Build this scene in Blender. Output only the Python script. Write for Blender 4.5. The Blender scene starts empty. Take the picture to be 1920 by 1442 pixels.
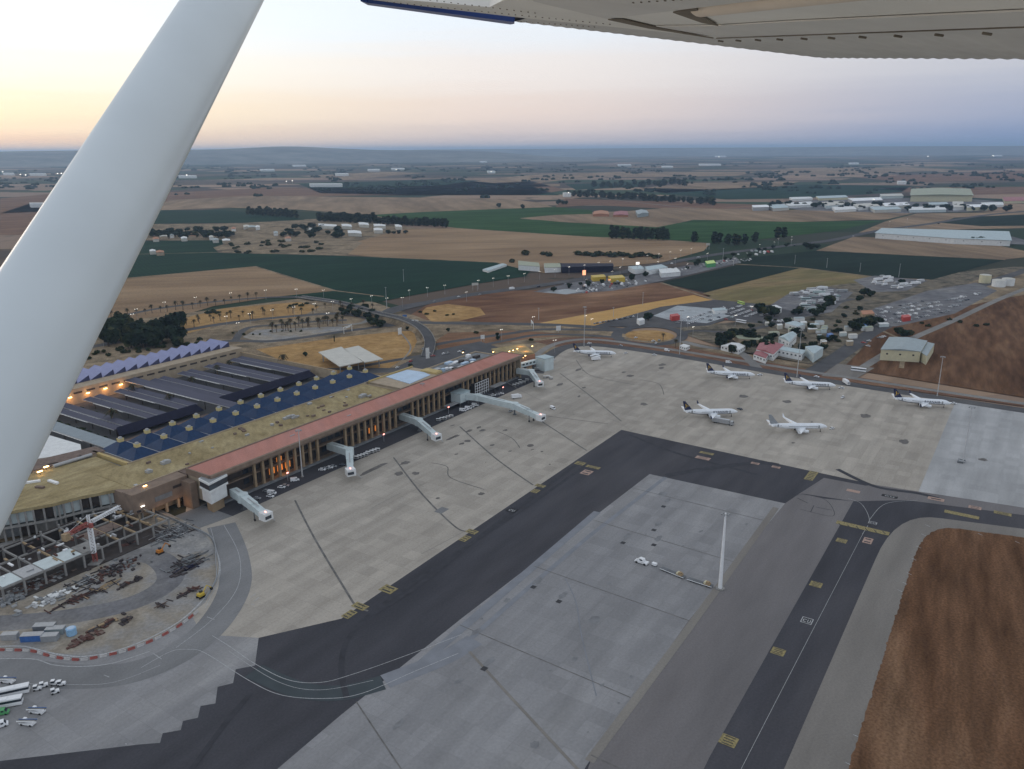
import bpy, bmesh, math, random
from mathutils import Vector, Matrix
from mathutils.noise import noise as pnoise
rnd = random.Random(11)
S = bpy.context.scene
COL = S.collection
# ------------------------------------------------------------------ camera model
W_, H_ = 1920.0, 1442.0
FPX, PIT, ROL, ALT = 1498.0, math.radians(16.4), math.radians(-0.4), 185.0
CAM = Vector((0, 0, ALT))
def ray(px, py):
    x = (px - 960) / FPX; y = (721 - py) / FPX
    c, s = math.cos(ROL), math.sin(ROL)
    x, y = x * c - y * s, x * s + y * c
    return Vector((x, math.cos(PIT) + y * math.sin(PIT), y * math.cos(PIT) - math.sin(PIT)))
def G(px, py, z=0.0):
    d = ray(px, py); t = (z - ALT) / d.z
    return Vector((d.x * t, d.y * t, z))
AX = math.radians(56.5)
UD = Vector((math.cos(AX), math.sin(AX), 0)); VD = Vector((-math.sin(AX), math.cos(AX), 0))
ORG = Vector((-157.9, 394.6, 0))
def Lw(u, v, z=0.0):
    p = ORG + UD * u + VD * v; p.z = z; return p
cd = bpy.data.cameras.new('camera'); cam = bpy.data.objects.new('camera', cd); COL.objects.link(cam)
c, s = math.cos(ROL), math.sin(ROL)
right = Vector((c, s * math.sin(PIT), s * math.cos(PIT)))
up = Vector((-s, c * math.sin(PIT), c * math.cos(PIT)))
fw = Vector((0, math.cos(PIT), -math.sin(PIT)))
M3 = Matrix((right, up, -fw)).transposed()
cam.matrix_world = Matrix.Translation(CAM) @ M3.to_4x4()
cd.sensor_width = 36; cd.lens = 36 * FPX / W_; cd.clip_start = 0.05; cd.clip_end = 150000
S.camera = cam
# ------------------------------------------------------------------ tagging
def tag(o, label=None, cat=None, group=None, kind=None):
    if label: o['label'] = label
    if cat: o['category'] = cat
    if group: o['group'] = group
    if kind: o['kind'] = kind
    return o
ONES = ['zeroth','first','second','third','fourth','fifth','sixth','seventh','eighth','ninth','tenth','eleventh','twelfth','thirteenth','fourteenth','fifteenth','sixteenth','seventeenth','eighteenth','nineteenth']
TENS = ['','','twenty','thirty','forty','fifty','sixty','seventy','eighty','ninety']
def nth(n):
    if n < 20: return ONES[n]
    t, o = divmod(n, 10)
    return (TENS[t][:-1] + 'ieth') if o == 0 else TENS[t] + '-' + ONES[o]
def empty(name, loc=(0,0,0), rz=0.0, label=None, cat=None, group=None):
    o = bpy.data.objects.new(name, None); COL.objects.link(o)
    o.location = loc; o.rotation_euler = (0, 0, rz); o.empty_display_size = 1
    return tag(o, label, cat, group)
def dup(root, loc, rz=0.0, sc=None, label=None, group=None):
    r = root.copy(); COL.objects.link(r); r.location = loc; r.rotation_euler = (0, 0, rz)
    if sc is not None: r.scale = sc if hasattr(sc, '__len__') else (sc, sc, sc)
    if label: r['label'] = label
    if group: r['group'] = group
    for ch in list(root.children):
        cc = ch.copy(); COL.objects.link(cc); cc.parent = r
        for g in list(ch.children):
            d = g.copy(); COL.objects.link(d); d.parent = cc
    return r
# ------------------------------------------------------------------ mesh builder
class MB:
    def __init__(self): self.v = []; self.f = []; self.m = []; self.sm = []
    def add(self, vs, fs, mi=0, smooth=False):
        b = len(self.v); self.v += [tuple(p) for p in vs]
        for f in fs: self.f.append([b + i for i in f]); self.m.append(mi); self.sm.append(smooth)
        return self
    def box(self, c, d, rz=0.0, mi=0):
        cx, cy, cz = c; a, b, h = d[0] / 2, d[1] / 2, d[2] / 2
        co, si = math.cos(rz), math.sin(rz)
        vs = []
        for z in (-h, h):
            for x, y in ((-a, -b), (a, -b), (a, b), (-a, b)):
                vs.append((cx + x * co - y * si, cy + x * si + y * co, cz + z))
        return self.add(vs, [(3,2,1,0),(4,5,6,7),(0,1,5,4),(1,2,6,5),(2,3,7,6),(3,0,4,7)], mi)
    def prism(self, pts, z0, z1, mi=0, top=None):
        n = len(pts)
        a = sum(pts[i][0] * pts[(i+1) % n][1] - pts[(i+1) % n][0] * pts[i][1] for i in range(n))
        if a < 0: pts = pts[::-1]
        vs = [(p[0], p[1], z0) for p in pts] + [(p[0], p[1], z1) for p in pts]
        self.add(vs, [[(i), (i+1) % n, n + (i+1) % n, n + i] for i in range(n)], mi)
        self.add(vs[n:], [list(range(n))], mi if top is None else top)
        return self.add(vs[:n], [list(range(n))[::-1]], mi)
    def tube(self, pts, r, n=8, mi=0, caps=True, smooth=True):
        pts = [Vector(p) for p in pts]; rr = r if hasattr(r, '__len__') else [r] * len(pts)
        vs = []
        for i, p in enumerate(pts):
            t = (pts[min(i+1, len(pts)-1)] - pts[max(i-1, 0)]).normalized()
            a = t.cross(Vector((0,0,1)))
            if a.length < 1e-3: a = t.cross(Vector((1,0,0)))
            a.normalize(); b = t.cross(a)
            for k in range(n):
                th = 2 * math.pi * k / n
                vs.append(p + (a * math.cos(th) + b * math.sin(th)) * rr[i])
        fs = [[i*n+k, i*n+(k+1)%n, (i+1)*n+(k+1)%n, (i+1)*n+k] for i in range(len(pts)-1) for k in range(n)]
        self.add(vs, fs, mi, smooth)
        if caps: self.add(vs[:n], [list(range(n))[::-1]], mi); self.add(vs[-n:], [list(range(n))], mi)
        return self
    def loft(self, rings, mi=0, smooth=True, caps=True):
        n = len(rings[0]); vs = [p for r in rings for p in r]
        self.add(vs, [[i*n+k, i*n+(k+1)%n, (i+1)*n+(k+1)%n, (i+1)*n+k] for i in range(len(rings)-1) for k in range(n)], mi, smooth)
        if caps: self.add(rings[0], [list(range(n))[::-1]], mi); self.add(rings[-1], [list(range(n))], mi)
        return self
    def profile(self, pts, y0, y1, mi=0):      # (x, z) outline extruded along y
        n = len(pts)
        vs = [(x, y0, z) for x, z in pts] + [(x, y1, z) for x, z in pts]
        self.add(vs, [[i, (i+1) % n, n + (i+1) % n, n + i] for i in range(n)], mi)
        self.add(vs[:n], [list(range(n))[::-1]], mi); return self.add(vs[n:], [list(range(n))], mi)
    def build(self, name, mats, parent=None, loc=None, rz=0.0):
        me = bpy.data.meshes.new(name); me.from_pydata(self.v, [], self.f)
        for m in (mats if isinstance(mats, (list, tuple)) else [mats]): me.materials.append(m)
        me.polygons.foreach_set('material_index', self.m); me.polygons.foreach_set('use_smooth', self.sm)
        bm = bmesh.new(); bm.from_mesh(me); bmesh.ops.recalc_face_normals(bm, faces=bm.faces); bm.to_mesh(me); bm.free()
        o = bpy.data.objects.new(name, me); COL.objects.link(o)
        if parent: o.parent = parent
        if loc is not None: o.location = loc
        o.rotation_euler = (0, 0, rz)
        return o
def cat_rom(pts, k=8):
    P = [pts[0]] + list(pts) + [pts[-1]]; out = []
    for i in range(1, len(P) - 2):
        p0, p1, p2, p3 = P[i-1:i+3]
        for j in range(k):
            t = j / k
            out.append(0.5 * ((2*p1) + (p2-p0)*t + (2*p0-5*p1+4*p2-p3)*t*t + (3*p1-p0-3*p2+p3)*t**3))
    out.append(P[-2]); return out
def sheet_w(name, pts, mat, lift):
    bm = bmesh.new(); vs = [bm.verts.new((p[0], p[1], lift)) for p in pts]
    f = bm.faces.new(vs); f.normal_update()
    if f.normal.z < 0: f.normal_flip()
    bmesh.ops.triangulate(bm, faces=bm.faces[:], ngon_method='EAR_CLIP')
    me = bpy.data.meshes.new(name); bm.to_mesh(me); bm.free(); me.materials.append(mat)
    o = bpy.data.objects.new(name, me); COL.objects.link(o); return tag(o, kind='structure')
def sheet(name, px, mat, lift): return sheet_w(name, [G(*p) for p in px], mat, lift)
def rib_mb(mb, pts, w, z, mi=0):
    ws = w if hasattr(w, '__len__') else [w] * len(pts); vs = []
    for i, p in enumerate(pts):
        t = (pts[min(i+1, len(pts)-1)] - pts[max(i-1, 0)]); t.z = 0; t.normalize(); nrm = Vector((-t.y, t.x, 0))
        vs += [(p.x + nrm.x*ws[i]/2, p.y + nrm.y*ws[i]/2, z), (p.x - nrm.x*ws[i]/2, p.y - nrm.y*ws[i]/2, z)]
    return mb.add(vs, [(2*i, 2*i+1, 2*i+3, 2*i+2) for i in range(len(pts)-1)], mi)
def road(name, px, w, mat, lift, k=8):
    pts = cat_rom([G(*p) for p in px], k) if k > 1 else [G(*p) for p in px]
    mb = MB(); rib_mb(mb, pts, w, lift); return tag(mb.build(name, mat), kind='structure')
# ------------------------------------------------------------------ materials
def newmat(name):
    m = bpy.data.materials.new(name); m.use_nodes = True
    nt = m.node_tree; return m, nt.nodes, nt.links, nt.nodes['Principled BSDF']
def rgba(c): return (c[0], c[1], c[2], 1)
def mul(c, k): return tuple(min(1, x * k) for x in c)
def pm(name, col, rough=.7, var=.12, scale=.6, metal=0.0, spec=.3, stretch=(1,1,1)):
    m, N, L, B = newmat(name)
    tc = N.new('ShaderNodeTexCoord'); mp = N.new('ShaderNodeMapping'); mp.inputs['Scale'].default_value = stretch
    nz = N.new('ShaderNodeTexNoise'); nz.inputs['Scale'].default_value = scale; nz.inputs['Detail'].default_value = 4
    rp = N.new('ShaderNodeValToRGB'); rp.color_ramp.elements[0].position = .3; rp.color_ramp.elements[1].position = .7
    rp.color_ramp.elements[0].color = rgba(mul(col, 1 - var)); rp.color_ramp.elements[1].color = rgba(mul(col, 1 + var))
    L.new(tc.outputs['Object'], mp.inputs[0]); L.new(mp.outputs[0], nz.inputs[0]); L.new(nz.outputs['Fac'], rp.inputs[0]); L.new(rp.outputs[0], B.inputs['Base Color'])
    B.inputs['Roughness'].default_value = rough; B.inputs['Metallic'].default_value = metal; B.inputs['Specular IOR Level'].default_value = spec
    return m
def em(name, col, st, sample=False):
    m, N, L, B = newmat(name)
    nz = N.new('ShaderNodeTexNoise'); nz.inputs['Scale'].default_value = 1.5
    rp = N.new('ShaderNodeValToRGB'); rp.color_ramp.elements[0].color = rgba(mul(col, .75)); rp.color_ramp.elements[1].color = rgba(col)
    L.new(nz.outputs['Fac'], rp.inputs[0]); L.new(rp.outputs[0], B.inputs['Emission Color'])
    B.inputs['Base Color'].default_value = rgba(mul(col, .5)); B.inputs['Emission Strength'].default_value = st
    if not sample: m.cycles.emission_sampling = 'NONE'
    return m
def gm(name, cols, scale=.02, rot=56.5, stretch=(1,1), fine=(1.2, .18), slab=None, stripe=None, mid=(.15, .15), rough=.95, spec=.03):
    """ground: large patches ramped through cols, times medium and fine mottling, optional slab joints / furrows"""
    m, N, L, B = newmat(name)
    tc = N.new('ShaderNodeTexCoord'); mp = N.new('ShaderNodeMapping')
    mp.inputs['Rotation'].default_value = (0, 0, -math.radians(rot)); L.new(tc.outputs['Object'], mp.inputs[0])
    m2 = N.new('ShaderNodeMapping'); m2.inputs['Scale'].default_value = (stretch[0], stretch[1], 1); L.new(mp.outputs[0], m2.inputs[0])
    nz = N.new('ShaderNodeTexNoise'); nz.inputs['Scale'].default_value = scale; nz.inputs['Detail'].default_value = 6; nz.inputs['Roughness'].default_value = .6
    L.new(m2.outputs[0], nz.inputs[0])
    rp = N.new('ShaderNodeValToRGB'); el = rp.color_ramp.elements
    n = len(cols)
    for i, cc in enumerate(cols):
        p = .32 + .36 * i / max(1, n - 1)
        e = el[i] if i < 2 else el.new(p)
        e.position = p; e.color = rgba(cc)
    L.new(nz.outputs['Fac'], rp.inputs[0]); out = rp.outputs[0]
    def times(src, lo, hi):
        nonlocal out
        mr = N.new('ShaderNodeMapRange'); mr.inputs['From Min'].default_value = .3; mr.inputs['From Max'].default_value = .7
        mr.inputs['To Min'].default_value = lo; mr.inputs['To Max'].default_value = hi
        L.new(src, mr.inputs['Value'])
        mx = N.new('ShaderNodeVectorMath'); mx.operation = 'SCALE'; L.new(out, mx.inputs[0]); L.new(mr.outputs[0], mx.inputs['Scale']); out = mx.outputs[0]
    for sc, am in (mid, fine):
        q = N.new('ShaderNodeTexNoise'); q.inputs['Scale'].default_value = sc; q.inputs['Detail'].default_value = 3
        L.new(m2.outputs[0] if sc == mid[0] else mp.outputs[0], q.inputs[0]); times(q.outputs['Fac'], 1 - am, 1 + am)
    if slab:
        br = N.new('ShaderNodeTexBrick'); br.offset = 0; br.squash = 1
        br.inputs['Color1'].default_value = (.3,.3,.3,1); br.inputs['Color2'].default_value = (.7,.7,.7,1); br.inputs['Mortar'].default_value = (0,0,0,1)
        br.inputs['Scale'].default_value = 1; br.inputs['Brick Width'].default_value = slab[0]; br.inputs['Row Height'].default_value = slab[0]
        br.inputs['Mortar Size'].default_value = slab[1]; br.inputs['Bias'].default_value = 0
        L.new(mp.outputs[0], br.inputs['Vector'])
        times(br.outputs['Color'], 1 - slab[2], 1 + slab[2])
    if stripe:
        wv = N.new('ShaderNodeTexWave'); wv.inputs['Scale'].default_value = .314 / stripe[0] ; wv.inputs['Distortion'].default_value = 1.5; wv.inputs['Detail'].default_value = 2
        m3 = N.new('ShaderNodeMapping'); m3.inputs['Rotation'].default_value = (0, 0, -math.radians(stripe[1])); L.new(tc.outputs['Object'], m3.inputs[0])
        L.new(m3.outputs[0], wv.inputs[0]); times(wv.outputs['Fac'], 1 - stripe[2], 1 + stripe[2])
    L.new(out, B.inputs['Base Color'])
    B.inputs['Roughness'].default_value = rough; B.inputs['Specular IOR Level'].default_value = spec
    return m
MT = {}
MT['concrete'] = gm('apron concrete', [(.345,.316,.278),(.40,.367,.322),(.445,.41,.362)], .014, 56.5, (.2,2.0), (.9,.08), (7.5,.11,.09), None, (.06,.12))
MT['concrete_new'] = gm('pale concrete', [(.35,.355,.36),(.40,.405,.41),(.45,.455,.46)], .02, 56.5, (.25,2), (.9,.06), (7.5,.08,.06), None, (.06,.12))
MT['concrete_blue'] = gm('grey concrete', [(.242,.243,.252),(.278,.278,.285),(.315,.312,.312)], .013, 56.5, (.22,1.9), (.9,.07), (7.5,.10,.075), None, (.06,.12))
MT['asphalt'] = gm('dark asphalt', [(.06,.061,.07),(.074,.074,.084),(.09,.088,.096)], .012, 56.5, (.3,1.5), (1.2,.10), None, None, (.06,.14))
MT['asphalt_mid'] = gm('worn asphalt', [(.165,.158,.16),(.19,.18,.182),(.21,.20,.198)], .014, 56.5, (.3,1.6), (1.2,.08), None, None, (.06,.10))
MT['shoulder'] = gm('taxiway shoulder', [(.195,.182,.168),(.23,.215,.198),(.26,.245,.222)], .02, 56.5, (.3,1.6), (1.2,.08), None, None, (.06,.10))
MT['asphalt_blue'] = gm('patched asphalt', [(.20,.203,.208),(.225,.227,.232),(.25,.25,.252)], .02, 56.5, (.6,1.2), (1.2,.08), None, None, (.06,.12))
MT['drygrass'] = gm('dry grass', [(.085,.045,.027),(.125,.067,.038),(.155,.086,.05),(.21,.125,.075)], .02, 62, (.28,1.8), (1.0,.28), None, None, (.10,.3))
MT['redfield'] = gm('red brown field', [(.12,.06,.038),(.17,.09,.055),(.22,.125,.075),(.30,.18,.11)], .010, 20, (.5,1.5), (.6,.2), None, None, (.05,.22))
MT['brownfield'] = gm('brown stubble', [(.15,.085,.06),(.19,.11,.075),(.25,.155,.10)], .009, 20, (.4,2), (.7,.2), None, (5,25,.08), (.06,.18))
MT['tan'] = gm('tan stubble', [(.23,.155,.095),(.30,.205,.125),(.37,.26,.16)], .004, 10, (.4,2), (.3,.12), None, None, (.02,.14))
MT['tan2'] = gm('tan stubble far', [(.20,.145,.10),(.27,.195,.13),(.34,.245,.165)], .003, 100, (.4,2), (.2,.10), None, (14,115,.09), (.012,.14))
MT['gold'] = gm('golden stubble', [(.47,.28,.10),(.52,.32,.125),(.56,.36,.15)], .02, 20, (.5,1.5), (.8,.10), None, None, (.1,.08))
MT['golddry'] = gm('golden dry grass', [(.30,.18,.075),(.38,.235,.10),(.45,.29,.13)], .03, 20, (1,1), (.8,.15), None, None, (.12,.15))
MT['green'] = gm('dark green crop', [(.010,.032,.022),(.013,.040,.026),(.019,.052,.032)], .006, 30, (.5,2), (.4,.10), None, (7,32,.08), (.03,.12))
MT['green2'] = gm('green crop', [(.022,.058,.018),(.03,.078,.024),(.045,.098,.032)], .005, 10, (.5,2), (.3,.12), None, (9,14,.08), (.02,.15))
MT['darkgreen'] = gm('blackish green crop', [(.012,.022,.017),(.016,.03,.022),(.022,.038,.027)], .006, 30, (.5,2), (.4,.12), None, (7,70,.10), (.03,.15))
MT['olive'] = gm('olive grass', [(.15,.135,.06),(.20,.165,.08),(.28,.20,.11)], .008, 30, (.5,2), (.5,.15), None, None, (.04,.2))
MT['bounce'] = gm('pale dry infield grass', [(.42,.37,.30),(.48,.43,.35),(.54,.48,.40)], .01, 56.5, (.5,1.6), (.8,.15), None, None, (.08,.15))  # kept pale to throw light up under the wing
MT['dirt'] = gm('pale dirt', [(.27,.235,.19),(.33,.295,.245),(.26,.26,.262),(.33,.32,.30)], .03, 10, (1,1), (.7,.15), None, None, (.12,.18))
MT['scrub'] = gm('scrubby earth', [(.10,.085,.06),(.20,.155,.105),(.30,.235,.16),(.14,.115,.08)], .02, 0, (1,1), (.6,.25), None, None, (.1,.25))
MT['scrubdark'] = gm('grey scrub ground', [(.075,.07,.058),(.13,.115,.09),(.20,.17,.125),(.12,.115,.105)], .03, 0, (1,1), (.6,.25), None, None, (.12,.3))
MT['yard'] = gm('grey yard', [(.13,.13,.14),(.18,.18,.19),(.24,.235,.23)], .02, 30, (1,1), (.6,.15), None, None, (.1,.2))
MT['yardpale'] = gm('pale yard', [(.36,.39,.41),(.42,.45,.47),(.30,.33,.35)], .03, 30, (1,1), (.6,.1), None, None, (.1,.12))
MT['road'] = gm('road asphalt', [(.085,.085,.09),(.105,.105,.11),(.125,.122,.122)], .02, 30, (1,1), (.8,.1), None, None, (.1,.1))
MT['roadpale'] = gm('pale road', [(.20,.195,.19),(.24,.235,.225),(.28,.27,.255)], .02, 30, (1,1), (.8,.1), None, None, (.1,.1))
MT['white'] = pm('white paint', (.84,.86,.88), .35, .06, .5, spec=.5)
MT['wall_white'] = pm('white wall', (.74,.76,.76), .7, .08, .3)
MT['cream'] = pm('cream wall', (.62,.58,.40), .75, .08, .3)
MT['beige'] = pm('beige stone', (.40,.325,.235), .8, .12, .25)
MT['yellowwall'] = pm('yellow render', (.50,.385,.17), .8, .12, .25)
MT['ochre'] = gm('ochre roof gravel', [(.27,.215,.115),(.345,.28,.155),(.39,.325,.19)], .05, 56.5, (.6,1.5), (.8,.14), None, None, (.2,.14))
MT['pink'] = gm('terracotta pink roof', [(.44,.205,.165),(.475,.228,.186),(.47,.24,.205)], .03, 56.5, (.3,2), (.8,.06), (6,.05,.03), None, (.1,.07))
MT['gutter'] = pm('brown gutter', (.17,.125,.105), .85, .25, .4)
MT['cornice'] = pm('brown cornice stone', (.22,.165,.125), .85, .15, .3)
MT['column'] = pm('column stone', (.36,.265,.17), .8, .15, .3)
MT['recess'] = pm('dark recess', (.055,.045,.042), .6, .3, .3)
MT['bluetile'] = gm('blue glazed tile', [(.006,.028,.085),(.008,.035,.10),(.012,.043,.115)], .3, 56.5, (1,1), (2,.12), None, None, (.6,.1), .5, .22)
MT['brownwall'] = pm('brown stone wall', (.235,.175,.135), .85, .15, .25)
MT['navytile'] = pm('navy roof', (.012,.013,.034), .75, .2, .4, spec=.2)
MT['lantern'] = pm('yellow lantern', (.62,.52,.25), .7, .1, .8)
MT['lantern_top'] = pm('lantern glass', (.30,.31,.32), .3, .2, .8, spec=.5)
MT['canopy'] = pm('slate blue canopy sheet', (.075,.078,.118), .65, .14, .25, .1, .2, (1,.1,1))
MT['canopy_pale'] = pm('pale blue canopy sheet', (.17,.22,.26), .4, .1, .25, .2, .5)
MT['sawtooth'] = pm('lilac skylight glass', (.20,.225,.42), .25, .1, .2, .2, .6)
MT['sawdark'] = pm('shaded skylight end', (.05,.055,.12), .5, .15, .3)  # end faces coloured darker for the shade on the side away from sunset
MT['flatwhite'] = pm('off white canopy', (.55,.54,.49), .6, .07, .15)
MT['bluewhite'] = pm('pale blue membrane', (.46,.60,.76), .5, .08, .15)
MT['bridge'] = pm('pale teal panel', (.56,.64,.65), .5, .08, .3)
MT['bridge_dark'] = pm('grey bridge steel', (.13,.14,.15), .6, .2, .5)
MT['glass'] = pm('dark glass', (.03,.04,.055), .1, .2, .5, spec=.8)
MT['steel'] = pm('galvanised steel', (.42,.43,.44), .5, .1, 1, .3)
MT['mast'] = pm('pale mast paint', (.50,.51,.52), .5, .1, .5)
MT['dark'] = pm('black rubber', (.022,.022,.024), .8, .2, 2)
MT['navy'] = pm('navy paint', (.012,.018,.065), .35, .15, .5, spec=.5)
MT['gold_logo'] = pm('golden yellow paint', (.62,.40,.06), .4, .08, 1)
MT['greypaint'] = pm('grey paint', (.30,.32,.34), .4, .1, .5)
MT['jet_white'] = pm('aircraft white', (.82,.86,.90), .3, .05, .3, spec=.5)
MT['engine_metal'] = pm('engine lip metal', (.5,.5,.5), .3, .1, 2, .8)
MT['barrier_red'] = pm('dusty red plastic', (.34,.10,.085), .7, .2, 1)
MT['barrier_white'] = pm('dusty white plastic', (.50,.49,.48), .7, .15, 1)
MT['redpaint'] = pm('red paint', (.48,.06,.05), .5, .15, 1)
MT['orangepaint'] = pm('orange paint', (.55,.20,.03), .5, .15, 1)
MT['yellowpaint'] = pm('yellow paint', (.58,.42,.06), .5, .15, 1)
MT['bluepaint'] = pm('blue paint', (.06,.16,.42), .5, .15, 1)
MT['skyblue'] = pm('sky blue tank', (.30,.52,.75), .5, .1, 1)
MT['greenpaint'] = pm('green paint', (.10,.36,.14), .5, .15, 1)
MT['limepaint'] = pm('lime paint', (.55,.75,.20), .5, .1, 1)
MT['rawconcrete'] = pm('raw concrete', (.27,.265,.255), .9, .2, .3)
MT['greyconcrete'] = pm('grey cast concrete', (.20,.21,.22), .9, .2, .3)
MT['rust'] = pm('rusty steel', (.11,.055,.045), .8, .3, .8)
MT['darkpile'] = pm('dark debris', (.06,.05,.052), .9, .4, .8)
MT['timber'] = pm('timber', (.36,.265,.16), .8, .2, .6)
MT['redroof'] = pm('dusty red roof', (.36,.14,.15), .7, .12, .4)
MT['orangeroof'] = pm('orange tile', (.45,.22,.13), .8, .15, .4)
MT['roofgrey'] = pm('ribbed grey roof', (.30,.36,.38), .5, .1, .3, .1)
MT['roofblue'] = pm('pale blue roof', (.40,.50,.53), .5, .1, .3)
MT['roofgreen'] = pm('sage roof', (.33,.36,.26), .6, .1, .2)
MT['bark'] = pm('bark', (.085,.06,.042), .9, .3, 2)
MT['palmtrunk'] = pm('palm trunk', (.17,.13,.095), .9, .25, 2)
LF = {}
for k, cc in (('a', (.026,.040,.020)), ('b', (.017,.030,.020)), ('c', (.066,.072,.030)), ('p', (.06,.065,.04)), ('q', (.075,.055,.035))):
    LF[k] = pm('leaves ' + k, cc, .9, .55, .35, 0, .04)
E_WHITE = em('lamp white', (1,.95,.86), 5)
E_WARM = em('lamp warm', (1,.62,.22), 12)
E_RED = em('lamp red', (1,.30,.25), 5)
E_ORANGE = em('lit orange window', (1,.32,.06), .5)
E_STRIP = em('tube light', (.9,.95,1), .7)
E_SIGN = em('lit sign', (1,.42,.22), 1.6)
E_SIGNW = em('lit white sign', (1,.97,.9), 1.2)
P_YEL = pm('yellow marking paint', (.27,.225,.105), .8, .4, 1.2)
P_RED = pm('faded red marking paint', (.40,.28,.23), .8, .2, 1.2)
P_WHT = pm('worn white marking paint', (.42,.43,.44), .8, .3, 1.5)
P_BLK = pm('black marking', (.05,.05,.055), .9, .25, .4)
P_TRK = pm('rubber streak', (.155,.15,.145), .95, .35, .25)
P_LANE = pm('dark lane tint', (.058,.072,.08), .95, .12, .15)
P_TRKD = pm('rubber streak on asphalt', (.046,.047,.056), .95, .2, .25)
P_TRKB = pm('faint lane tint', (.222,.235,.262), .95, .12, .15)
# ------------------------------------------------------------------ sky, air, light
SAZ = math.radians(-52); SEL = math.radians(3.0)
world = bpy.data.worlds.new('World'); S.world = world; world.use_nodes = True
N, L = world.node_tree.nodes, world.node_tree.links
bg = N['Background']
tc = N.new('ShaderNodeTexCoord'); sx = N.new('ShaderNodeSeparateXYZ'); L.new(tc.outputs['Generated'], sx.inputs[0])
fl = N.new('ShaderNodeVectorMath'); fl.operation = 'MULTIPLY'; fl.inputs[1].default_value = (1, 1, 0); L.new(tc.outputs['Generated'], fl.inputs[0])
nm = N.new('ShaderNodeVectorMath'); nm.operation = 'NORMALIZE'; L.new(fl.outputs[0], nm.inputs[0])
dt = N.new('ShaderNodeVectorMath'); dt.operation = 'DOT_PRODUCT'; dt.inputs[1].default_value = (math.sin(SAZ), math.cos(SAZ), 0); L.new(nm.outputs[0], dt.inputs[0])
# thin stretched cloud streaks low over the sunset shift the elevation a little
mpn = N.new('ShaderNodeMapping'); mpn.inputs['Scale'].default_value = (3, 3, 60); L.new(tc.outputs['Generated'], mpn.inputs[0])
nz = N.new('ShaderNodeTexNoise'); nz.inputs['Scale'].default_value = 1.6; nz.inputs['Detail'].default_value = 5; L.new(mpn.outputs[0], nz.inputs[0])
sh = N.new('ShaderNodeMapRange'); sh.inputs['From Min'].default_value = .3; sh.inputs['From Max'].default_value = .7; sh.inputs['To Min'].default_value = -.006; sh.inputs['To Max'].default_value = .006
L.new(nz.outputs['Fac'], sh.inputs['Value'])
ad = N.new('ShaderNodeMath'); ad.operation = 'ADD'; L.new(sx.outputs['Z'], ad.inputs[0]); L.new(sh.outputs[0], ad.inputs[1])
def ramp(stops):
    r = N.new('ShaderNodeValToRGB'); e = r.color_ramp.elements; r.color_ramp.interpolation = 'EASE'
    for i, (p, cc) in enumerate(stops):
        q = e[i] if i < 2 else e.new(p)
        q.position = p; q.color = rgba(cc)
    L.new(ad.outputs[0], r.inputs[0]); return r.outputs[0]
ZEN = [(.36, (.60,.63,.68)), (1.0, (.44,.47,.52))]
r_sun = ramp([(0, (.86,.66,.50)), (.04, (.96,.84,.63)), (.085, (.97,.94,.85)), (.135, (.88,.95,1.0))] + ZEN)
r_mid = ramp([(0, (.56,.51,.53)), (.045, (.76,.65,.61)), (.09, (.80,.75,.74)), (.14, (.75,.81,.89))] + ZEN)
r_far = ramp([(0, (.19,.28,.47)), (.045, (.33,.38,.52)), (.09, (.48,.50,.58)), (.14, (.55,.59,.68))] + ZEN)
def mrange(a, b):
    m = N.new('ShaderNodeMapRange'); m.inputs['From Min'].default_value = a; m.inputs['From Max'].default_value = b; m.clamp = True
    m.interpolation_type = 'SMOOTHSTEP'
    L.new(dt.outputs['Value'], m.inputs['Value']); return m.outputs[0]
def mixc(f, a, b):
    m = N.new('ShaderNodeMix'); m.data_type = 'RGBA'; L.new(f, m.inputs['Factor']); L.new(a, m.inputs['A']); L.new(b, m.inputs['B']); return m.outputs['Result']
grad = mixc(mrange(.60, 1.0), mixc(mrange(.05, .68), r_far, r_mid), r_sun)
sky = N.new('ShaderNodeTexSky'); sky.sky_type = 'NISHITA'; sky.sun_disc = False; sky.sun_elevation = SEL; sky.sun_rotation = SAZ
k1 = N.new('ShaderNodeVectorMath'); k1.operation = 'SCALE'; k1.inputs['Scale'].default_value = .02; L.new(sky.outputs[0], k1.inputs[0])
ks = N.new('ShaderNodeVectorMath'); ks.operation = 'ADD'; L.new(grad, ks.inputs[0]); L.new(k1.outputs[0], ks.inputs[1])
L.new(ks.outputs[0], bg.inputs['Color']); bg.inputs['Strength'].default_value = 1.0
sl = bpy.data.lights.new('sun', 'SUN'); sl.energy = .5; sl.angle = math.radians(25); sl.color = (1, .84, .66)
so = bpy.data.objects.new('sun', sl); COL.objects.link(so)
sd = Vector((math.sin(SAZ) * math.cos(SEL), math.cos(SAZ) * math.cos(SEL), math.sin(SEL)))
so.rotation_euler = sd.to_track_quat('Z', 'Y').to_euler(); so.location = (-300, 300, 260)
S.view_settings.view_transform = 'Standard'; S.view_settings.look = 'None'; S.view_settings.exposure = 0.14; S.view_settings.gamma = 1
S.cycles.use_denoising = True; S.cycles.max_bounces = 5; S.cycles.diffuse_bounces = 2; S.cycles.volume_bounces = 2; S.cycles.transparent_max_bounces = 8
HZ = 60000
mb = MB(); mb.box((0, 0, 159), (2*HZ+400, 2*HZ+400, 320))
hm, hn, hl, hb = newmat('thin evening air'); hn.remove(hb)
pv = hn.new('ShaderNodeVolumePrincipled'); pv.inputs['Color'].default_value = (.50, .71, 1.0, 1); pv.inputs['Density'].default_value = 5e-5; pv.inputs['Anisotropy'].default_value = .55
hl.new(pv.outputs[0], hn['Material Output'].inputs['Volume'])
tag(mb.build('haze', hm), kind='stuff')
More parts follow.
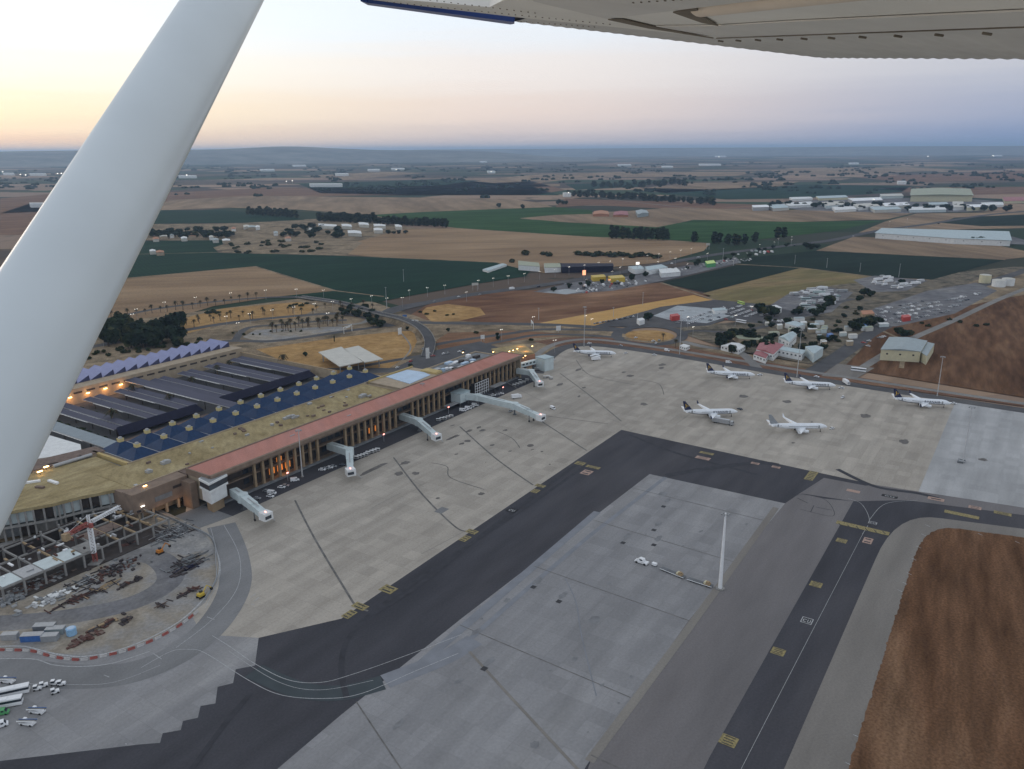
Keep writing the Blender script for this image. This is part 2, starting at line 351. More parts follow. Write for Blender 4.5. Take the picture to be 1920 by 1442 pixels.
# ------------------------------------------------------------------ ground and fields
def farmland():
    m, N, L, B = newmat('farmland')
    tc = N.new('ShaderNodeTexCoord'); mp = N.new('ShaderNodeMapping'); mp.inputs['Rotation'].default_value = (0, 0, .35); mp.inputs['Scale'].default_value = (1/620, 1/330, 1)
    L.new(tc.outputs['Object'], mp.inputs[0])
    vo = N.new('ShaderNodeTexVoronoi'); vo.voronoi_dimensions = '2D'; vo.distance = 'CHEBYCHEV'; vo.inputs['Scale'].default_value = 1; vo.inputs['Randomness'].default_value = .8; L.new(mp.outputs[0], vo.inputs['Vector'])
    sp = N.new('ShaderNodeSeparateColor'); L.new(vo.outputs['Color'], sp.inputs[0])
    rp = N.new('ShaderNodeValToRGB'); rp.color_ramp.interpolation = 'CONSTANT'; e = rp.color_ramp.elements
    for i, (p, cc) in enumerate([(0, (.03,.05,.03)), (.22, (.12,.09,.07)), (.38, (.05,.055,.04)), (.52, (.28,.20,.15)), (.64, (.09,.07,.06)), (.78, (.04,.07,.035)), (.88, (.34,.24,.17))]):
        q = e[i] if i < 2 else e.new(p)
        q.position = p; q.color = rgba(cc)
    L.new(sp.outputs[0], rp.inputs[0])
    nz = N.new('ShaderNodeTexNoise'); nz.inputs['Scale'].default_value = .02; nz.inputs['Detail'].default_value = 6; L.new(tc.outputs['Object'], nz.inputs[0])
    r2 = N.new('ShaderNodeMapRange'); r2.inputs['From Min'].default_value = .55; r2.inputs['From Max'].default_value = .62; L.new(nz.outputs['Fac'], r2.inputs['Value'])
    n3 = N.new('ShaderNodeTexNoise'); n3.inputs['Scale'].default_value = .0012; n3.inputs['Detail'].default_value = 3; L.new(tc.outputs['Object'], n3.inputs[0])
    r3 = N.new('ShaderNodeMapRange'); r3.inputs['From Min'].default_value = .5; r3.inputs['From Max'].default_value = .6; r3.inputs['To Max'].default_value = .85; L.new(n3.outputs['Fac'], r3.inputs['Value'])
    pr = N.new('ShaderNodeMath'); pr.operation = 'MULTIPLY'; L.new(r2.outputs[0], pr.inputs[0]); L.new(r3.outputs[0], pr.inputs[1])
    mx = N.new('ShaderNodeMix'); mx.data_type = 'RGBA'; L.new(pr.outputs[0], mx.inputs['Factor']); L.new(rp.outputs[0], mx.inputs['A']); mx.inputs['B'].default_value = (.03,.04,.03,1)
    L.new(mx.outputs['Result'], B.inputs['Base Color']); B.inputs['Roughness'].default_value = .95; B.inputs['Specular IOR Level'].default_value = .05
    return m
mb = MB(); mb.add([(-HZ, -HZ, -.6), (HZ, -HZ, -.6), (HZ, HZ, -.6), (-HZ, HZ, -.6)], [(0, 1, 2, 3)]); tag(mb.build('ground', farmland()), kind='structure')
# far ridge on the sunset side and a lower one beyond the plain
MT['hill'] = gm('far hill scrub', [(.16,.16,.15),(.20,.195,.175),(.24,.23,.20)], .0006, 0, (1,2), (.004,.2), None, None, (.002,.2))
def ridge(dist, a0, a1, prof, depth):
    mb = MB(); n = 90; rows = 7; vs = []
    for j in range(rows):
        t = j / (rows - 1); q = math.sin(t * math.pi) ** .8
        for i in range(n + 1):
            f = i / n; az = math.radians(a0 + (a1 - a0) * f)
            h = prof(f) * q * (1 + .12 * pnoise(Vector((f * 9, t * 3, dist)))) * min(1, f * 8, (1 - f) * 8)
            d = dist + (t - .5) * depth + 600 * pnoise(Vector((f * 5, t * 2, 3)))
            vs.append((math.sin(az) * d, math.cos(az) * d, h - .7))
    fs = [(j*(n+1)+i, j*(n+1)+i+1, (j+1)*(n+1)+i+1, (j+1)*(n+1)+i) for j in range(rows-1) for i in range(n)]
    mb.add(vs, fs, 0, True); return tag(mb.build('hills', MT['hill']), kind='structure')
ridge(15500, -55, 6, lambda f: 205 + 38 * math.exp(-((f - .66) / .05) ** 2) - 90 * max(0, f - .72) / .28 + 10 * pnoise(Vector((f * 14, 1, 0))), 5200)
ridge(24000, -15, 55, lambda f: 190 + 35 * pnoise(Vector((f * 6, 5, 0))), 7000)
z = 0.0
def fld(px, m, lift): return sheet('field', px, MT[m], lift)
# far strips beyond the mapped fields
for px, m in (([(0,372),(110,362),(330,360),(500,352),(700,352),(1000,340),(1060,356),(1000,366),(700,366),(400,372),(200,392),(0,400)], 'brownfield'),
    ([(840,345),(990,328),(1160,322),(1420,322),(1380,330),(1100,333),(950,350)], 'tan2'), ([(1180,355),(1290,343),(1500,340),(1460,350),(1330,357),(1250,362)], 'tan2'),
    ([(1200,352),(1330,355),(1520,346),(1710,348),(1690,360),(1500,372),(1360,374),(1240,362)], 'green'), ([(1440,318),(1700,313),(1800,318),(1640,325),(1460,326)], 'tan2'),
    ([(1600,332),(1920,320),(2000,335),(1700,342)], 'brownfield'), ([(560,345),(840,335),(1000,350),(1050,366),(760,366),(600,362)], 'green'), ([(560,330),(720,322),(800,324),(640,338)], 'tan2'),
    ([(1640,352),(1920,350),(2050,362),(1760,366)], 'brownfield'), ([(1060,345),(1240,340),(1200,350),(1080,356)], 'green'), ([(0,400),(60,380),(240,380),(280,396),(200,440),(0,440)], 'brownfield'),
    ([(740,352),(860,345),(1050,345),(1050,349),(900,353)], 'tan2')):
    fld(px, m, -.35)
fld([(255,396),(320,375),(480,367),(745,370),(960,373),(1010,380),(1040,389),(930,392),(800,397),(690,403),(560,393),(430,389),(310,394)], 'tan2', -.2)
fld([(285,394),(420,394),(540,405),(572,412),(450,418),(285,420),(262,406)], 'green', -.15)
fld([(240,420),(420,419),(470,416),(640,408),(780,428),(640,476),(480,474),(400,462),(420,452),(240,449)], 'scrub', -.3)
fld([(1040,389),(1110,384),(1300,394),(1460,392),(1470,385),(1180,376),(1060,372)], 'brownfield', -.25)
fld([(690,403),(800,397),(930,392),(1040,388),(1110,394),(1110,401),(1000,407),(1230,426),(1300,413),(1500,416),(1655,414),(1565,433),(1430,448),(1330,456),(1240,450),(1090,443),(860,428),(740,410)], 'green2', -.12)
fld([(975,409),(1040,403),(1110,401),(1250,390),(1460,393),(1720,398),(1664,411),(1500,416),(1300,412),(1232,426),(1050,416)], 'tan2', -.10)
fld([(640,476),(660,455),(760,429),(850,427),(1090,443),(1240,449),(1332,456),(1320,470),(1240,492),(1020,512),(932,492),(720,483)], 'tan', -.10)
fld([(390,462),(470,447),(560,440),(640,446),(680,455),(650,478),(560,482),(420,474)], 'scrub', -.08)
fld([(225,452),(420,450),(425,456),(400,464),(410,474),(640,479),(930,492),(995,508),(985,518),(900,531),(760,556),(700,568),(560,551),(628,544),(480,499),(205,528)], 'green', -.06)
fld([(100,640),(205,524),(480,499),(628,545),(520,556),(400,574),(180,640)], 'tan', -.05)
fld([(520,556),(628,545),(740,552),(665,570),(560,560)], 'green', -.04)
fld([(770,590),(800,572),(830,563),(960,545),(1080,541),(1240,530),(1335,555),(1200,578),(1005,609),(860,604),(810,607)], 'redfield', -.05)
fld([(790,585),(800,576),(840,570),(900,577),(910,590),(860,602),(810,604)], 'golddry', -.03)
fld([(1000,608),(1190,572),(1300,553),(1342,564),(1180,598),(1115,612),(1060,613)], 'gold', -.02)
fld([(1240,530),(1380,497),(1502,502),(1322,548)], 'darkgreen', -.04)
fld([(1318,550),(1502,502),(1610,514),(1660,524),(1600,545),(1450,570),(1400,578),(1342,564)], 'olive', -.05)
fld([(1380,496),(1410,482),(1530,470),(1720,479),(1885,487),(1745,525),(1640,519),(1502,502)], 'darkgreen', -.03)
fld([(1530,470),(1600,444),(1720,447),(1850,456),(1960,478),(1882,487),(1720,480)], 'tan2', -.03)
fld([(1660,415),(1720,400),(1920,398),(2060,410),(2060,425),(1700,432),(1610,436)], 'tan2', -.09)
fld([(1765,418),(1790,408),(1920,402),(2050,408),(2050,422),(1840,424)], 'darkgreen', -.05)
fld([(1440,575),(1560,535),(1700,520),(1900,500),(2060,500),(2060,560),(1560,690),(1380,660),(1250,615),(1420,600)], 'scrubdark', -.045)
fld([(1640,614),(1750,582),(1920,528),(2300,440),(2300,640),(2060,780),(1920,745),(1580,690),(1620,650)], 'drygrass', -.03)
fld([(1745,560),(1830,525),(1960,495),(2060,500),(1990,540),(1880,560),(1780,580)], 'scrub', -.025)
# land around the terminal: dry verges
fld([(-500,900),(-200,640),(170,610),(560,560),(700,566),(800,600),(1130,612),(1290,640),(1560,690),(1580,720),(1050,690),(700,760),(300,900),(100,1000),(-500,1100)], 'scrub', -.045)
fld([(330,600),(420,578),(560,566),(600,575),(560,596),(430,605),(340,628)], 'golddry', -.02)
fld([(455,632),(480,618),(640,612),(655,620),(560,634),(500,644)], 'dirt', -.02)
fld([(480,655),(640,632),(740,622),(775,620),(782,640),(770,664),(730,690),(640,700),(560,690)], 'golddry', -.02)
fld([(815,640),(840,624),(960,620),(1090,627),(1000,634),(900,650),(825,662)], 'redfield', -.02)
fld([(1000,640),(1060,632),(1130,632),(1290,652),(1500,690),(1640,712),(1920,755),(1920,762),(1250,668),(1120,648),(1040,650)], 'brownfield', -.015)

for px, w in (([(205,526),(480,500),(628,545),(720,556)],5), ([(240,477),(410,473),(640,479),(930,492),(1000,509)],5), ([(1380,495),(1502,502),(1640,519),(1745,525)],6), ([(1240,530),(1342,563),(1430,574)],5), ([(760,429),(860,428),(1090,443),(1330,456)],6),
    ([(690,403),(800,397),(930,392),(1040,388)],7), ([(975,410),(1232,426),(1300,412),(1660,412)],6), ([(1540,470),(1720,479),(1885,487)],6), ([(770,590),(810,606),(1000,609)],4), ([(1640,614),(1700,640),(1690,690)],4), ([(255,396),(430,389),(690,403)],6)):
    road('path', px, w, MT['scrub'], -.004, 1)
# ------------------------------------------------------------------ airside pavement
def pav(name, px, m, lift): return sheet(name, px, MT[m] if isinstance(m, str) else m, lift)
sheet_w('bounce_field', [(-2500,-2500,0),(2500,-2500,0),(2500,150,0),(420,320,0),(170,210,0),(-170,210,0),(-420,320,0),(-2500,150,0)], MT['bounce'], -.02)  # unseen ground added below the camera to bounce light onto the wing
sheet_w('taxiway', [Lw(-420,-60), G(-700,1560), G(0,1620), G(960,1700), G(1920,1640), G(2500,1500), G(2500,1150), G(2300,960), G(1920,900), G(1250,760), G(1000,730), Lw(0,-5), Lw(-100,10)], MT['asphalt'], 0.0)
pav('apron', [(350,945),(640,835),(1000,690),(1062,652),(1122,645),(1240,662),(1920,768),(2200,812),(2200,985),(1920,952),(1640,909),(1165,806),(640,1160),(485,1196),(380,1192),(330,1100)], 'concrete', .02)
pav('apron', [(1792,752),(2200,818),(2200,1000),(1920,957),(1722,922)], 'concrete_new', .04)
# stepped edge of the lower apron where the slabs were laid in a staircase
st = [(485,1196),(478,1248),(442,1255),(437,1281),(408,1288),(404,1319),(376,1324),(371,1346),(343,1352),(339,1369),(305,1375),(300,1393),(262,1395)]
pav('apron', [(-200,1448),(0,1427)] + [(262,1396)] + st[::-1][1:] + [(380,1190),(300,1100),(-150,1150),(-500,1250)], 'concrete_blue', .03)
pav('apron', [(380,1760),(520,1442),(640,1340),(865,1160),(1218,889),(1472,944),(1290,1165),(1110,1420),(930,1700)], 'concrete_blue', .03)
pav('apron', [(1000,1720),(1110,1420),(1290,1165),(1472,944),(1500,925),(1545,935),(1600,940),(1330,1420),(1200,1700)], 'asphalt_mid', .04)
pav('taxiway', [(1640,909),(1920,952),(2200,990),(2200,1005),(1920,966),(1700,938),(1600,940),(1500,925)], 'asphalt_mid', .05)
pav('taxiway', [(1545,896),(1640,914),(1720,922),(1700,934),(1600,938),(1500,925)], 'asphalt_mid', .045)
# shoulder with a rounded corner, then the dry grass with its own rounded corner
def arc_px(a, b, c_, n=8): return [G(*a) * (1-t)**2 + G(*b) * 2*t*(1-t) + G(*c_) * t*t for t in [i/n for i in range(n+1)]]
sh = [G(1380,1640), G(1470,1442)] + arc_px((1640,1052),(1678,958),(1765,972)) + [G(1920,992), G(2300,1040), G(2300,1700)]
sheet_w('shoulder', sh, MT['shoulder'], .05)
gr = [G(1500,1680), G(1590,1442)] + arc_px((1715,1042),(1735,980),(1800,992), 6) + [G(1920,1008), G(2400,1065), G(2400,1750)]
def ragged(P, step=1.6, amp=.55):
    out = []
    for i, a in enumerate(P):
        b = P[(i+1) % len(P)]; n = max(1, int((b-a).length / step)); d = (b-a).normalized(); q = Vector((-d.y, d.x, 0))
        for j in range(n): p_ = a + (b-a)*j/n; out.append(p_ + q*amp*(pnoise(p_*.5) + .8*pnoise(p_*1.7)))
    return out
gr = ragged(gr)
sheet_w('grass_verge', gr, MT['drygrass'], .07)
# dark perimeter road round the apron and the strip in front of the terminal
road('road', [(1005,700),(1030,668),(1065,650),(1122,647),(1250,664),(1500,706),(1920,770),(2250,820)], [12]*0 or 13, MT['road'], .05)
road('road', [(985,688),(1020,655),(1060,640),(1122,637),(1250,654),(1500,694),(1920,757),(2250,805)], 7, MT['roadpale'], .035)
sheet_w('road', [Lw(-2,-13), Lw(305,-13), Lw(318,6), Lw(318,12), Lw(-2,12)], MT['asphalt'], .05)
sheet_w('road', [Lw(-30,-9), Lw(-2,-13), Lw(-2,12), Lw(-40,14)], MT['asphalt_blue'], .055)
road('road', [(-160,1262),(0,1255),(120,1268),(240,1262),(340,1222),(405,1165),(440,1100),(436,1040),(415,985)], 14, MT['asphalt_blue'], .06)
road('lane', [(475,1258),(560,1293),(640,1299),(718,1280)], 8.4, P_LANE, .065)
road('lane', [(722,1278),(830,1235),(890,1200)], 8.4, P_TRKB, .065)
pav('apron', [(240,1255),(430,1255),(460,1050),(380,1000),(250,1100)], 'concrete_blue', .015)
# construction ground inside the barrier line
pav('site_ground', [(-300,1225),(0,1216),(80,1222),(160,1230),(240,1218),(320,1182),(385,1130),(408,1075),(402,1025),(375,990),(300,955),(200,965),(-300,1100)], 'dirt', .07)
def pathpx(px, w, m, lift, name='path', k=8): return road(name, px, w, m, lift, k)
pathpx([(-100,1175),(100,1160),(250,1130),(320,1085),(290,1045),(200,1040)], 12, MT['yard'], .075)
# ---------------------------------------------------------------- markings: every sheet is thin paint on the slabs
def marks(name, m, lift, items):
    mb = MB()
    for ii, it in enumerate(items):
        lift += .0015; w = it[0]; px = it[1]; k = it[2] if len(it) > 2 else 1
        pts = [G(*p) for p in px]
        rib_mb(mb, cat_rom(pts, 8) if k > 1 else pts, w, lift)
    return tag(mb.build(name, m), kind='structure')
marks('stand_line', P_TRK, .085, [
    (1.0, [(553,938),(590,1010),(650,1110),(668,1136),(690,1146)], 8), (1.0, [(738,858),(790,925),(850,985),(875,997)], 8), (1.0, [(862,800),(930,860),(1000,910)], 8),
    (.9, [(1015,790),(1100,845)], 1), (.8, [(1050,700),(1110,745),(1165,790)], 8), (.55, [(808,868),(838,875),(845,896),(908,918)], 8), (.55, [(930,808),(960,822),(975,840)], 8),
    (.6, [(1080,675),(1100,700),(1130,710),(1190,722)], 8), (.6, [(1200,712),(1235,720),(1245,740)], 8), (.5, [(1000,777),(1140,795)], 1)])
marks('joint_line', P_TRK, .085, [(.38, [(862,1172),(1182,1308)]), (.38, [(1002,1062),(1295,1165)]), (.38, [(1112,975),(1380,1055)]), (.38, [(1185,915),(1448,980)]),
    (.5, [(668,1316),(752,1442),(800,1515)]), (.5, [(1108,1416),(1160,1440),(1240,1480)])])
marks('lane_line', P_WHT, .09, [(.26, [(398,1192),(430,1212),(480,1246),(540,1275),(600,1280),(660,1265),(760,1230),(865,1190)], 8), (.26, [(265,1252),(320,1222),(355,1218),(385,1225),(470,1278),(530,1304),(610,1310),(680,1300),(780,1258),(860,1225)], 8),
    (.18, [(430,1222),(520,1278),(600,1294),(700,1276)], 8),
    (.15, [(1360,1500),(1440,1344),(1530,1170),(1619,999)], 8), (.22, [(1617,1002),(1630,975),(1615,945),(1590,935)], 8), (.22, [(1630,975),(1660,945),(1720,938)], 8),
    (.25, [(420,985),(448,1040),(446,1100),(400,1160),(330,1215)], 8), (.25, [(395,990),(408,1040),(412,1080),(385,1140)], 8), (.2, [(0,1290),(60,1282),(200,1282),(300,1248)], 8)])
marks('lane_line', MT['shoulder'], .09, [(1.1, [(880,1222),(960,1310),(1090,1450)]), (3.2, [(1455,952),(1290,1180),(1105,1428)], 1)])
marks('wheel_track', P_TRKB, .08, [(2.4, [(1248,895),(1105,1005),(962,1127),(880,1200)], 1), (.5, [(1060,1085),(1080,1130),(1090,1190),(1118,1305)], 8), (4, [(1120,960),(980,1080),(760,1270)], 1)])
marks('wheel_track', P_TRKD, .075, [(2.2, [(650,1310),(640,1250),(655,1195),(710,1140),(860,1035),(1000,942),(1100,872)], 8), (5, [(1250,892),(1330,878),(1420,868),(1460,872)], 8), (2.5, [(1180,815),(1270,850),(1420,890)], 8), (2, [(360,1442),(420,1360),(470,1300)], 8), (2.4, [(700,1152),(780,1102),(940,975),(1085,868)], 1), (3.2, [(1570,880),(1640,912),(1720,925),(1760,935)], 8)])
# yellow and red painted panels, each a little plot of hatch strokes
def panel(cx, cy, wu, wv, m, rot=0.0, strokes=4, sm=P_BLK, lift=.10, name='marking'):
    p = G(cx, cy); mb = MB(); a = AX + rot
    mb2 = [(-wu/2,-wv/2),(wu/2,-wv/2),(wu/2,wv/2),(-wu/2,wv/2)]
    co, si = math.cos(a), math.sin(a)
    tr = lambda x, y, z: (p.x + x*co - y*si, p.y + x*si + y*co, z)
    mb.add([tr(x, y, lift) for x, y in mb2], [(0,1,2,3)], 0)
    for i in range(strokes):
        u0 = -wu/2 + wu * (i + .5) / strokes; ww = wu / strokes * .16
        mb.add([tr(u0-ww, -wv*.32, lift+.006), tr(u0+ww, -wv*.32, lift+.006), tr(u0+ww, wv*.32, lift+.006), tr(u0-ww, wv*.32, lift+.006)], [(0,1,2,3)], 1)
    return tag(mb.build(name, [m, sm]), kind='structure')
R90 = math.pi / 2
for cx, cy, wu, wv, m, st_ in ((728,1105,5.5,7,P_YEL,2),(655,1152,6,4,P_YEL,3),(675,1137,4,7,P_YEL,2),(872,1010,6,4,P_YEL,3),(885,997,4,6,P_YEL,2),(1004,921,5,4,P_YEL,3),(1013,911,3.5,6,P_YEL,2),
    (1100,886,7,6,P_RED,2),(1112,876,3.5,9,P_YEL,3),(1088,869,5,6,P_YEL,2),(1318,859,4.5,9,P_RED,3),(1325,850,3.5,9,P_YEL,3),(1416,869,3.2,5,P_RED,2),(1455,876,3.2,5,P_RED,2),
    (1366,1389,5,5.4,P_YEL,4),(1459,1222,4.6,5,P_YEL,4),(1530,1096,4.6,5,P_YEL,4),(1578,1014,4.4,4.8,P_YEL,4),(1627,1014,6.5,4.2,P_RED,2),(1600,921,3.5,7,P_RED,0),
    (1755,936,4,8,P_RED,1),(1828,952,4,6,P_RED,2),(1880,963,4,8,P_YEL,4),(1635,985,3.2,4,P_BLK,0),(1668,931,3,8,P_BLK,0),(960,957,4.5,5,P_BLK,0)):
    panel(cx, cy, wu, wv, m, 0, st_)
panel(1521,892,15,5,P_YEL,R90*0,6)
panel(1617,990,4.2,25,P_YEL,0,0); panel(1803,965,4,16,P_YEL,0,0)
for k in range(6):
    q = G(1575 + k*16.5, 984 + k*3.0); mb = MB()
    mb.add([(q.x-.25,q.y-1.7,.115),(q.x+.25,q.y-1.7,.115),(q.x+.25,q.y+1.7,.115),(q.x-.25,q.y+1.7,.115)], [(0,1,2,3)]); tag(mb.build('marking', P_BLK), kind='structure')
# white framed black plates with strokes on the taxiways
def plate(cx, cy, wu, wv, rot=0.0):
    p = G(cx, cy); a = AX + rot; co, si = math.cos(a), math.sin(a); mb = MB()
    def q(x0, y0, x1, y1, z, mi): mb.add([(p.x+x*co-y*si, p.y+x*si+y*co, z) for x, y in ((x0,y0),(x1,y0),(x1,y1),(x0,y1))], [(0,1,2,3)], mi)
    q(-wu/2,-wv/2,wu/2,wv/2,.10,1); q(-wu/2+.35,-wv/2+.35,wu/2-.35,wv/2-.35,.106,0)
    for x0, y0, x1, y1 in ((-.3,.25,.2,.34),(-.3,.05,-.2,.34),(.1,.05,.2,.34),(-.3,-.12,.2,-.05),(-.3,-.34,.2,-.27),(-.3,-.34,-.2,-.05)): q(x0*wu,y0*wv,x1*wu,y1*wv,.112,1)
    return tag(mb.build('marking', [P_BLK, P_WHT]), kind='structure')
plate(1513,1164,4.6,4.4); plate(1636,981,3.6,4.0); plate(960,957,4.5,5); plate(1668,931,3,7)
# dark oil patches and drain covers on the stands
def blot(name, cx, cy, r, m, sq=1.0, rot=0.0, lift=.09):
    p = G(cx, cy); mb = MB(); n = 14; vs = []
    for i in range(n):
        t = 2*math.pi*i/n; rr = r * (.75 + .5 * rnd.random()); x, y = rr*math.cos(t), rr*sq*math.sin(t)
        a = AX + rot; vs.append((p.x + x*math.cos(a) - y*math.sin(a), p.y + x*math.sin(a) + y*math.cos(a), lift))
    mb.add(vs, [list(range(n))]); return tag(mb.build(name, m), kind='structure')
def inside_px(x, y, poly):
    r = False; n = len(poly)
    for i in range(n):
        (x1, y1), (x2, y2) = poly[i], poly[(i+1) % n]
        if (y1 > y) != (y2 > y) and x < (x2-x1)*(y-y1)/(y2-y1) + x1: r = not r
    return r
P_SOOT = pm('soot stain', (.205,.21,.22), .95, .2, .3); P_TRK2 = pm('faint rubber', (.275,.262,.238), .95, .1, .3)
P_OIL = pm('oil stain', (.15,.14,.132), .95, .25, .3)
for cx, cy, r, sq in ((700,880,12,.16),(780,888,2.4,1),(748,888,3,.8),(760,868,3.5,.6),(905,807,2.6,.8),(876,827,2.4,.9),(880,808,3.4,.5),(866,832,2.5,.5),(923,835,2,.6),(1050,721,4.5,.5),(1085,693,5,.4),(855,818,3,.5),(845,822,4,.3),(1095,727,2.5,.5),
    (1242,684,5,.6),(1240,690,4,.5),(1182,705,4,.7),(1207,758,3.2,.9),(1393,743,4.2,.8),(1475,753,4,.8),(1622,780,4.6,.7),(1695,828,4.5,.6),(1843,862,2.6,1),(1170,698,2.6,.6)):
    blot('oil_stain', cx, cy, r, P_OIL, sq)
for cx, cy in ((1000,1101),(1048,1128),(908,1254),(1244,950),(1226,994),(1168,1018),(1226,1022)):
    panel(cx, cy, 2.4, 2.2, P_BLK, 0, 0, name='drain_cover'); blot('oil_stain', cx + 8, cy - 12, 3.4, P_SOOT, .4)
panel(828,957,7,5,MT['asphalt_blue'],0,0,name='patch')
for i in range(70):      # spills and patches scattered over stands and the middle slab
    if i % 2: x = rnd.uniform(470, 1800); y = rnd.uniform(690, 1120); ok_ = inside_px(x, y, [(520,960),(980,720),(1140,670),(1780,770),(1700,900),(1165,800),(640,1140)])
    else: x = rnd.uniform(600, 1460); y = rnd.uniform(900, 1420); ok_ = inside_px(x, y, [(640,1400),(880,1170),(1220,905),(1440,950),(1280,1150),(1090,1420)])
    if ok_: blot('oil_stain', x, y, rnd.uniform(.5, 2.6), P_OIL if i % 2 else P_SOOT, rnd.uniform(.25, 1), rnd.uniform(-.4, .4), .09 + i*.0002)
for i in range(26):      # faint curved tyre marks
    x = rnd.uniform(560, 1650); y = rnd.uniform(700, 1100)
    if inside_px(x, y, [(520,960),(980,720),(1140,670),(1780,770),(1700,900),(1165,800),(640,1140)]):
        d_ = rnd.choice((-1, 1)); l_ = rnd.uniform(40, 120)
        marks('wheel_track', P_TRK2, .084, [(rnd.uniform(.25, .6), [(x - l_*.5, y - d_*l_*.28), (x, y + rnd.uniform(-8, 8)), (x + l_*.5, y + d_*l_*.25)], 8)])
for k in range(0): marks('joint_line', P_TRK2, .083, [(.22, [tuple((a_ + (b_-a_)*t) for a_, b_ in zip(q0, q1)) for t in (0, 1)]) for q0, q1 in [((470 + k*62, 1150 - k*42), (470 + k*62 + 12, 1150 - k*42 - 70))]])
# faint square outline by the taxiway corner
marks('lane_line', P_BLK, .095, [(.3, [(1486,930),(1510,928),(1545,936),(1562,955),(1558,968),(1500,955)], 8), (.5, [(1495,934),(1515,944)], 1), (.4, [(1520,960),(1526,948)], 1), (.4, [(1530,951),(1560,957)], 1)])
# white dashes at the grass edge
marks('edge_dash', P_WHT, .10, [(.25, [(x, y), (x+9, y+4)]) for x, y in ((1735,984),(1727,1001),(1718,1024),(1709,1047),(1700,1074),(1692,1092),(1683,1106),(1833,1000),(1903,1015),(1600,1378),(1585,1430))])
marks('edge_dash', P_WHT, .10, [(.35, [(470,1120),(480,1113)]), (.35, [(476,1128),(486,1120)]), (.35, [(470,1133),(477,1134)]), (.3, [(388,1157),(402,1162)]), (.3, [(288,1226),(303,1236)]), (.3, [(195,1266),(205,1270)]), (.3, [(235,1395),(238,1396)])])
# ------------------------------------------------------------------ public roads
RD, RP = MT['road'], MT['roadpale']
road('highway', [(700,596),(760,576),(880,553),(1000,537),(1150,513),(1330,479),(1480,460),(1560,450),(1650,432),(1740,420),(1860,402),(2000,390)], 20, RD, .0)
road('road', [(-60,690),(160,652),(330,622),(440,604),(560,592),(640,588),(700,598),(735,612)], 13, RD, -.01)
road('road', [(-60,640),(150,608),(300,578),(440,562),(520,557),(590,558)], 10, RD, -.008)
road('road', [(300,660),(420,640),(500,640),(560,634),(640,622),(700,614),(735,608)], 10, RD, .005)
road('road', [(440,640),(455,620),(480,612),(540,608),(600,602),(650,600)], 8, RD, -.005)
road('road', [(630,610),(680,605),(695,590),(680,578),(640,572)], 7, RP, .004)
road('road', [(735,600),(720,586),(745,575),(800,565)], 7, RD, .006)
road('road', [(770,604),(850,606),(960,607),(1060,610),(1150,616),(1180,622)], 13, RD, .006)
road('road', [(800,650),(850,640),(950,626),(1010,618),(1080,618),(1150,620),(1180,626)], 9, RD, .008)
road('road', [(660,690),(760,672),(880,652),(960,636),(1010,628),(1090,628),(1170,634)], 8, RD, .004)
road('roundabout', [tuple(p) for p in [(1218 + 62*math.cos(t), 629 + 17*math.sin(t)) for t in [i*math.pi/10 for i in range(21)]]], 11, RD, .02)
sheet_w('island', [G(1218,629) + Vector((25*math.cos(t), 25*math.sin(t), 0)) for t in [i*math.pi/16 for i in range(32)]], MT['golddry'], .03)
road('road', [(1275,628),(1300,620),(1370,622),(1440,610),(1520,580),(1600,560)], 8, RD, .004)
road('road', [(1280,640),(1320,650),(1385,660),(1420,690)], 9, RP, .004)
road('road', [(1520,700),(1560,676),(1605,645),(1650,615),(1760,567),(1840,535),(1930,505),(2050,470)], 16, RD, .0)
road('road', [(1600,700),(1700,640),(1790,600),(1900,550),(2050,495)], 8, RP, -.01)
road('road', [(1040,372),(1100,369),(1200,380),(1340,392),(1480,384)], 8, RP, -.15)
pav('yard', [(1110,612),(1185,590),(1240,575),(1340,562),(1425,570),(1520,590),(1460,610),(1360,600),(1330,610),(1270,614)], 'road', .012)
pav('yard', [(1225,592),(1270,573),(1330,578),(1370,592),(1325,606),(1255,600)], 'yardpale', .03)
pav('yard', [(1000,547),(1080,528),(1180,518),(1290,498),(1380,482),(1390,492),(1250,525),(1150,545),(1060,552)], 'yard', .006)
pav('yard', [(1018,548),(1060,542),(1100,545),(1062,552)], 'yardpale', .02)
pav('yard', [(1590,610),(1640,578),(1740,545),(1830,530),(1870,545),(1790,588),(1680,612)], 'yard', .004)
pav('yard', [(1440,575),(1480,550),(1540,535),(1600,548),(1560,585),(1480,600)], 'yard', .002)
pav('yard', [(1600,525),(1640,517),(1740,526),(1700,545),(1640,548)], 'yard', .002)
pav('yard', [(1540,705),(1570,682),(1640,690),(1605,710)], 'shoulder', .02)
pav('yard', [(1640,440),(1700,430),(1900,444),(1960,460),(1850,456),(1700,450)], 'yard', -.02)
pav('yard', [(1440,384),(1560,372),(1780,370),(1880,378),(1850,396),(1700,400),(1500,394)], 'yard', -.08)
pav('yard', [(595,690),(700,700),(860,690),(960,660),(900,640),(800,660),(740,690)], 'road', .001)
pathpx([(750,622),(770,650),(755,675)], 1.6, MT['roadpale'], .01)
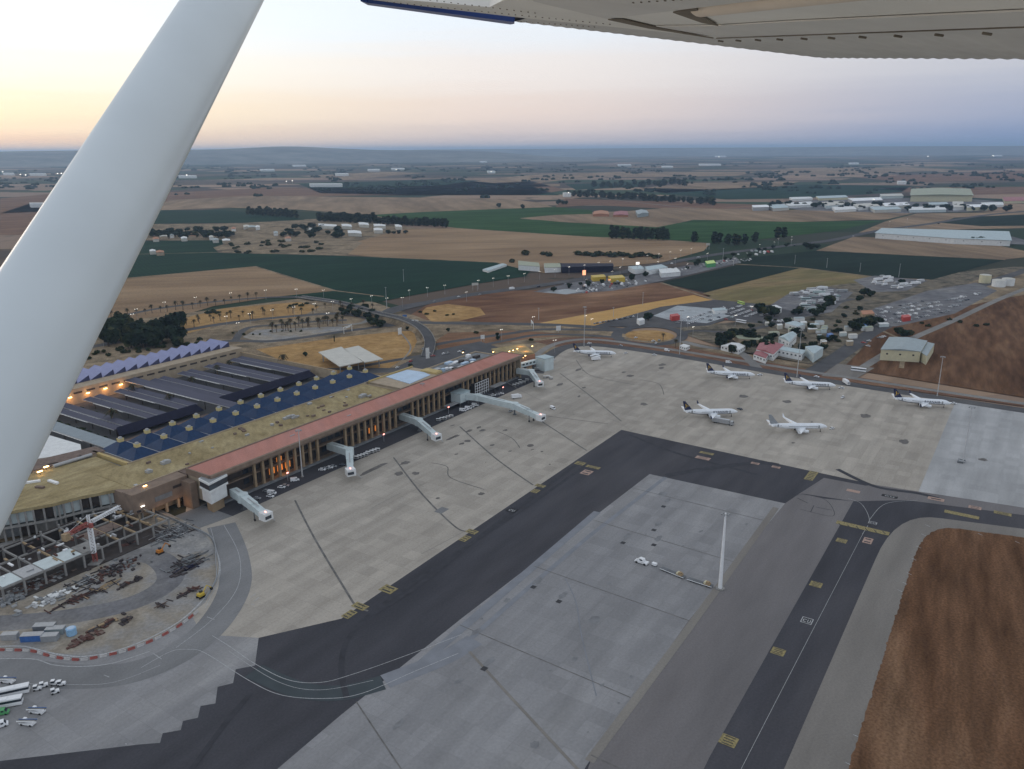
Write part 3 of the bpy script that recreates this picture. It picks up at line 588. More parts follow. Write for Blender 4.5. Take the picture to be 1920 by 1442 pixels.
# bridge approach: curved flyover with parapets
fly = empty('flyover', G(740,600), 0, 'grey curved road flyover with pale parapet walls above the junction', 'bridge')
def flyp(px, z): return [G(x, y, zz) - G(740,600) for (x, y), zz in zip(px, z)]
ctr = cat_rom(flyp([(560,556),(640,568),(700,585),(755,598),(790,615),(806,640),(800,668)], (1.2,4,6,6.5,5,2.5,.6)), 8)
mb = MB(); vs = []
for i, p in enumerate(ctr):
    t = (ctr[min(i+1,len(ctr)-1)] - ctr[max(i-1,0)]); t.z = 0; t.normalize(); nn = Vector((-t.y, t.x, 0))
    vs += [tuple(p + nn*5), tuple(p - nn*5), tuple(p - nn*5 - Vector((0,0,1))), tuple(p + nn*5 - Vector((0,0,1)))]
mb.loft([vs[4*i:4*i+4] for i in range(len(ctr))], 0, False); mb.build('deck', MT['road'], fly)
for sgn in (1, -1):
    mb = MB(); rg = []
    for i, p in enumerate(ctr):
        t = (ctr[min(i+1,len(ctr)-1)] - ctr[max(i-1,0)]); t.z = 0; t.normalize(); nn = Vector((-t.y, t.x, 0)) * sgn
        rg.append([tuple(p + nn*5.02 + Vector((0,0,-.4))), tuple(p + nn*5.35 + Vector((0,0,-.4))), tuple(p + nn*5.35 + Vector((0,0,1.1))), tuple(p + nn*5.02 + Vector((0,0,1.1)))])
    mb.loft(rg, 0, False); mb.build('parapet', MT['rawconcrete'], fly)
mb = MB(); rg = []
for i, p in enumerate(ctr[4:40]):
    t = (ctr[i+5] - ctr[i+3]); t.z = 0; t.normalize(); nn = Vector((-t.y, t.x, 0))
    rg.append([(p + nn*4.6 - Vector((0,0,1.02))).to_tuple(), (p - nn*4.6 - Vector((0,0,1.02))).to_tuple(), (p.x - nn.x*8, p.y - nn.y*8, -.1), (p.x + nn.x*8, p.y + nn.y*8, -.1)])
mb.loft(rg, 0, False); mb.build('embankment', MT['scrub'], fly)
# ------------------------------------------------------------------ terminal, built in its own frame: x along the front, y away from the apron
term = empty('terminal_building', ORG, AX, 'long airport terminal with terracotta front roof, stone columns and blue tiled pyramid roofs', 'terminal')
def TP(name, mat, fn, parent=None):
    mb = MB(); fn(mb); return mb.build(name, mat, parent or term)
def quadbox(u0, u1, v0, v1, z0, z1, mi=0): return lambda m: m.box(((u0+u1)/2, (v0+v1)/2, (z0+z1)/2), (u1-u0, v1-v0, z1-z0), 0, mi)
def many(*fs):
    def f(m):
        for q in fs: q(m)
    return f
UE = 303.0
TP('front_roof', MT['pink'], quadbox(-3, UE, 1.2, 20.5, 19.2, 20))
TP('cornice', MT['cornice'], many(quadbox(-3.4, UE+.4, -.6, 1.2, 18.2, 20.35), quadbox(-3.4, UE+.4, .2, 2.0, 17.3, 18.2), quadbox(-3.4, UE+.4, 20.5, 21.6, 17, 20.5), quadbox(-3.8, -3.0, 1.2, 20.5, 17, 20.4), quadbox(UE, UE+.8, 1.2, 20.5, 17, 20.4)))
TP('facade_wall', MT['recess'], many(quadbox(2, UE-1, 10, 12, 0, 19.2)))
TP('end_wall', MT['beige'], quadbox(UE-1, UE+.2, 2, 48, 0, 17)); TP('end_wall', MT['beige'], quadbox(-3, -2, 4, 20.5, 4, 17.3))
TP('gallery_floor', MT['cornice'], many(quadbox(2, UE-1.5, 7.2, 10, 8.2, 8.9), quadbox(2, UE-1.5, 7.6, 10, 13.2, 13.7), quadbox(2, UE-1.5, 5.2, 10, -.2, .6)))
TP('plinth', MT['greyconcrete'], many(quadbox(2, UE-1.5, 3.4, 5.2, 0, 1.1)))
skip = [(-2, 26), (80, 97), (150, 162), (208, 226)]
col = None
for i in range(46):
    u = 29 + 6.0 * i
    if u > UE - 3: break
    if any(a < u < b for a, b in skip): continue
    if col is None: col = TP('column', MT['column'], many(lambda m: m.box((0, 0, 9.2), (1.5, 1.5, 18.4)), lambda m: m.box((0, 0, .6), (2.1, 2.1, 1.2)), lambda m: m.box((0, .2, 16.8), (1.5, 2.6, 1.2)))); o = col
    else: o = col.copy(); COL.objects.link(o); o.parent = term
    o.location = (u, 6, 0)
win = None
for i in range(48):
    u = 26 + 6.0 * i
    if u > UE - 4: break
    for zz in (4.6, 11.0):
        if win is None: win = TP('window', MT['glass'], lambda m: m.box((0, 0, 0), (3.6, .3, 3.2))); o = win
        else: o = win.copy(); COL.objects.link(o); o.parent = term
        o.location = (u, 9.86, zz)
for u, zz in ((44, 4.6), (50, 4.6), (56, 4.6), (128, 4.6), (134, 4.6), (50, 9.6)):
    TP('lit_window', E_ORANGE, quadbox(u - 1.9, u + 1.9, 9.3, 9.66, zz - 1.8, zz + 1.9))
TP('gutter_roof', MT['gutter'], quadbox(-3, 232, 21.6, 29, 12, 16.6))
TP('ochre_roof', MT['ochre'], many(quadbox(-30, 178, 29, 62.8, 14, 16.4)))
TP('parapet', MT['beige'], many(quadbox(-30, 178, 29, 29.6, 16.4, 17.0), quadbox(-12, 203, 62.2, 62.8, 16.4, 17.1), quadbox(177.4, 178, 29.6, 62.2, 16.4, 17.0)))
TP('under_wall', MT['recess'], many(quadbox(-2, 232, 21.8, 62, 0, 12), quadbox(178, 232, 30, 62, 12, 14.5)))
TP('rear_wall', MT['beige'], many(quadbox(-11, 203, 62.8, 97, 0, 16)))
TP('side_wall', MT['yellowwall'], many(quadbox(-12.6, -11, 62.8, 98, 8, 17.2)))
TP('wall_slit', MT['recess'], quadbox(-12.75, -12.55, 66, 78, 13.4, 14.2)); TP('wall_slit', MT['recess'], quadbox(-12.75, -12.55, 81, 94, 13.4, 14.2))
def bay(m):
    a, b, h = 8.62, 1.7, 4.6
    vs = [(-a,-a,0),(a,-a,0),(a,a,0),(-a,a,0),(-b,-b,h),(b,-b,h),(b,b,h),(-b,b,h)]
    m.add(vs, [(0,1,5,4),(1,2,6,5),(2,3,7,6),(3,0,4,7),(4,5,6,7)])
pb = None
for i in range(12):
    for v in (71.5, 88.3):
        u = 17.25 * i + .3
        if pb is None:
            pb = TP('roof_bay', MT['bluetile'], bay); o = pb
            def lan(m):
                m.box((0, 0, .9), (2.8, 2.8, 1.8), 0, 0); m.box((0, 0, 1.9), (3.1, 3.1, .25), 0, 0)
            TP('lantern', MT['lantern'], lan, pb)
            def cap(m):
                r = [[(1.4*k*math.cos(j*math.pi/4), 1.4*k*math.sin(j*math.pi/4), z-.2) for j in range(8)] for k, z in ((1, 2.23), (.75, 3.0), (.15, 3.4))]
                m.loft(r, 0, False)
            TP('lantern_cap', MT['lantern_top'], cap, pb)
            for ch in pb.children: ch.location = (0, 0, 4.55)
        else:
            o = pb.copy(); COL.objects.link(o); o.parent = term
            for ch in pb.children:
                q = ch.copy(); COL.objects.link(q); q.parent = o
        o.location = (u, v, 16.5)

for i in range(-1, 12): TP('valley_gutter', MT['steel'], quadbox(17.25*i + 8.73, 17.25*i + 9.13, 62.8, 97, 16.4, 16.75))
# clutter on the flat roofs
for i in range(30):
    u = rnd.uniform(-8, 172); v = rnd.uniform(32, 60); h = rnd.uniform(.5, 1.3)
    TP('roof_vent', [MT['cornice'], MT['gutter'], MT['steel']][i % 3], quadbox(u, u + rnd.uniform(.8, 3.4), v, v + rnd.uniform(.8, 2.2), 16.4, 16.4 + h))
for u, v, a, b, h in ((88,47,9,2,1.4),(92,44,6,1.2,1.2),(150,38,6,3,1.8),(-2,44,5,3,1.6),(-14,40,3,3,1.4)):
    TP('air_handler', MT['steel'], many(quadbox(u, u+a, v, v+b, 16.4, 16.4+h), quadbox(u+a*.3, u+a*.7, v+.2, v+b-.2, 16.4+h, 16.8+h)))
for i in range(26):
    u = 6 + i * 8.4 + rnd.uniform(-2, 2); TP('roof_duct', [MT['recess'], MT['steel']][i % 2], quadbox(u, u + rnd.uniform(1.5, 4), 23, 25 + rnd.uniform(0, 2.5), 16.6, 17.1 + rnd.uniform(0, .7)))
for u, v in ((62, 12), (108, 10)): TP('skylight', MT['steel'], quadbox(u, u + 3.5, v, v + .5, 20, 20.4))
# plant rooms behind the far half of the front roof
TP('plant_room', MT['beige'], many(quadbox(182, 232, 29, 60, 12, 17.2)))
TP('membrane_roof', MT['bluewhite'], lambda m: m.prism([(194,30.5),(221,33),(224.5,42),(223.5,58),(199,59)], 17.2, 17.6))
TP('plant_room_rim', MT['yellowwall'], many(quadbox(181.5, 232.5, 60, 60.9, 12, 18.3), quadbox(225, 232, 29.5, 31, 17.2, 18.2)))
TP('yellow_block', MT['yellowwall'], quadbox(225, 233, 31, 46, 12, 18.6))
TP('service_deck', MT['greyconcrete'], many(quadbox(233, UE, 21.6, 48, 11, 16.2), quadbox(233, UE-2, 22, 46, 0, 11)))
for i in range(17):
    u = 236 + rnd.uniform(0, 50); v = 26 + rnd.uniform(0, 18)
    TP('air_handler', [MT['white'], MT['bluewhite'], MT['steel'], MT['recess']][i % 4], quadbox(u, u + rnd.uniform(3, 8), v, v + rnd.uniform(2, 4), 16.2, 16.2 + rnd.uniform(.8, 2.4)))
TP('service_deck_rim', MT['beige'], quadbox(233, UE, 48, 48.8, 11, 17.2))
# far lit deck
TP('lit_deck', MT['ochre'], lambda m: m.prism([(313,29),(343,14),(366,40),(334,54)], 10.5, 12))
TP('lit_deck_wall', MT['orangeroof'], lambda m: m.prism([(312,28),(343,13),(350,20),(345,24),(316,38)], 0, 10.5))
# block at the near end with the brown blank wall over a lit undercroft
TP('end_block', MT['brownwall'], many(quadbox(-36, -3.8, 20, 29, 5.5, 16.6), quadbox(-36, -30, 29, 62, 5, 16.1), quadbox(-8, -4, 12, 20, 0, 15)))
TP('undercroft_wall', MT['beige'], many(quadbox(-34, -5, 26.5, 28, 0, 5.5)))

for u in (-34, -26, -18, -11): TP('undercroft_pier', MT['beige'], quadbox(u, u+1.2, 20.5, 21.7, 0, 5.5))
TP('sign_panel', MT['greyconcrete'], many(quadbox(-24, -14, 19.7, 20, 8.5, 11)))
TP('wall_slit', MT['recess'], many(quadbox(-13, -5, 19.75, 20.02, 12, 13.4)))
# ------------------------------------------------------------------ courts behind with parking canopies
sheet_w('court', [Lw(-20,98), Lw(215,98), Lw(215,252), Lw(-20,252)], MT['road'], .02)
sheet_w('court', [Lw(20,128), Lw(100,128), Lw(100,146), Lw(20,146)], MT['gutter'], .04)
def slab(name, u0, u1, v0, v1, z, tilt, label, cat, grp=None, mat='canopy'):
    e = empty(name, Lw((u0+u1)/2, (v0+v1)/2), AX, label, cat, grp); w, l = u1-u0, v1-v0
    mb = MB(); h = math.tan(tilt) * w
    mb.profile([(-w/2, z), (w/2, z+h), (w/2, z+h+.35), (-w/2, z+.35)], -l/2, l/2); mb.build('roof_sheet', MT[mat], e)
    mb = MB(); mb.box((-w/2-.11, 0, z+.2), (.2, l, .6)); mb.build('gutter', MT['steel'], e)
    mb = MB(); mb.box((-w/2-.3, l*.1, z-.1), (.1, l*.45, .1)); mb.build('light_strip', E_STRIP, e)
    for k in range(4):
        y = -l/2 + l*(k+.5)/4; mb = MB(); mb.box((0, y, z/2), (.5, .5, z)); mb.box((0, y, z+h/2-.2), (w*.7, .3, .3)); mb.build('post', MT['recess'], e)
    return e
nn = 0
for grp, cs, base in (('near', (40, 66.5, 91.5), 40), ('far', (124, 150, 176, 202), 124)):
    for j, cu in enumerate(cs):
        for q, side in enumerate((-1, 1)):
            nn += 1; c0 = cu + side * 4.1
            slab('parking_canopy', c0 - 2.9, c0 + 2.9, 153.2, 243 - (0 if grp == 'far' else 4), 5.6, math.radians(9),
                 f'{nth(2*j+q+1)} slate blue canopy from the near end of the {"court by the orange lit wall" if grp == "near" else "court past the walkway"}', 'canopy', 'parking canopies behind the blue roofs')
slab('covered_walkway', 101, 109.5, 98, 250, 8.4, math.radians(8), 'tall grey covered walkway running between the two canopy courts with a bright edge', 'walkway')
slab('side_walkway', 8, 17.5, 99, 226, 7.4, math.radians(6), 'pale blue low roofed walkway at the near end of the canopy courts', 'walkway', None, 'canopy_pale')
for u0, u1, lb in ((32, 98, 'dark navy sloped roof along the front of the near canopy court'), (114, 208, 'dark navy sloped roof along the front of the far canopy court')):
    e = empty('entrance_roof', Lw((u0+u1)/2, 149.6), AX, lb, 'roof'); w = u1-u0
    mb = MB(); vs = []
    for x, sgn in ((-w/2, 1), (w/2, -1)): vs += [(x, -3.2, 2.8), (x, -3.2, 3.2), (x + 2.5*sgn, 2.6, 7.6), (x + 2.5*sgn, 3.3, 7.0)]
    mb.loft([vs[:4], vs[4:]], 0, False); mb.build('roof_slope', MT['navytile'], e)
    mb = MB(); mb.box((0, 3.2, 3), (w-4, .4, 6)); mb.build('rear_wall', MT['recess'], e)
# rear building with slit windows and saw-tooth skylights
rb = empty('parking_hall', Lw(110, 270), AX, 'long beige hall with slit windows and a row of lilac saw-tooth skylights', 'building')
R = lambda name, m, *fs: TP(name, MT[m] if isinstance(m, str) else m, many(*fs), rb)
R('wall', 'beige', quadbox(-105, 107, -19, -18, 0, 12), quadbox(-105, 107, 22, 23, 0, 11.5), quadbox(-105, -104, -18, 22, 0, 12), quadbox(106, 107, -18, 22, 0, 12))
R('flat_roof', 'beige', quadbox(-104, 106, -18, 22, 11.3, 11.8))
slit = None
for i in range(20):
    u = -98 + i * 10.2
    if slit is None: slit = R('window', 'recess', quadbox(-3.4, 3.4, -.1, .1, -.7, .7)); o = slit
    else: o = slit.copy(); COL.objects.link(o); o.parent = rb
    o.location = (u, -19.05, 8.6)
tooth = None
for i in range(20):
    u = -100 + i * 10.2
    if tooth is None:
        mb = MB(); mb.profile([(0, 0), (9.4, 4.4), (10.0, 0)], 0, 27, 0); tooth = mb.build('skylight', MT['sawtooth'], rb); o = tooth
        mb = MB(); mb.profile([(.2, .05), (9.35, 4.3), (9.9, .05)], -.25, -.02, 0); g = mb.build('gable_end', MT['sawdark'], tooth)
    else:
        o = tooth.copy(); COL.objects.link(o); o.parent = rb; q = g.copy(); COL.objects.link(q); q.parent = o
    o.location = (u, -5, 11.8)
for i, u in enumerate((42, 56, 70, 84, 97)):
    e = empty('wall_lamp', Lw(u, 250.6), AX, f'{nth(i+1)} glowing orange wall lamp from the near end on the hall wall', 'lamp', 'orange lamps on the hall wall')
    mb = MB(); mb.box((0, -.9, 6.7), (2.4, .9, .35)); mb.build('lamp_head', E_WARM, e); mb = MB(); mb.box((0, -.2, 6.9), (.3, .9, .2)); mb.build('bracket', MT['recess'], e)
    pl = bpy.data.lights.new('lamp_light', 'POINT'); pl.energy = 800; pl.color = (1, .42, .12); pl.shadow_soft_size = .8
    lo = bpy.data.objects.new('lamp_light', pl); COL.objects.link(lo); lo.location = Lw(u, 247.6, 5.6)
ew = empty('boundary_wall', Lw(215, 190), AX, 'plain beige wall closing the far end of the canopy court', 'wall')
mb = MB(); mb.box((0, 0, 4), (1.2, 122, 8)); mb.build('wall_body', MT['beige'], ew); mb = MB(); mb.box((0, 0, 8.15), (1.7, 122.4, .3)); mb.build('coping', MT['timber'], ew)
# ------------------------------------------------------------------ helper: a building with vertical walls from roof corners seen in the photo
def corners(px, zt): return [G(x, y, zt) for x, y in px]
def building(name, label, cat, px, zt, walls, roof, z0=0.0, rim=.5, group=None, extra=None, ridge=0.0, wins=0, wmat='glass'):
    P = corners(px, zt); c = sum(P, Vector()) / len(P); c.z = z0
    e = empty(name, c, 0, label, cat, group); q = [(p.x - c.x, p.y - c.y) for p in P]; h = zt - z0
    mb = MB(); mb.prism(q, 0, h - .02); mb.build('wall', MT[walls], e)
    sc = lambda k: [(x * k, y * k) for x, y in q]
    if ridge > 0 and len(q) == 4:
        l0 = math.dist(q[0], q[1]); l1 = math.dist(q[1], q[2])
        if l1 > l0: q = q[1:] + q[:1]
        m1 = ((q[1][0]+q[2][0])/2, (q[1][1]+q[2][1])/2); m0 = ((q[3][0]+q[0][0])/2, (q[3][1]+q[0][1])/2)
        mb = MB(); k = 1.03
        vs = [(x*k, y*k, h) for x, y in q] + [(m0[0]*k, m0[1]*k, h + ridge), (m1[0]*k, m1[1]*k, h + ridge)]
        mb.add(vs, [(0,1,5,4), (2,3,4,5), (1,2,5), (3,0,4), (3,2,1,0)]); mb.build('roof', MT[roof], e)
    else:
        mb = MB(); mb.prism(sc(1.02), h, h + rim); mb.build('roof', MT[roof], e)
    if wins:
        n = len(q); a = sum(q[i][0]*q[(i+1)%n][1] - q[(i+1)%n][0]*q[i][1] for i in range(n))
        for i in range(n):
            p0, p1 = Vector(q[i]), Vector(q[(i+1) % n]); d = p1 - p0; ln = d.length
            if ln < 4: continue
            d.normalize(); nr = Vector((d.y, -d.x)) * (1 if a > 0 else -1)
            if nr.dot(Vector((c.x, c.y)) + p0) > 0: continue
            k = max(1, int(ln / wins))
            for j in range(k):
                s = p0 + d * (ln * (j + .5) / k); mb = MB(); mb.box((0, 0, 0), (min(1.6, wins*.4), .16, min(1.3, h*.3)))
                mb.build('window', MT[wmat], e, (s.x + nr.x*.05, s.y + nr.y*.05, h*.62), math.atan2(d.y, d.x))
    if extra: extra(e, q, h)
    return e
# ochre annex and the concrete frame going up below it
ax = [(250,884),(252,917),(222,917),(150,931),(100,944),(0,962),(-70,972),(-60,915),(40,893),(180,856)]
P = corners(ax, 16.2); c0 = sum(P, Vector()) / len(P); c0.z = 0
an = empty('annex_building', c0, 0, 'low terminal annex with a broad ochre gravel roof above the building site', 'building')
mb = MB(); mb.prism([(p.x - c0.x, p.y - c0.y) for p in P], 14.6, 16.2); mb.build('roof', MT['ochre'], an)
mb = MB(); mb.prism([((p.x - c0.x)*.9 + 3, (p.y - c0.y)*.86 + 7) for p in P], 0, 14.6); mb.build('wall', MT['greyconcrete'], an)
fe = [G(x, y, 16.2) - c0 for x, y in ((250,916),(222,918),(186,925),(150,932),(118,940),(100,945),(60,952),(30,957),(0,962),(-34,967))]
for i in range(len(fe) - 1):
    a, b = fe[i], fe[i+1]; d = b - a; d.z = 0; n = Vector((d.y, -d.x, 0)).normalized()
    if n.y < 0: n = -n
    an_ = math.atan2(d.y, d.x); m = (a + b)/2
    for t in (0, .5): q = a + (b - a)*t + n*1.0; mb = MB(); mb.box((q.x, q.y, 7.3), (.9, .9, 14.6), an_); mb.build('column', MT['rawconcrete'], an)
    for k, zz in ((0, 4.2), (1, 11.2)):
        q = m + n*(2.6 if k else 3.2); mb = MB(); mb.box((q.x, q.y, zz), (d.length*.96, .4, 5.6), an_); mb.build('hoarding' if (i + k) % 3 else 'opening', MT[['recess','bridge','greyconcrete','bridge','rawconcrete','recess'][(i*2 + k) % 6]], an)
    q = m + n*.5; mb = MB(); mb.box((q.x, q.y, 7.7), (d.length, 2.4, .6), an_); mb.build('floor_edge', MT['rawconcrete'], an)
for k, (x, y) in enumerate(((150,858),(100,872),(60,905),(30,918),(75,915),(100,905),(255,912))):
    p = G(x, y, 16.2) - c0; mb = MB(); mb.box((p.x, p.y, 16.7), (2 + k % 3 * 3, 1.6, 1), AX - k*.3); mb.build('roof_unit', MT[['steel','gutter','white'][k % 3]], an)
p0, p1 = G(100,875,17) - c0, G(172,853,17) - c0
mb = MB(); mb.tube([(p0.x, p0.y, 17.2), (p1.x, p1.y, 17.2)], 1.0, 10); mb.build('roof_duct', MT['steel'], an)
building('courtyard_block', 'pale pinkish flat roofed block beside the blue walkway', 'building', [(75,812),(150,834),(152,848),(60,862),(40,840)], 9, 'beige', 'wall_white', 0, .3)
building('parapet_block', 'narrow brown flat roofed block behind the ochre annex roof', 'building', [(60,866),(178,838),(196,846),(60,884)], 16.8, 'beige', 'gutter', 0, .4)
for k, (x, y) in enumerate(((75,886),(87,877))):
    p = G(x, y, 17.8); e = empty('roof_lamp', p, AX, ['orange roof lamp at the corner of the annex, the one nearer the wing strut','orange roof lamp glowing beside the pipe on the annex'][k], 'lamp', 'orange lamps on the annex roof')
    mb = MB(); mb.box((0, 0, .6), (2.6, .7, .4)); mb.build('lamp_head', E_WARM, e); mb = MB(); mb.box((0, 0, -.5), (.2, .2, 1.9)); mb.build('post', MT['recess'], e)
# the frame
fr = empty('concrete_frame', Lw(-71, 16), AX, 'unfinished concrete frame building with open bays and dark voids', 'construction')
nb = 9; du = 8.8
fu = [-39 + i * du for i in range(nb + 1)]
zt = 7.2
for i, u in enumerate(fu):
    for j, v in enumerate((-17, -6, 6, 20)):
        mb = MB(); mb.box((u, v, zt/2 + (0 if j < 3 else .8)), (.8, .8, zt + (0 if j < 3 else 1.6))); mb.build('column', MT['rawconcrete'], fr)
    mb = MB(); mb.box((u, 2, zt - .45), (.7, 37, .9)); mb.build('beam', MT['timber'] if i in (3, 6, 7, 8) else MT['rawconcrete'], fr)
for v in (-17, -6, 6, 20): mb = MB(); mb.box((0, v, zt - .4), (nb*du, .6, .76)); mb.build('edge_beam', MT['rawconcrete'], fr)
for i in range(nb):
    u = fu[i] + du/2
    if i in (0, 1, 2, 3): mb = MB(); mb.box((u, -11.5, zt + .12), (du - .75, 10.2, .2)); mb.build('formwork_deck', MT['bridge'] if i % 3 != 1 else MT['steel'], fr)
    if i in (4,): mb = MB(); mb.box((u, -11.5, zt + .12), (du - .75, 10.2, .2)); mb.build('slab', MT['rawconcrete'], fr)
    if i in (5, 6): mb = MB(); mb.box((u, -1, zt + .12), (du - .75, 8, .2)); mb.build('slab', MT['gutter'], fr)
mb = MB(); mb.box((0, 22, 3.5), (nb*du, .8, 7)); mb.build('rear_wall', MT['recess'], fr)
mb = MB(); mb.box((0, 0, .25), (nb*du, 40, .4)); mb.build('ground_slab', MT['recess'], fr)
for i in range(60):
    u = rnd.uniform(-39, 39); v = rnd.uniform(-17, 20)
    mb = MB(); a, b = rnd.uniform(.4, 4), rnd.uniform(.3, 1.2); mb.box((u, v, zt + .5), (a, b, rnd.uniform(.3, 1.1)), rnd.choice((0, math.pi/2))); mb.build('formwork_bundle', MT[rnd.choice(['timber','rust','steel','darkpile','white'])], fr)
# tower crane
cb = G(180, 1057); tc_ = empty('tower_crane', cb, 0, 'white lattice tower crane with red base and red counter jib on the building site', 'crane')
def lattice(mb, a, b, w, n, mi=0, up=Vector((0,0,1)), r=.16):
    a, b = Vector(a), Vector(b); d = (b - a).normalized(); s = d.cross(up)
    if s.length < .1: s = d.cross(Vector((1, .3, 0)))
    s.normalize(); t = d.cross(s); cs = [(s*x + t*y) * w/2 for x, y in ((-1,-1),(1,-1),(1,1),(-1,1))]
    for q in cs: mb.tube([a + q, b + q], r, 4, mi, True, False)
    for i in range(n):
        p, p2 = a + (b - a) * (i / n), a + (b - a) * ((i + 1) / n)
        for k in range(4):
            mb.tube([p + cs[k], p2 + cs[(k+1) % 4]], r*.7, 4, mi, False, False); mb.tube([p + cs[k], p + cs[(k+1) % 4]], r*.7, 4, mi, False, False)
mb = MB(); lattice(mb, (0,0,1), (0,0,6), 1.7, 3); mb.build('mast_base', MT['barrier_red'], tc_)
mb = MB(); lattice(mb, (0,0,6), (0,0,19.2), 1.7, 8, 0, Vector((0,0,1)), .24); mb.build('mast', MT['white'], tc_)
mb = MB(); mb.box((0,0,.5), (5,5,1)); mb.box((0,0,1.1), (3,3,.6)); mb.build('ballast_base', MT['rawconcrete'], tc_)
mb = MB(); mb.box((0,0,19.7), (2.4,2.4,1.0)); mb.box((1.4,-1.2,20.2), (1.5,1.5,2.0)); mb.build('slewing_unit', MT['barrier_red'], tc_)
jd = (G(224,950,21) - cb); jd.z = 0; jl = jd.length; jd.normalize(); ang = math.atan2(jd.y, jd.x)
mb = MB(); lattice(mb, Vector((0,0,21)) + jd*1.5, Vector((0,0,21)) + jd*jl, 1.3, 14, 0, Vector((0,0,1)), .15); mb.build('jib', MT['white'], tc_)
mb = MB(); lattice(mb, Vector((0,0,21)) - jd*1, Vector((0,0,21)) - jd*13, 1.4, 5, 0, Vector((0,0,1)), .2); mb.build('counter_jib', MT['barrier_red'], tc_)
cw = -jd*13; mb = MB(); mb.box((cw.x, cw.y, 20.2), (2.6, 2.6, 3.2), ang); mb.build('counterweight', MT['timber'], tc_)
mb = MB(); lattice(mb, (0,0,20.2), (0,0,25), 1.0, 3); mb.tube([Vector((0,0,25)), Vector((0,0,21.6)) + jd*jl*.7], .08, 4); mb.tube([Vector((0,0,25)), Vector((0,0,21.6)) - jd*12], .08, 4); mb.build('tower_head', MT['white'], tc_)
mb = MB(); hk = jd * jl * .7; mb.tube([(hk.x, hk.y, 20.4), (hk.x, hk.y, 12)], .06, 4); mb.box((hk.x, hk.y, 11.6), (.6,.6,.9)); mb.build('hook_line', MT['dark'], tc_)
# ------------------------------------------------------------------ passenger bridges
def tunnel(name, mat, parent, a, b, w, z0a, z1a, z0b, z1b):
    a, b = Vector(a), Vector(b); d = (b - a).normalized(); n = Vector((-d.y, d.x, 0)) * w / 2
    mb = MB(); mb.loft([[(p+n).to_tuple()[:2] + (z0,), (p-n).to_tuple()[:2] + (z0,), (p-n).to_tuple()[:2] + (z1,), (p+n).to_tuple()[:2] + (z1,)] for p, z0, z1 in ((a, z0a, z1a), (b, z0b, z1b))], 0, False)
    return mb.build(name, mat, parent)
def cyl(mb, x, y, z0, z1, r, n=12, mi=0): return mb.tube([(x, y, z0), (x, y, z1)], r, n, mi)
def jet_bridge(label, pts, rot=(), tele=1, w=4.3, lamp=None):
    P = [Lw(u, v) for u, v in pts]; o = P[0].copy(); e = empty('passenger_bridge', o, 0, label, 'jet bridge', 'passenger bridges along the terminal front'); P = [p - o for p in P]
    for i in range(len(P) - 1):
        a, b = P[i], P[i+1]; last = i == len(P) - 2
        if last and tele:
            m = a + (b - a) * .5; d = (b - a).normalized()
            tunnel('tunnel', MT['bridge'], e, a, m + d*1.2, w, 4.6, 8.7, 4.3, 8.3); tunnel('tunnel', MT['bridge'], e, m, b, w*.87, 4.4, 8.0, 4.0, 7.5)
            n = Vector((-d.y, d.x, 0)); q = m + d * (b - m).length * .35
            for sg in (1, -1):
                mb = MB(); mb.box((q.x + n.x*sg*2, q.y + n.y*sg*2, 2.4), (.5, .5, 4.8)); mb.build('drive_leg', MT['bridge_dark'], e)
                mb = MB(); mb.tube([(q.x + n.x*sg*2 - n.x*.3, q.y + n.y*sg*2 - n.y*.3, .7), (q.x + n.x*sg*2 + n.x*.3, q.y + n.y*sg*2 + n.y*.3, .7)], .7, 12); mb.build('wheel', MT['dark'], e)
        else: tunnel('tunnel', MT['bridge'], e, a, b, w, 4.5, 8.7, 4.5, 8.7)
        mb = MB(); d = (b - a).normalized(); mb.box(((a.x+b.x)/2, (a.y+b.y)/2, 8.8 if not (last and tele) else 8.62), ((b-a).length*.5, .6, .25), math.atan2(d.y, d.x)); mb.build('roof_walkway', MT['steel'], e)
    for i in range(1, len(P) - 1):
        mb = MB(); cyl(mb, P[i].x, P[i].y, 4.4, 9.0, 2.9, 16); mb.build('rotunda', MT['bridge'], e)
        mb = MB(); cyl(mb, P[i].x, P[i].y, 0, 4.6, .55, 10); mb.box((P[i].x, P[i].y, .2), (2.6, 2.6, .4)); mb.build('support_column', MT['bridge_dark'], e)
    d = (P[-1] - P[-2]).normalized(); an_ = math.atan2(d.y, d.x); q = P[-1] + d * 1.2
    mb = MB(); mb.box((q.x, q.y, 6.0), (5, 5.2, 4.0), an_ + .25); mb.build('cab', MT['wall_white'], e)
    q2 = q + d*2.55; mb = MB(); mb.box((q2.x + .15, q2.y, 5.9), (.5, 3.6, 1.6), an_ + .25); mb.build('cab_window', MT['glass'], e)
    n = Vector((-d.y, d.x, 0)); s0 = P[-1] - d*2 + n*2.6
    mb = MB()
    for k in range(8): mb.box((s0.x + n.x*k*.45, s0.y + n.y*k*.45, 4.3 - k*.55), (1.1, .5, .12), an_)
    mb.build('service_stair', MT['steel'], e)
    mb = MB(); mb.box((q.x, q.y, 8.12), (1.6, .5, .22), an_); mb.build('beacon', lamp or E_RED, e)
    return e
jet_bridge('passenger bridge leaving the white control cabin at the near terminal corner', [(9.5, 0), (7.1,-10.9), (0.2,-36.6)])
jet_bridge('passenger bridge bent sharply back beside parked service cars, second from the near end', [(88.6, 8), (87.4,-10.7), (66.5,-32.1)])
jet_bridge('passenger bridge with a black skid mark under its cab, third from the near end', [(157.4, 8), (154.1,-10.6), (139.4,-37.2)])
b4 = jet_bridge('longest passenger bridge, in two spans, ending in a pinkish cab on the stand', [(217, 2), (221.5,-12), (218.8,-46.7), (209.0,-74)])
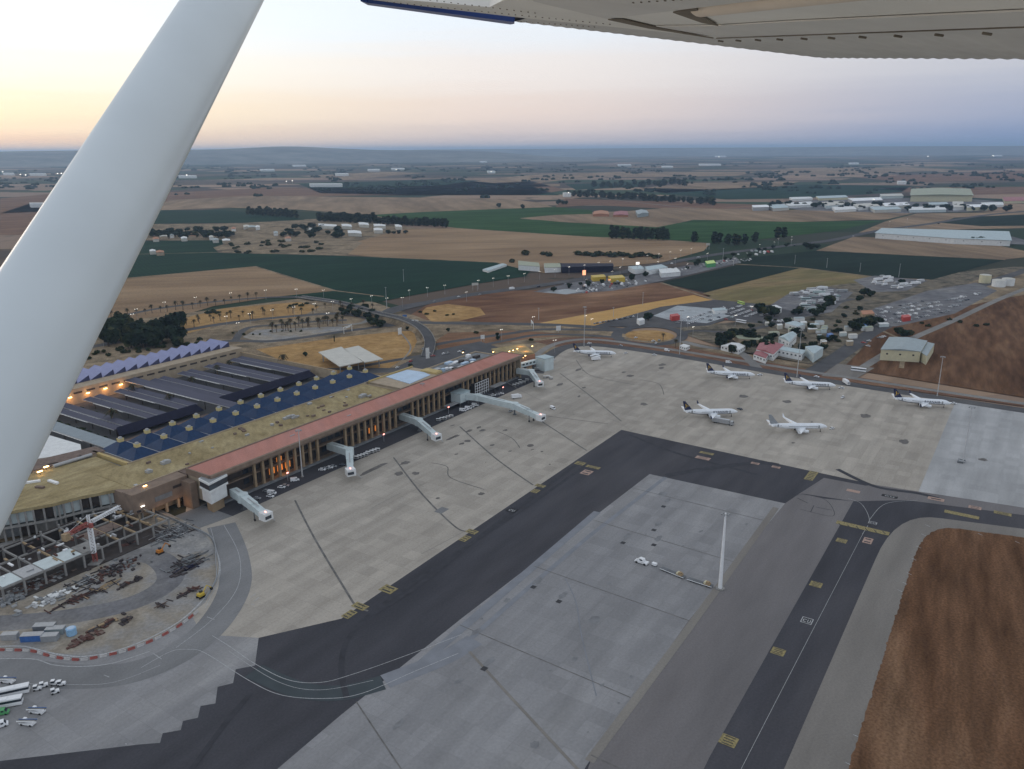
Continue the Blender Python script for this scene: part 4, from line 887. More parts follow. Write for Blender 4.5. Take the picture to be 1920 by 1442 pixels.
jet_bridge('short passenger bridge near the far end of the terminal, beside striped carts', [(300.3, 4), (301.5,-9), (280,-30)])
e = empty('link_block', Lw(217, 1), AX, 'pale teal windowless box block standing before the columns at the longest bridge', 'building')
mb = MB(); mb.box((0, 0, 6.6), (12, 9, 7)); mb.build('wall', MT['bridge'], e); mb = MB(); mb.box((0, 0, 10.3), (12.4, 9.4, .5)); mb.build('roof', MT['roofblue'], e)
for sx_ in (-5, 5): mb = MB(); mb.box((sx_, -3.5, 1.6), (.8, .8, 3.1)); mb.build('leg', MT['bridge_dark'], e)
mb = MB(); mb.box((-12, -1, 3.6), (14, 5, .4)); mb.build('side_canopy', MT['steel'], e)
e = empty('link_block', Lw(334, 4), AX - .25, 'pale blue box tower with a glazed corridor at the far terminal end', 'building')
mb = MB(); mb.box((4, -4, 5.5), (11, 11, 11)); mb.build('tower_block', MT['bridge'], e); mb = MB(); mb.box((4, -4, 11.2), (11.6, 11.6, .5)); mb.build('roof', MT['roofblue'], e)
mb = MB(); mb.box((-15, 2, 7), (27, 4, 3.6)); mb.build('corridor', MT['bridge'], e)
for k in range(6):
    mb = MB(); mb.box((-26 + k*4.2, -.03, 7.4), (2.6, .1, 1.4)); mb.build('window', MT['glass'], e)
for k in range(3): mb = MB(); mb.box((-24 + k*10, 2, 2.6), (.7, 2.4, 5.2)); mb.build('support_column', MT['bridge_dark'], e)
# control cabin at the near corner
P = corners([(372,897),(400,880),(426,889),(391,907)], 18.5); c0 = sum(P, Vector())/4; c0.z = 0; q = [(p.x-c0.x, p.y-c0.y) for p in P]
e = empty('control_cabin', c0, 0, 'white two storey control cabin with a dark window band at the terminal corner', 'tower')
k_ = lambda s: [(x*s, y*s) for x, y in q]
mb = MB(); mb.prism(k_(.86), 6.0, 12.9); mb.build('lower_storey', MT['wall_white'], e); mb = MB(); mb.prism(k_(1.0), 12.9, 14.0); mb.build('band', MT['wall_white'], e)
mb = MB(); mb.prism(k_(.94), 14.0, 17.3); mb.build('window_band', MT['glass'], e)
mb = MB(); mb.prism(k_(1.0), 17.3, 18.5); mb.build('roof', MT['wall_white'], e)
mb = MB(); mb.prism(k_(.9), 18.5, 18.7); mb.build('roof_deck', MT['greypaint'], e)
mb = MB(); mb.prism(k_(.6), 0, 6.0); mb.build('stem', MT['column'], e)
d = Vector(q[3]) - Vector(q[2]); m_ = (Vector(q[3]) + Vector(q[2]))/2 * .83
mb = MB(); mb.box((m_.x, m_.y, 9.8), (4, .3, 1.9), math.atan2(d.y, d.x)); mb.build('window', MT['glass'], e)
m2 = (Vector(q[2]) + Vector(q[1]))/2*.5; mb = MB(); mb.box((m2.x, m2.y, 19.2), (2.2, 2, 1.2)); mb.build('roof_unit', MT['steel'], e)
e = empty('stair_frame', Lw(247, 2.5), AX, 'white open grid frame like a scaffold standing before the columns', 'scaffold')
for k in range(7): mb = MB(); mb.box((-9 + k*3, 0, 5.5), (.35, .35, 11)); mb.build('post', MT['white'], e)
for k in range(5): mb = MB(); mb.box((0, 0, 1.8 + k*2.25), (18.3, .3, .3)); mb.build('rail', MT['white'], e)
mb = MB(); mb.box((0, 2.2, 5.2), (18, 3.4, 10.2)); mb.build('infill', MT['recess'], e)
e = empty('entrance_canopy', Lw(264, -1), AX, 'long flat grey canopy beside the white grid frame', 'canopy')
mb = MB(); mb.box((0, 0, 4.2), (16, 5, .5)); mb.build('roof', MT['steel'], e)
for k in (-7, 0, 7): mb = MB(); mb.box((k, -2, 2), (.4, .4, 4)); mb.build('post', MT['bridge_dark'], e)
# two flat white canopies by the access road
for px, lb in (([(597,660),(640,650),(680,678),(637,687)], 'off white flat canopy beside the access road, the one nearer the blue roofs'), ([(644,654),(672,648),(718,673),(684,679)], 'off white flat canopy beside the access road, the one nearer the flyover')):
    P = corners(px, 8.4); c0 = sum(P, Vector())/4; c0.z = 0; q = [(p.x-c0.x, p.y-c0.y) for p in P]
    e = empty('flat_canopy', c0, 0, lb, 'canopy', 'white canopies by the access road'); mb = MB(); mb.prism(q, 7.7, 8.4); mb.build('roof', MT['flatwhite'], e)
    for x, y in q: mb = MB(); mb.box((x*.8, y*.8, 3.85), (.8, .8, 7.7)); mb.build('post', MT['greypaint'], e)
# ------------------------------------------------------------------ airliners
def airliner(loc, ang, label, plain=False):
    e = empty('airliner', loc, ang, label, 'airliner', 'airliners parked on the apron')
    R_ = 1.98; n = 20
    st = [(-19.7,.12,.12,5.1),(-18.8,.45,.5,5.0),(-16,.95,1.1,4.75),(-12.5,1.5,1.6,4.45),(-9,1.88,1.92,4.2),(-6,R_,R_,4.1),(8,R_,R_,4.1),(13,R_,R_,4.1),(15.5,1.85,1.85,4.02),(17.2,1.52,1.5,3.85),(18.6,1.0,.98,3.66),(19.5,.45,.42,3.55),(19.8,.08,.08,3.52)]
    def ring(x, a, b, zc): return [(x, a*math.cos(2*math.pi*k/n), zc + b*math.sin(2*math.pi*k/n)) for k in range(n)]
    mb = MB(); mb.loft([ring(*s) for s in st], 0, True)
    if not plain:
        for i, f in enumerate(mb.f):
            zc = sum(mb.v[j][2] for j in f) / len(f); xc = sum(mb.v[j][0] for j in f) / len(f)
            if zc < 3.1 + max(0, (-xc - 6)) * .085 and xc < 15: mb.m[i] = 1
    fu_ = mb.build('fuselage', [MT['jet_white'], MT['navy']], e)
    def wing(s, rx, tx, rc, tcw, y0, y1, z0, z1, th, name, mat, par=e):
        m = MB(); rg = []
        for x, ch, y, z_ in ((rx, rc, y0, z0), (tx, tcw, y1, z1)):
            rg.append([(x, s*y, z_), (x - ch*.12, s*y, z_ + th*ch), (x - ch*.45, s*y, z_ + th*ch*1.1), (x - ch, s*y, z_), (x - ch*.45, s*y, z_ - th*ch*.6), (x - ch*.12, s*y, z_ - th*ch*.7)])
        m.loft(rg, 0, True); return m.build(name, mat, par)
    for s in (1, -1):
        wg = wing(s, 5.2, -3.4, 7.4, 1.7, 1.5, 17.0, 3.0, 4.6, .07, 'wing', MT['jet_white'])
        m = MB(); rg = []
        for x, ch, y, z_ in ((-3.5, 1.6, 17.0, 4.62), (-4.7, .6, 17.7, 7.0)): rg.append([(x, s*y, z_), (x - ch*.4, s*y + .09, z_), (x - ch, s*y, z_), (x - ch*.4, s*y - .09, z_)])
        m.loft(rg, 0, False); m.build('winglet', MT['jet_white'] if plain else MT['navy'], wg)
        m = MB(); rg = []
        for x, r, zz in ((5.6, .98, 1.95), (5.2, 1.06, 1.95), (3.6, 1.05, 1.98), (2.0, .85, 2.05), (1.0, .6, 2.1)): rg.append([(x, s*4.9 + r*math.cos(2*math.pi*k/14), zz + r*math.sin(2*math.pi*k/14)) for k in range(14)])
        m.loft(rg, 0, True); en = m.build('engine', MT['jet_white'], e)
        m = MB(); m.tube([(5.66, s*4.9, 1.95), (5.61, s*4.9, 1.95)], .84, 14); m.build('intake', MT['dark'], en)
        m = MB(); m.profile([(4.6, 2.85), (1.8, 2.9), (.6, 3.3), (3.6, 3.4)], s*4.9 - .15, s*4.9 + .15); m.build('pylon', MT['jet_white'], e)
        wing(s, -15.2, -18.2, 4.0, 1.5, .6, 7.1, 5.3, 6.1, .05, 'tailplane', MT['jet_white'])
        m = MB(); m.tube([(-.8, s*2.8 - .3, .56), (-.8, s*2.8 + .3, .56)], .56, 10); m.box((-.8, s*2.8, 1.8), (.25, .25, 2.2)); m.build('main_gear', MT['dark'], e)
        m = MB(); rg = []
        for x in (-12.2, -9, -6, 0, 6, 12.8):
            rr = R_*.984 if x >= -6 else R_*.984 - (-6 - x) * .075; zz = 4.42 + (0 if x >= -6 else (-6 - x)*.07); rg.append([(x, s*(rr+.03), zz-.17), (x, s*(rr-.06), zz-.17), (x, s*(rr-.1), zz+.17), (x, s*(rr-.01), zz+.17)])
        m.loft(rg, 0, False); m.build('window_row', MT['greypaint'], fu_)
        for xx in (13.6, -13.6): m = MB(); m.box((xx, s*(R_*.985 if xx > 0 else 1.36), 4.2 if xx > 0 else 4.7), (.95, .08, 1.9)); m.build('door', MT['greypaint'], fu_)
    fm = MT['greypaint'] if plain else MT['navy']
    m = MB(); prof = [(-11.6, 5.7), (-13.6, 6.3), (-18.6, 12.3), (-20.4, 12.3), (-18.9, 6.2), (-18.2, 5.4)]
    m.loft([[(x, -.18 + .1*(z > 10), z) for x, z in prof], [(x, .18 - .1*(z > 10), z) for x, z in prof]], 0, False); fin = m.build('fin', fm, e)
    if not plain:   # a winged harp in gold on both faces of the fin
        for s in (1, -1):
            m = MB(); y = s * .2
            def strip(pts, w):
                vs = []
                for i, (x, z_) in enumerate(pts):
                    vs += [(x - w/2, y, z_ - w/4), (x + w/2, y, z_ + w/4)]
                m.add(vs, [(2*i, 2*i+1, 2*i+3, 2*i+2) for i in range(len(pts) - 1)])
            strip([(-18.6, 7.2), (-17.9, 8.0), (-17.7, 8.9), (-18.2, 9.7), (-18.0, 10.4)], .55)
            strip([(-18.6, 7.2), (-17.2, 7.4), (-16.4, 7.9)], .4)
            for k in range(3): strip([(-17.6 + k*.15, 9.2 - k*.55), (-16.9 + k*.1, 9.4 - k*.55), (-16.3, 8.9 - k*.4)], .26)
            m.build('emblem', MT['gold_logo'], fin)
    m = MB(); m.tube([(15.4, -.25, .36), (15.4, .25, .36)], .36, 10); m.box((15.4, 0, 1.3), (.2, .2, 1.8)); m.build('nose_gear', MT['dark'], e)
    m = MB()
    for s in (1, -1): m.add([(17.0, s*1.42, 4.45), (18.05, s*.92, 4.25), (17.75, s*.75, 4.65), (16.9, s*1.05, 5.02)], [(0,1,2,3)])
    m.add([(18.05, .9, 4.3), (18.05, -.9, 4.3), (17.6, -.72, 4.78), (17.6, .72, 4.78)], [(0,1,2,3)]); m.build('cockpit_window', MT['glass'], fu_)
    if not plain:
        for s in (1, -1):
            cu = bpy.data.curves.new('lettering', 'FONT'); cu.body = 'RYANAIR'; cu.size = 2.6; cu.space_character = 1.12; cu.offset = .035
            tmp = bpy.data.objects.new('lettering', cu); COL.objects.link(tmp); bpy.context.view_layer.update()
            me = bpy.data.meshes.new_from_object(tmp.evaluated_get(bpy.context.evaluated_depsgraph_get())); bpy.data.objects.remove(tmp)
            xs = [v.co.x for v in me.vertices]; x0, x1 = min(xs), max(xs)
            bm = bmesh.new(); bm.from_mesh(me); bmesh.ops.subdivide_edges(bm, edges=bm.edges[:], cuts=2, use_grid_fill=True)
            for v in bm.verts:
                t = (v.co.x - x0) / (x1 - x0); hh = (v.co.y / 1.9 - .5) * 1.75 + .2; x = (1.6 + t * 10.6) if s < 0 else (12.2 - t * 10.6)
                v.co = (x, s * (math.sqrt(max(.1, R_*R_ - hh*hh)) + .035), 4.1 + hh)
            bm.to_mesh(me); bm.free(); me.materials.clear(); me.materials.append(MT['navy']); me.name = 'lettering'
            o = bpy.data.objects.new('lettering', me); COL.objects.link(o); o.parent = fu_
    return e
def two(p, q, zq=4): a, b = G(*p, zq), G(*q, zq); c_ = (a + b) / 2; c_.z = 0; d = b - a; return c_, math.atan2(d.y, d.x)
for p, q, lb, pl_ in (((1073,660),(1157,662),'white airliner with navy tail beyond the terminal end, nearest the roundabout',0), ((1327,699),(1413,702),'white airliner with navy tail in front of the trees and red roofed building',0),
    ((1469,718),(1568,722),'white airliner with navy tail parked at the end of the side road',0), ((1679,749),(1778,755),'white airliner with navy tail before the red brown field',0),
    ((1285,773),(1379,771),'white airliner with navy tail alone in mid apron beside the dark taxiway corner',0), ((1447,799),(1545,799),'plain white airliner with grey tail and no lettering',1)):
    c_, a_ = two(p, q); airliner(c_, a_, lb, bool(pl_))
# ------------------------------------------------------------------ vehicles
def wheels(mb, xs, y, r=.34, mi=2):
    for x in xs:
        for s in (1, -1): mb.tube([(x, s*y - .12, r), (x, s*y + .12, r)], r, 8, mi)
def car_parts(kind):
    b, g, w = MB(), MB(), MB()
    if kind == 'car':
        b.profile([(-2.1,.32),(2.1,.32),(2.15,.62),(1.95,.82),(1.0,.92),(-1.75,.94),(-2.15,.85)], -.86, .86)
        b.loft([[(.55,-.66,1.4),(-1.15,-.66,1.42),(-1.15,.66,1.42),(.55,.66,1.4)], [(.45,-.6,1.47),(-1.05,-.6,1.49),(-1.05,.6,1.49),(.45,.6,1.47)]], 0, False)
        g.loft([[(1.1,-.8,.9),(-1.75,-.8,.92),(-1.75,.8,.92),(1.1,.8,.9)], [(.55,-.66,1.4),(-1.15,-.66,1.41),(-1.15,.66,1.41),(.55,.66,1.4)]], 0, False)
        wheels(w, (-1.3, 1.3), .8, .33, 0)
    elif kind == 'van':
        b.profile([(-2.5,.35),(2.5,.35),(2.5,.95),(1.9,1.15),(1.3,2.1),(-2.5,2.2)], -.97, .97)
        g.profile([(1.97,1.14),(1.38,2.02),(1.3,2.0),(1.88,1.12)], -.85, .85); g.box((.75, 0, 1.6), (.8, 1.97, .6))
        wheels(w, (-1.6, 1.6), .88, .36, 0)
    elif kind == 'bus':
        b.box((0,0,1.0),(12,2.5,1.3)); b.box((0,0,2.85),(12,2.5,.5)); b.box((-1,0,3.2),(5,1.8,.22))
        g.box((0,0,2.12),(11.9,2.46,.96)); wheels(w, (-3.6, 3.8), 1.1, .5, 0)
    elif kind == 'truck':
        b.box((-1.2,0,2.2),(6.4,2.4,2.6)); b.profile([(2.2,.5),(4.1,.5),(4.1,1.5),(3.8,2.6),(2.2,2.6)], -1.15, 1.15); b.box((.6,0,.75),(7,2.0,.3))
        g.profile([(4.13,1.55),(3.83,2.5),(3.75,2.5),(4.05,1.55)], -1.0, 1.0); wheels(w, (-3, 3.1), 1.02, .5, 0)
    elif kind == 'trailer':
        b.box((-2,0,2.3),(12.5,2.5,2.9)); b.profile([(5,.6),(7.1,.6),(7.1,1.8),(6.8,3.2),(5,3.2)], -1.2, 1.2); b.box((0,0,.9),(12,1.6,.3))
        g.profile([(7.13,1.9),(6.83,3.1),(6.75,3.1),(7.05,1.9)], -1.05, 1.05); wheels(w, (-6, -4.6, 4.6, 6.2), 1.05, .5, 0)
    return b, g, w
VM = {'white': MT['white'], 'silver': pm('silver paint', (.42,.44,.46), .35, .06, 1, .4, .5), 'dark': pm('dark blue paint', (.04,.05,.075), .35, .1, 1, 0, .5), 'black': pm('black paint', (.02,.021,.024), .3, .1, 1, 0, .5),
      'red': MT['redpaint'], 'grey': MT['greypaint'], 'blue': MT['bluepaint'], 'yellow': MT['yellowpaint'], 'green': MT['greenpaint'], 'lime': MT['limepaint'], 'teal': pm('pale teal paint', (.40,.50,.50), .4, .1, 1)}
_vm = {}
NAMES = {'car': 'car', 'van': 'van', 'bus': 'bus', 'truck': 'box_truck', 'trailer': 'articulated_lorry'}
CATS = {'car': 'car', 'van': 'van', 'bus': 'bus', 'truck': 'truck', 'trailer': 'lorry'}
def far_vehicle(kind, colr, loc, ang, label, group):
    k = (kind, colr)
    if k not in _vm:
        b, g, w = car_parts(kind); mb = MB()
        for i, q in enumerate((b, g, w)): mb.add(q.v, q.f, i)
        o = mb.build(NAMES[kind], [VM[colr], MT['glass'], MT['dark']]); _vm[k] = o
    else: o = _vm[k].copy(); COL.objects.link(o)
    o.location = loc; o.rotation_euler = (0, 0, ang); return tag(o, label, CATS[kind], group)
_nv = {}
def near_vehicle(kind, colr, loc, ang, label, group=None):
    k = (kind, colr)
    if k not in _nv:
        e = empty(NAMES[kind], loc, ang, label, CATS[kind], group); b, g, w = car_parts(kind)
        b.build('body', VM[colr], e); g.build('windows' if kind != 'bus' else 'window_band', MT['glass'], e)
        xs = sorted({round(v[0], 1) for v in w.v}); w2 = {}
        # each wheel is its own ring of vertices: 16 + two caps of 8
        per = 32; nw = len(w.v) // per
        for i in range(nw):
            m = MB(); vs = w.v[i*per:(i+1)*per]; m.v = vs; m.f = [[j - i*per for j in f] for f in w.f if i*per <= f[0] < (i+1)*per]; m.m = [0]*len(m.f); m.sm = [False]*len(m.f); m.build('wheel', MT['dark'], e)
        m = MB(); x1 = max(v[0] for v in b.v)
        for s in (1,): m.box((x1 - .02, .6, .7), (.12, .35, .18))
        m.build('headlight', MT['steel'], e); m = MB(); m.box((x1 - .02, -.6, .7), (.12, .35, .18)); m.build('headlight', MT['steel'], e)
        _nv[k] = e; return e
    e = dup(_nv[k], loc, ang, None, label); 
    if group: e['group'] = group
    elif 'group' in e: del e['group']
    return e
near_vehicle.keys = None
def axis2(p, q): return two(p, q, 0)
# along the terminal foot
row = [((372,908),0,'car','white','white car half hidden under the first passenger bridge'),
 ((507,932),-70,'car','white','white car on the stand beside the first passenger bridge'), ((510,926),-70,'van','white','white van parked next to the cars left of the lamp pole'), ((500,922),-70,'car','grey','grey car closest to the terminal beside the first bridge'),
 ((528,915),-60,'car','white','white car, the nearer of two side by side before the columns'), ((535,912),-60,'car','silver','silver car, the farther of two side by side before the columns'),
 ((553,902),-35,'van','white','white van beside the foot of the terminal lamp pole'), ((482,936),-65,'car','silver','silver car beside the drive legs of the first bridge')]
for (x, y), a_, k, cc, lb in row[1:]: near_vehicle(k, cc, G(x, y), AX + math.radians(a_), lb, 'service vehicles at the terminal foot')
for i, (x, y) in enumerate(((604,882),(611,880),(618,878),(625,876),(643,873))): far_vehicle('car', ['white','silver','white','grey','dark'][i], G(x, y), AX - math.radians(60), f'{["white","silver","white","grey","dark blue"][i]} car, {nth(i+1)} in the short row beside the second bridge', 'cars beside the second bridge')
for i, (x, y) in enumerate(((868,771),(873,769),(878,767),(884,764),(891,761))): far_vehicle(['van','car','van','car','van'][i], 'white', G(x, y), AX - math.radians(65), f'white {["van","car","van","car","van"][i]}, {nth(i+1)} in the row under the longest bridge', 'white vehicles under the longest bridge')
for i, (x, y) in enumerate(((918,744),(925,742),(932,741),(940,739))): far_vehicle('car', ['silver','white','silver','white'][i], G(x, y), AX - math.radians(60), f'{["silver","white","silver","white"][i]} car, {nth(i+1)} in the row beyond the longest bridge', 'cars beyond the longest bridge')
near_vehicle('van', 'white', *axis2((1030,764),(1043,770)), 'white van parked by the pinkish cab of the longest bridge')
near_vehicle('truck', 'white', *axis2((962,748),(975,746)), 'white box truck behind the longest bridge near its middle joint')
far_vehicle('car', 'silver', G(958,772), AX, 'silver car under the second span of the longest bridge', None)
# baggage carts
def cart(loc, ang, label, group, mat='steel', load=None):
    e = empty('baggage_cart', loc, ang, label, 'baggage cart', group); mb = MB(); mb.box((0,0,.55),(3.0,1.5,.18)); mb.build('deck', MT[mat], e)
    mb = MB(); mb.box((-1.45,0,1.3),(.08,1.5,1.4)); mb.build('end_panel', MT[mat], e); mb = MB(); mb.box((1.45,0,1.3),(.08,1.5,1.4)); mb.build('end_panel', MT[mat], e)
    mb = MB(); mb.box((0,0,2.0),(3.0,1.5,.1)); mb.build('roof', MT['wall_white'], e)
    for x in (-1.1, 1.1): mb = MB(); mb.tube([(x,-.7,.24),(x,.7,.24)], .24, 8); mb.build('wheel', MT['dark'], e)
    return e
c1 = None
CR = [('beside the second bridge', [(668,861),(674,859),(680,857),(686,855),(690,852),(697,850),(702,848),(708,846)]), ('beside the third bridge', [(822,790),(828,788),(834,787),(840,785),(846,783)]), ('by the short far bridge', [(964,725),(970,723),(976,721),(982,719),(975,716),(988,715)]), ('in the striped line by the white box building', [(1005,694),(1010,694),(1015,694),(1020,694),(1025,693)]), ('in a loose group near the far stand', [(1022,709),(1028,708),(1033,711)])]
for nm, ps in CR:
    for i, (x, y) in enumerate(ps):
        lb = f'{nth(i+1)} baggage cart {nm}'; g_ = 'baggage carts on the apron'
        if c1 is None: c1 = cart(G(x, y), AX - 1.2, lb, g_)
        else: dup(c1, G(x, y), AX - 1.2 + rnd.uniform(-.2, .2), None, lb, g_)
# mid apron convoy: cab, dolly, two low trailers carrying light units
def conv(p, q): return axis2(p, q)
loc, ang = conv((1222,1062), (1186,1050))
e = empty('pushback_tug', G(1203,1056), ang, 'white pushback tug with a rounded cab at the head of the trailer line', 'tug')
mb = MB(); mb.loft([[(-3.2,-1.25,.5),(-3.2,1.25,.5),(3.2,1.2,.5),(3.2,-1.2,.5)], [(-3.2,-1.3,1.3),(-3.2,1.3,1.3),(3.2,1.2,1.0),(3.2,-1.2,1.0)]], 0, False); mb.build('chassis', MT['white'], e)
mb = MB(); mb.loft([[(-1.4,-1.2,1.3),(-1.4,1.2,1.3),(2.9,1.1,1.05),(2.9,-1.1,1.05)], [(-1.2,-1.0,2.6),(-1.2,1.0,2.6),(.9,.95,2.7),(.9,-.95,2.7)]], 0, False); mb.build('cab', MT['white'], e)
mb = MB(); mb.box((-.1,0,2.1),(1.4,2.28,.6)); mb.build('windows', MT['glass'], e)
for x in (-2.1, 2.1):
    for s in (1, -1): mb = MB(); mb.tube([(x, s*1.2-.2, .5), (x, s*1.2+.2, .5)], .5, 10); mb.build('wheel', MT['dark'], e)
e = empty('power_unit', G(1227,1061), ang, 'small white box unit between the tug and the low trailers', 'generator')
mb = MB(); mb.box((0,0,1.0),(2.2,1.5,1.1)); mb.build('housing', MT['white'], e); mb = MB(); mb.box((0,0,.4),(2.6,1.3,.15)); mb.build('chassis', MT['bridge_dark'], e)
for x in (-.8, .8): mb = MB(); mb.tube([(x,-.75,.3),(x,.75,.3)], .3, 8); mb.build('wheel', MT['dark'], e)
for p, q, lb in (((1240,1067),(1284,1085),'low flat trailer with a beige machine at its end, next to the small white unit'), ((1290,1087),(1336,1102),'low flat trailer with a beige machine at its end, beside the apron light mast')):
    loc, ang = axis2(p, q); ln = (G(*p) - G(*q)).length
    e = empty('flat_trailer', loc, ang, lb, 'trailer', 'low trailers in the tug line'); mb = MB(); mb.box((0,0,.7),(ln,2.4,.25)); mb.build('deck', MT['bridge_dark'], e)
    mb = MB(); mb.box((0,-1.26,.78),(ln,.12,.22)); mb.build('side_rail', MT['white'], e)  # white rail stands in for a bright reflection along the trailer side
    mb = MB(); mb.box((ln*.28,0,1.25),(2.8,1.9,.8)); mb.box((ln*.28+.3,0,1.9),(1.2,1.5,.6)); mb.build('machine', MT['timber'], e)
    mb = MB(); mb.tube([(ln*.28-.9,-1.0,1.6),(ln*.28-.9,1.0,1.6)], .5, 12); mb.build('reel', MT['cream'], e)
    for x in (-.35, -.22, .3, .42):
        mb = MB(); mb.tube([(x*ln,-1.1,.38),(x*ln,1.1,.38)], .38, 8); mb.build('wheel', MT['dark'], e)
# apron vehicles round the airliners
for p, q, k, cc, lb in (((1340,792),(1373,798),'trailer','silver','long silver tanker lorry beside the airliner in mid apron'), ((1105,677),(1130,674),'truck','white','white truck beneath the wing of the airliner nearest the roundabout'),
    ((1243,657),(1258,660),'van','white','white van on the perimeter road below the roundabout'), ((1360,681),(1372,681),'van','white','white van behind the airliner near the red roofed building'),
    ((1584,744),(1576,748),'car','white','white car alone on open apron below the side road'), ((1583,718),(1590,722),'truck','white','white truck on the apron edge beside the side road end'), ((1527,707),(1535,708),'car','white','white car on the perimeter road behind the lettered airliner'),
    ((1343,789),(1349,787),'car','white','white car by the wing tip of the airliner in mid apron'), ((1557,806),(1563,803),'car','white','white car at the nose of the plain grey tailed airliner'), ((1170,664),(1176,662),'car','white','white car at the nose of the airliner nearest the roundabout'),
    ((1390,769),(1384,767),'car','dark','dark tractor sized car at the nose of the mid apron airliner'), ((1160,648),(1168,650),'car','silver','silver car on the perimeter road behind the tail of the first airliner'),
    ((1428,704),(1421,704),'car','white','white car at the nose of the airliner before the trees'), ((1581,729),(1574,728),'car','white','white car at the nose of the lettered airliner'), ((1790,758),(1784,757),'car','white','white car at the nose of the airliner before the red brown field'),
    ((1100,645),(1110,644),'car','white','white car on the bend of the perimeter road'), ((1224,666),(1230,667),'car','white','white car on the apron edge below the roundabout'), ((1035,677),(1041,674),'car','white','white car by the corner of the far box building')):
    loc, ang = axis2(p, q); near_vehicle(k, cc, loc, ang, lb)
loc, ang = axis2((1593,694), (1626,698)); near_vehicle('bus', 'white', loc, ang, 'long white bus with black windows beside the red brown field')
near_vehicle('bus', 'lime', *axis2((1379,567),(1400,573)), 'lime green bus at the edge of the far car park')
near_vehicle('bus', 'white', *axis2((1373,602),(1406,608)), 'white bus at the lower edge of the roundabout car park')
# lower corner: service vehicles
loc, ang = axis2((-10,1310),(50,1297)); near_vehicle('bus', 'white', loc, ang, 'big white apron bus cut by the frame edge, the one farther from the green van', 'apron buses in the lower corner')
loc, ang = axis2((-20,1330),(33,1320)); near_vehicle('bus', 'white', loc, ang, 'white apron bus parked beside the green van', 'apron buses in the lower corner')
loc, ang = axis2((-12,1342),(17,1337)); near_vehicle('van', 'green', loc, ang, 'green van parked below the white apron buses')
loc, ang = axis2((-16,1368),(16,1358)); near_vehicle('van', 'white', loc, ang, 'white van at the end of the row below the green van')
def belt_loader(p, q, label):
    loc, ang = axis2(p, q); e = empty('belt_loader', loc, ang, label, 'belt loader', 'belt loaders in the lower corner'); MBx = lambda n, m, *bs: [mb := MB(), [mb.box(*b) for b in bs], mb.build(n, MT[m], e)]
    MBx('chassis', 'white', ((0,0,.7),(5.2,1.9,.55))); MBx('cab', 'white', ((-1.3,.55,1.5),(1.1,.8,1.1)))
    mb = MB(); mb.profile([(-3.4,1.25),(3.9,2.35),(3.9,2.6),(-3.4,1.5)], -.9, .05); mb.build('belt', MT['bridge_dark'], e)
    mb = MB(); mb.profile([(-3.4,1.3),(3.9,2.4),(3.9,2.75),(-3.4,1.65)], .06, .2); mb.build('side_rail', MT['bluepaint'], e); mb = MB(); mb.profile([(-3.4,1.3),(3.9,2.4),(3.9,2.75),(-3.4,1.65)], -1.05, -.91); mb.build('side_rail', MT['white'], e)
    for x in (-1.7, 1.7):
        for s in (1, -1): mb = MB(); mb.tube([(x, s*.9-.15, .4), (x, s*.9+.15, .4)], .4, 8); mb.build('wheel', MT['dark'], e)
belt_loader((46,1333), (95,1340), 'white and blue belt loader below the small tractors, the farther of two'); belt_loader((28,1355), (77,1362), 'white and blue belt loader beside the white vans, the nearer of two'); belt_loader((-8,1276), (38,1283), 'white and blue belt loader above the apron buses by the road')
def tractor(px, ang, label):
    e = empty('baggage_tractor', G(*px), ang, label, 'tractor', 'small white tractors in the lower corner'); mb = MB(); mb.box((.2,0,.7),(2.6,1.3,.6)); mb.box((.9,0,1.1),(1.1,1.2,.4)); mb.build('body', MT['white'], e)
    mb = MB(); mb.box((-.5,0,2.0),(1.3,1.3,.12)); mb.build('roof', MT['white'], e); mb = MB(); mb.box((-.5,0,1.5),(1.1,1.1,.95)); mb.build('cab', MT['glass'], e)
    for x in (-.8, 1.0):
        for s in (1, -1): mb = MB(); mb.tube([(x, s*.65-.12, .38), (x, s*.65+.12, .38)], .38, 8); mb.build('wheel', MT['dark'], e)
for (x, y), a_, lb in (((70,1294),.3,'small white baggage tractor closest to the apron buses'), ((82,1288),.5,'small white baggage tractor in the middle of its group'), ((103,1284),.2,'small white baggage tractor in the far row, the inner one'), ((115,1285),.2,'small white baggage tractor at the outer end of its group'), ((103,1300),.6,'small white baggage tractor closest to the belt loaders')): tractor((x, y), a_, lb)
# ------------------------------------------------------------------ building site: barriers, containers, stacks, machines
bp = cat_rom([G(*p) for p in [(-30,1220),(20,1220),(60,1222),(90,1230),(120,1236),(155,1238),(190,1232),(240,1220),(290,1200),(335,1175),(372,1146)]], 30)
acc = 0; nb_ = 0
for i in range(1, len(bp)):
    acc += (bp[i] - bp[i-1]).length
    if acc > 3.15:
        acc = 0; d = bp[i] - bp[i-1]; nb_ += 1; red = nb_ % 2 == 0
        e = empty('road_barrier', bp[i], math.atan2(d.y, d.x), f'{"red" if red else "white"} plastic barrier, {nth((nb_+1)//2)} {"red" if red else "white"} one along the site road from the vehicle corner', 'barrier', 'red and white barriers round the site')
        mb = MB(); mb.profile([(-.45,0),(.45,0),(.38,.3),(.18,.4),(.14,.95),(-.14,.95),(-.18,.4),(-.38,.3)], -1.3, 1.3)
        o = mb.build('barrier_block', MT['barrier_red'] if red else MT['barrier_white'], e); o.rotation_euler = (0, 0, math.pi/2)
hd = cat_rom([G(*p) for p in [(285,958),(345,985),(398,1012),(405,1060),(405,1090),(385,1125)]], 8)
e = empty('site_fence', hd[0], 0, 'low pale fence line round the building site edge', 'fence')
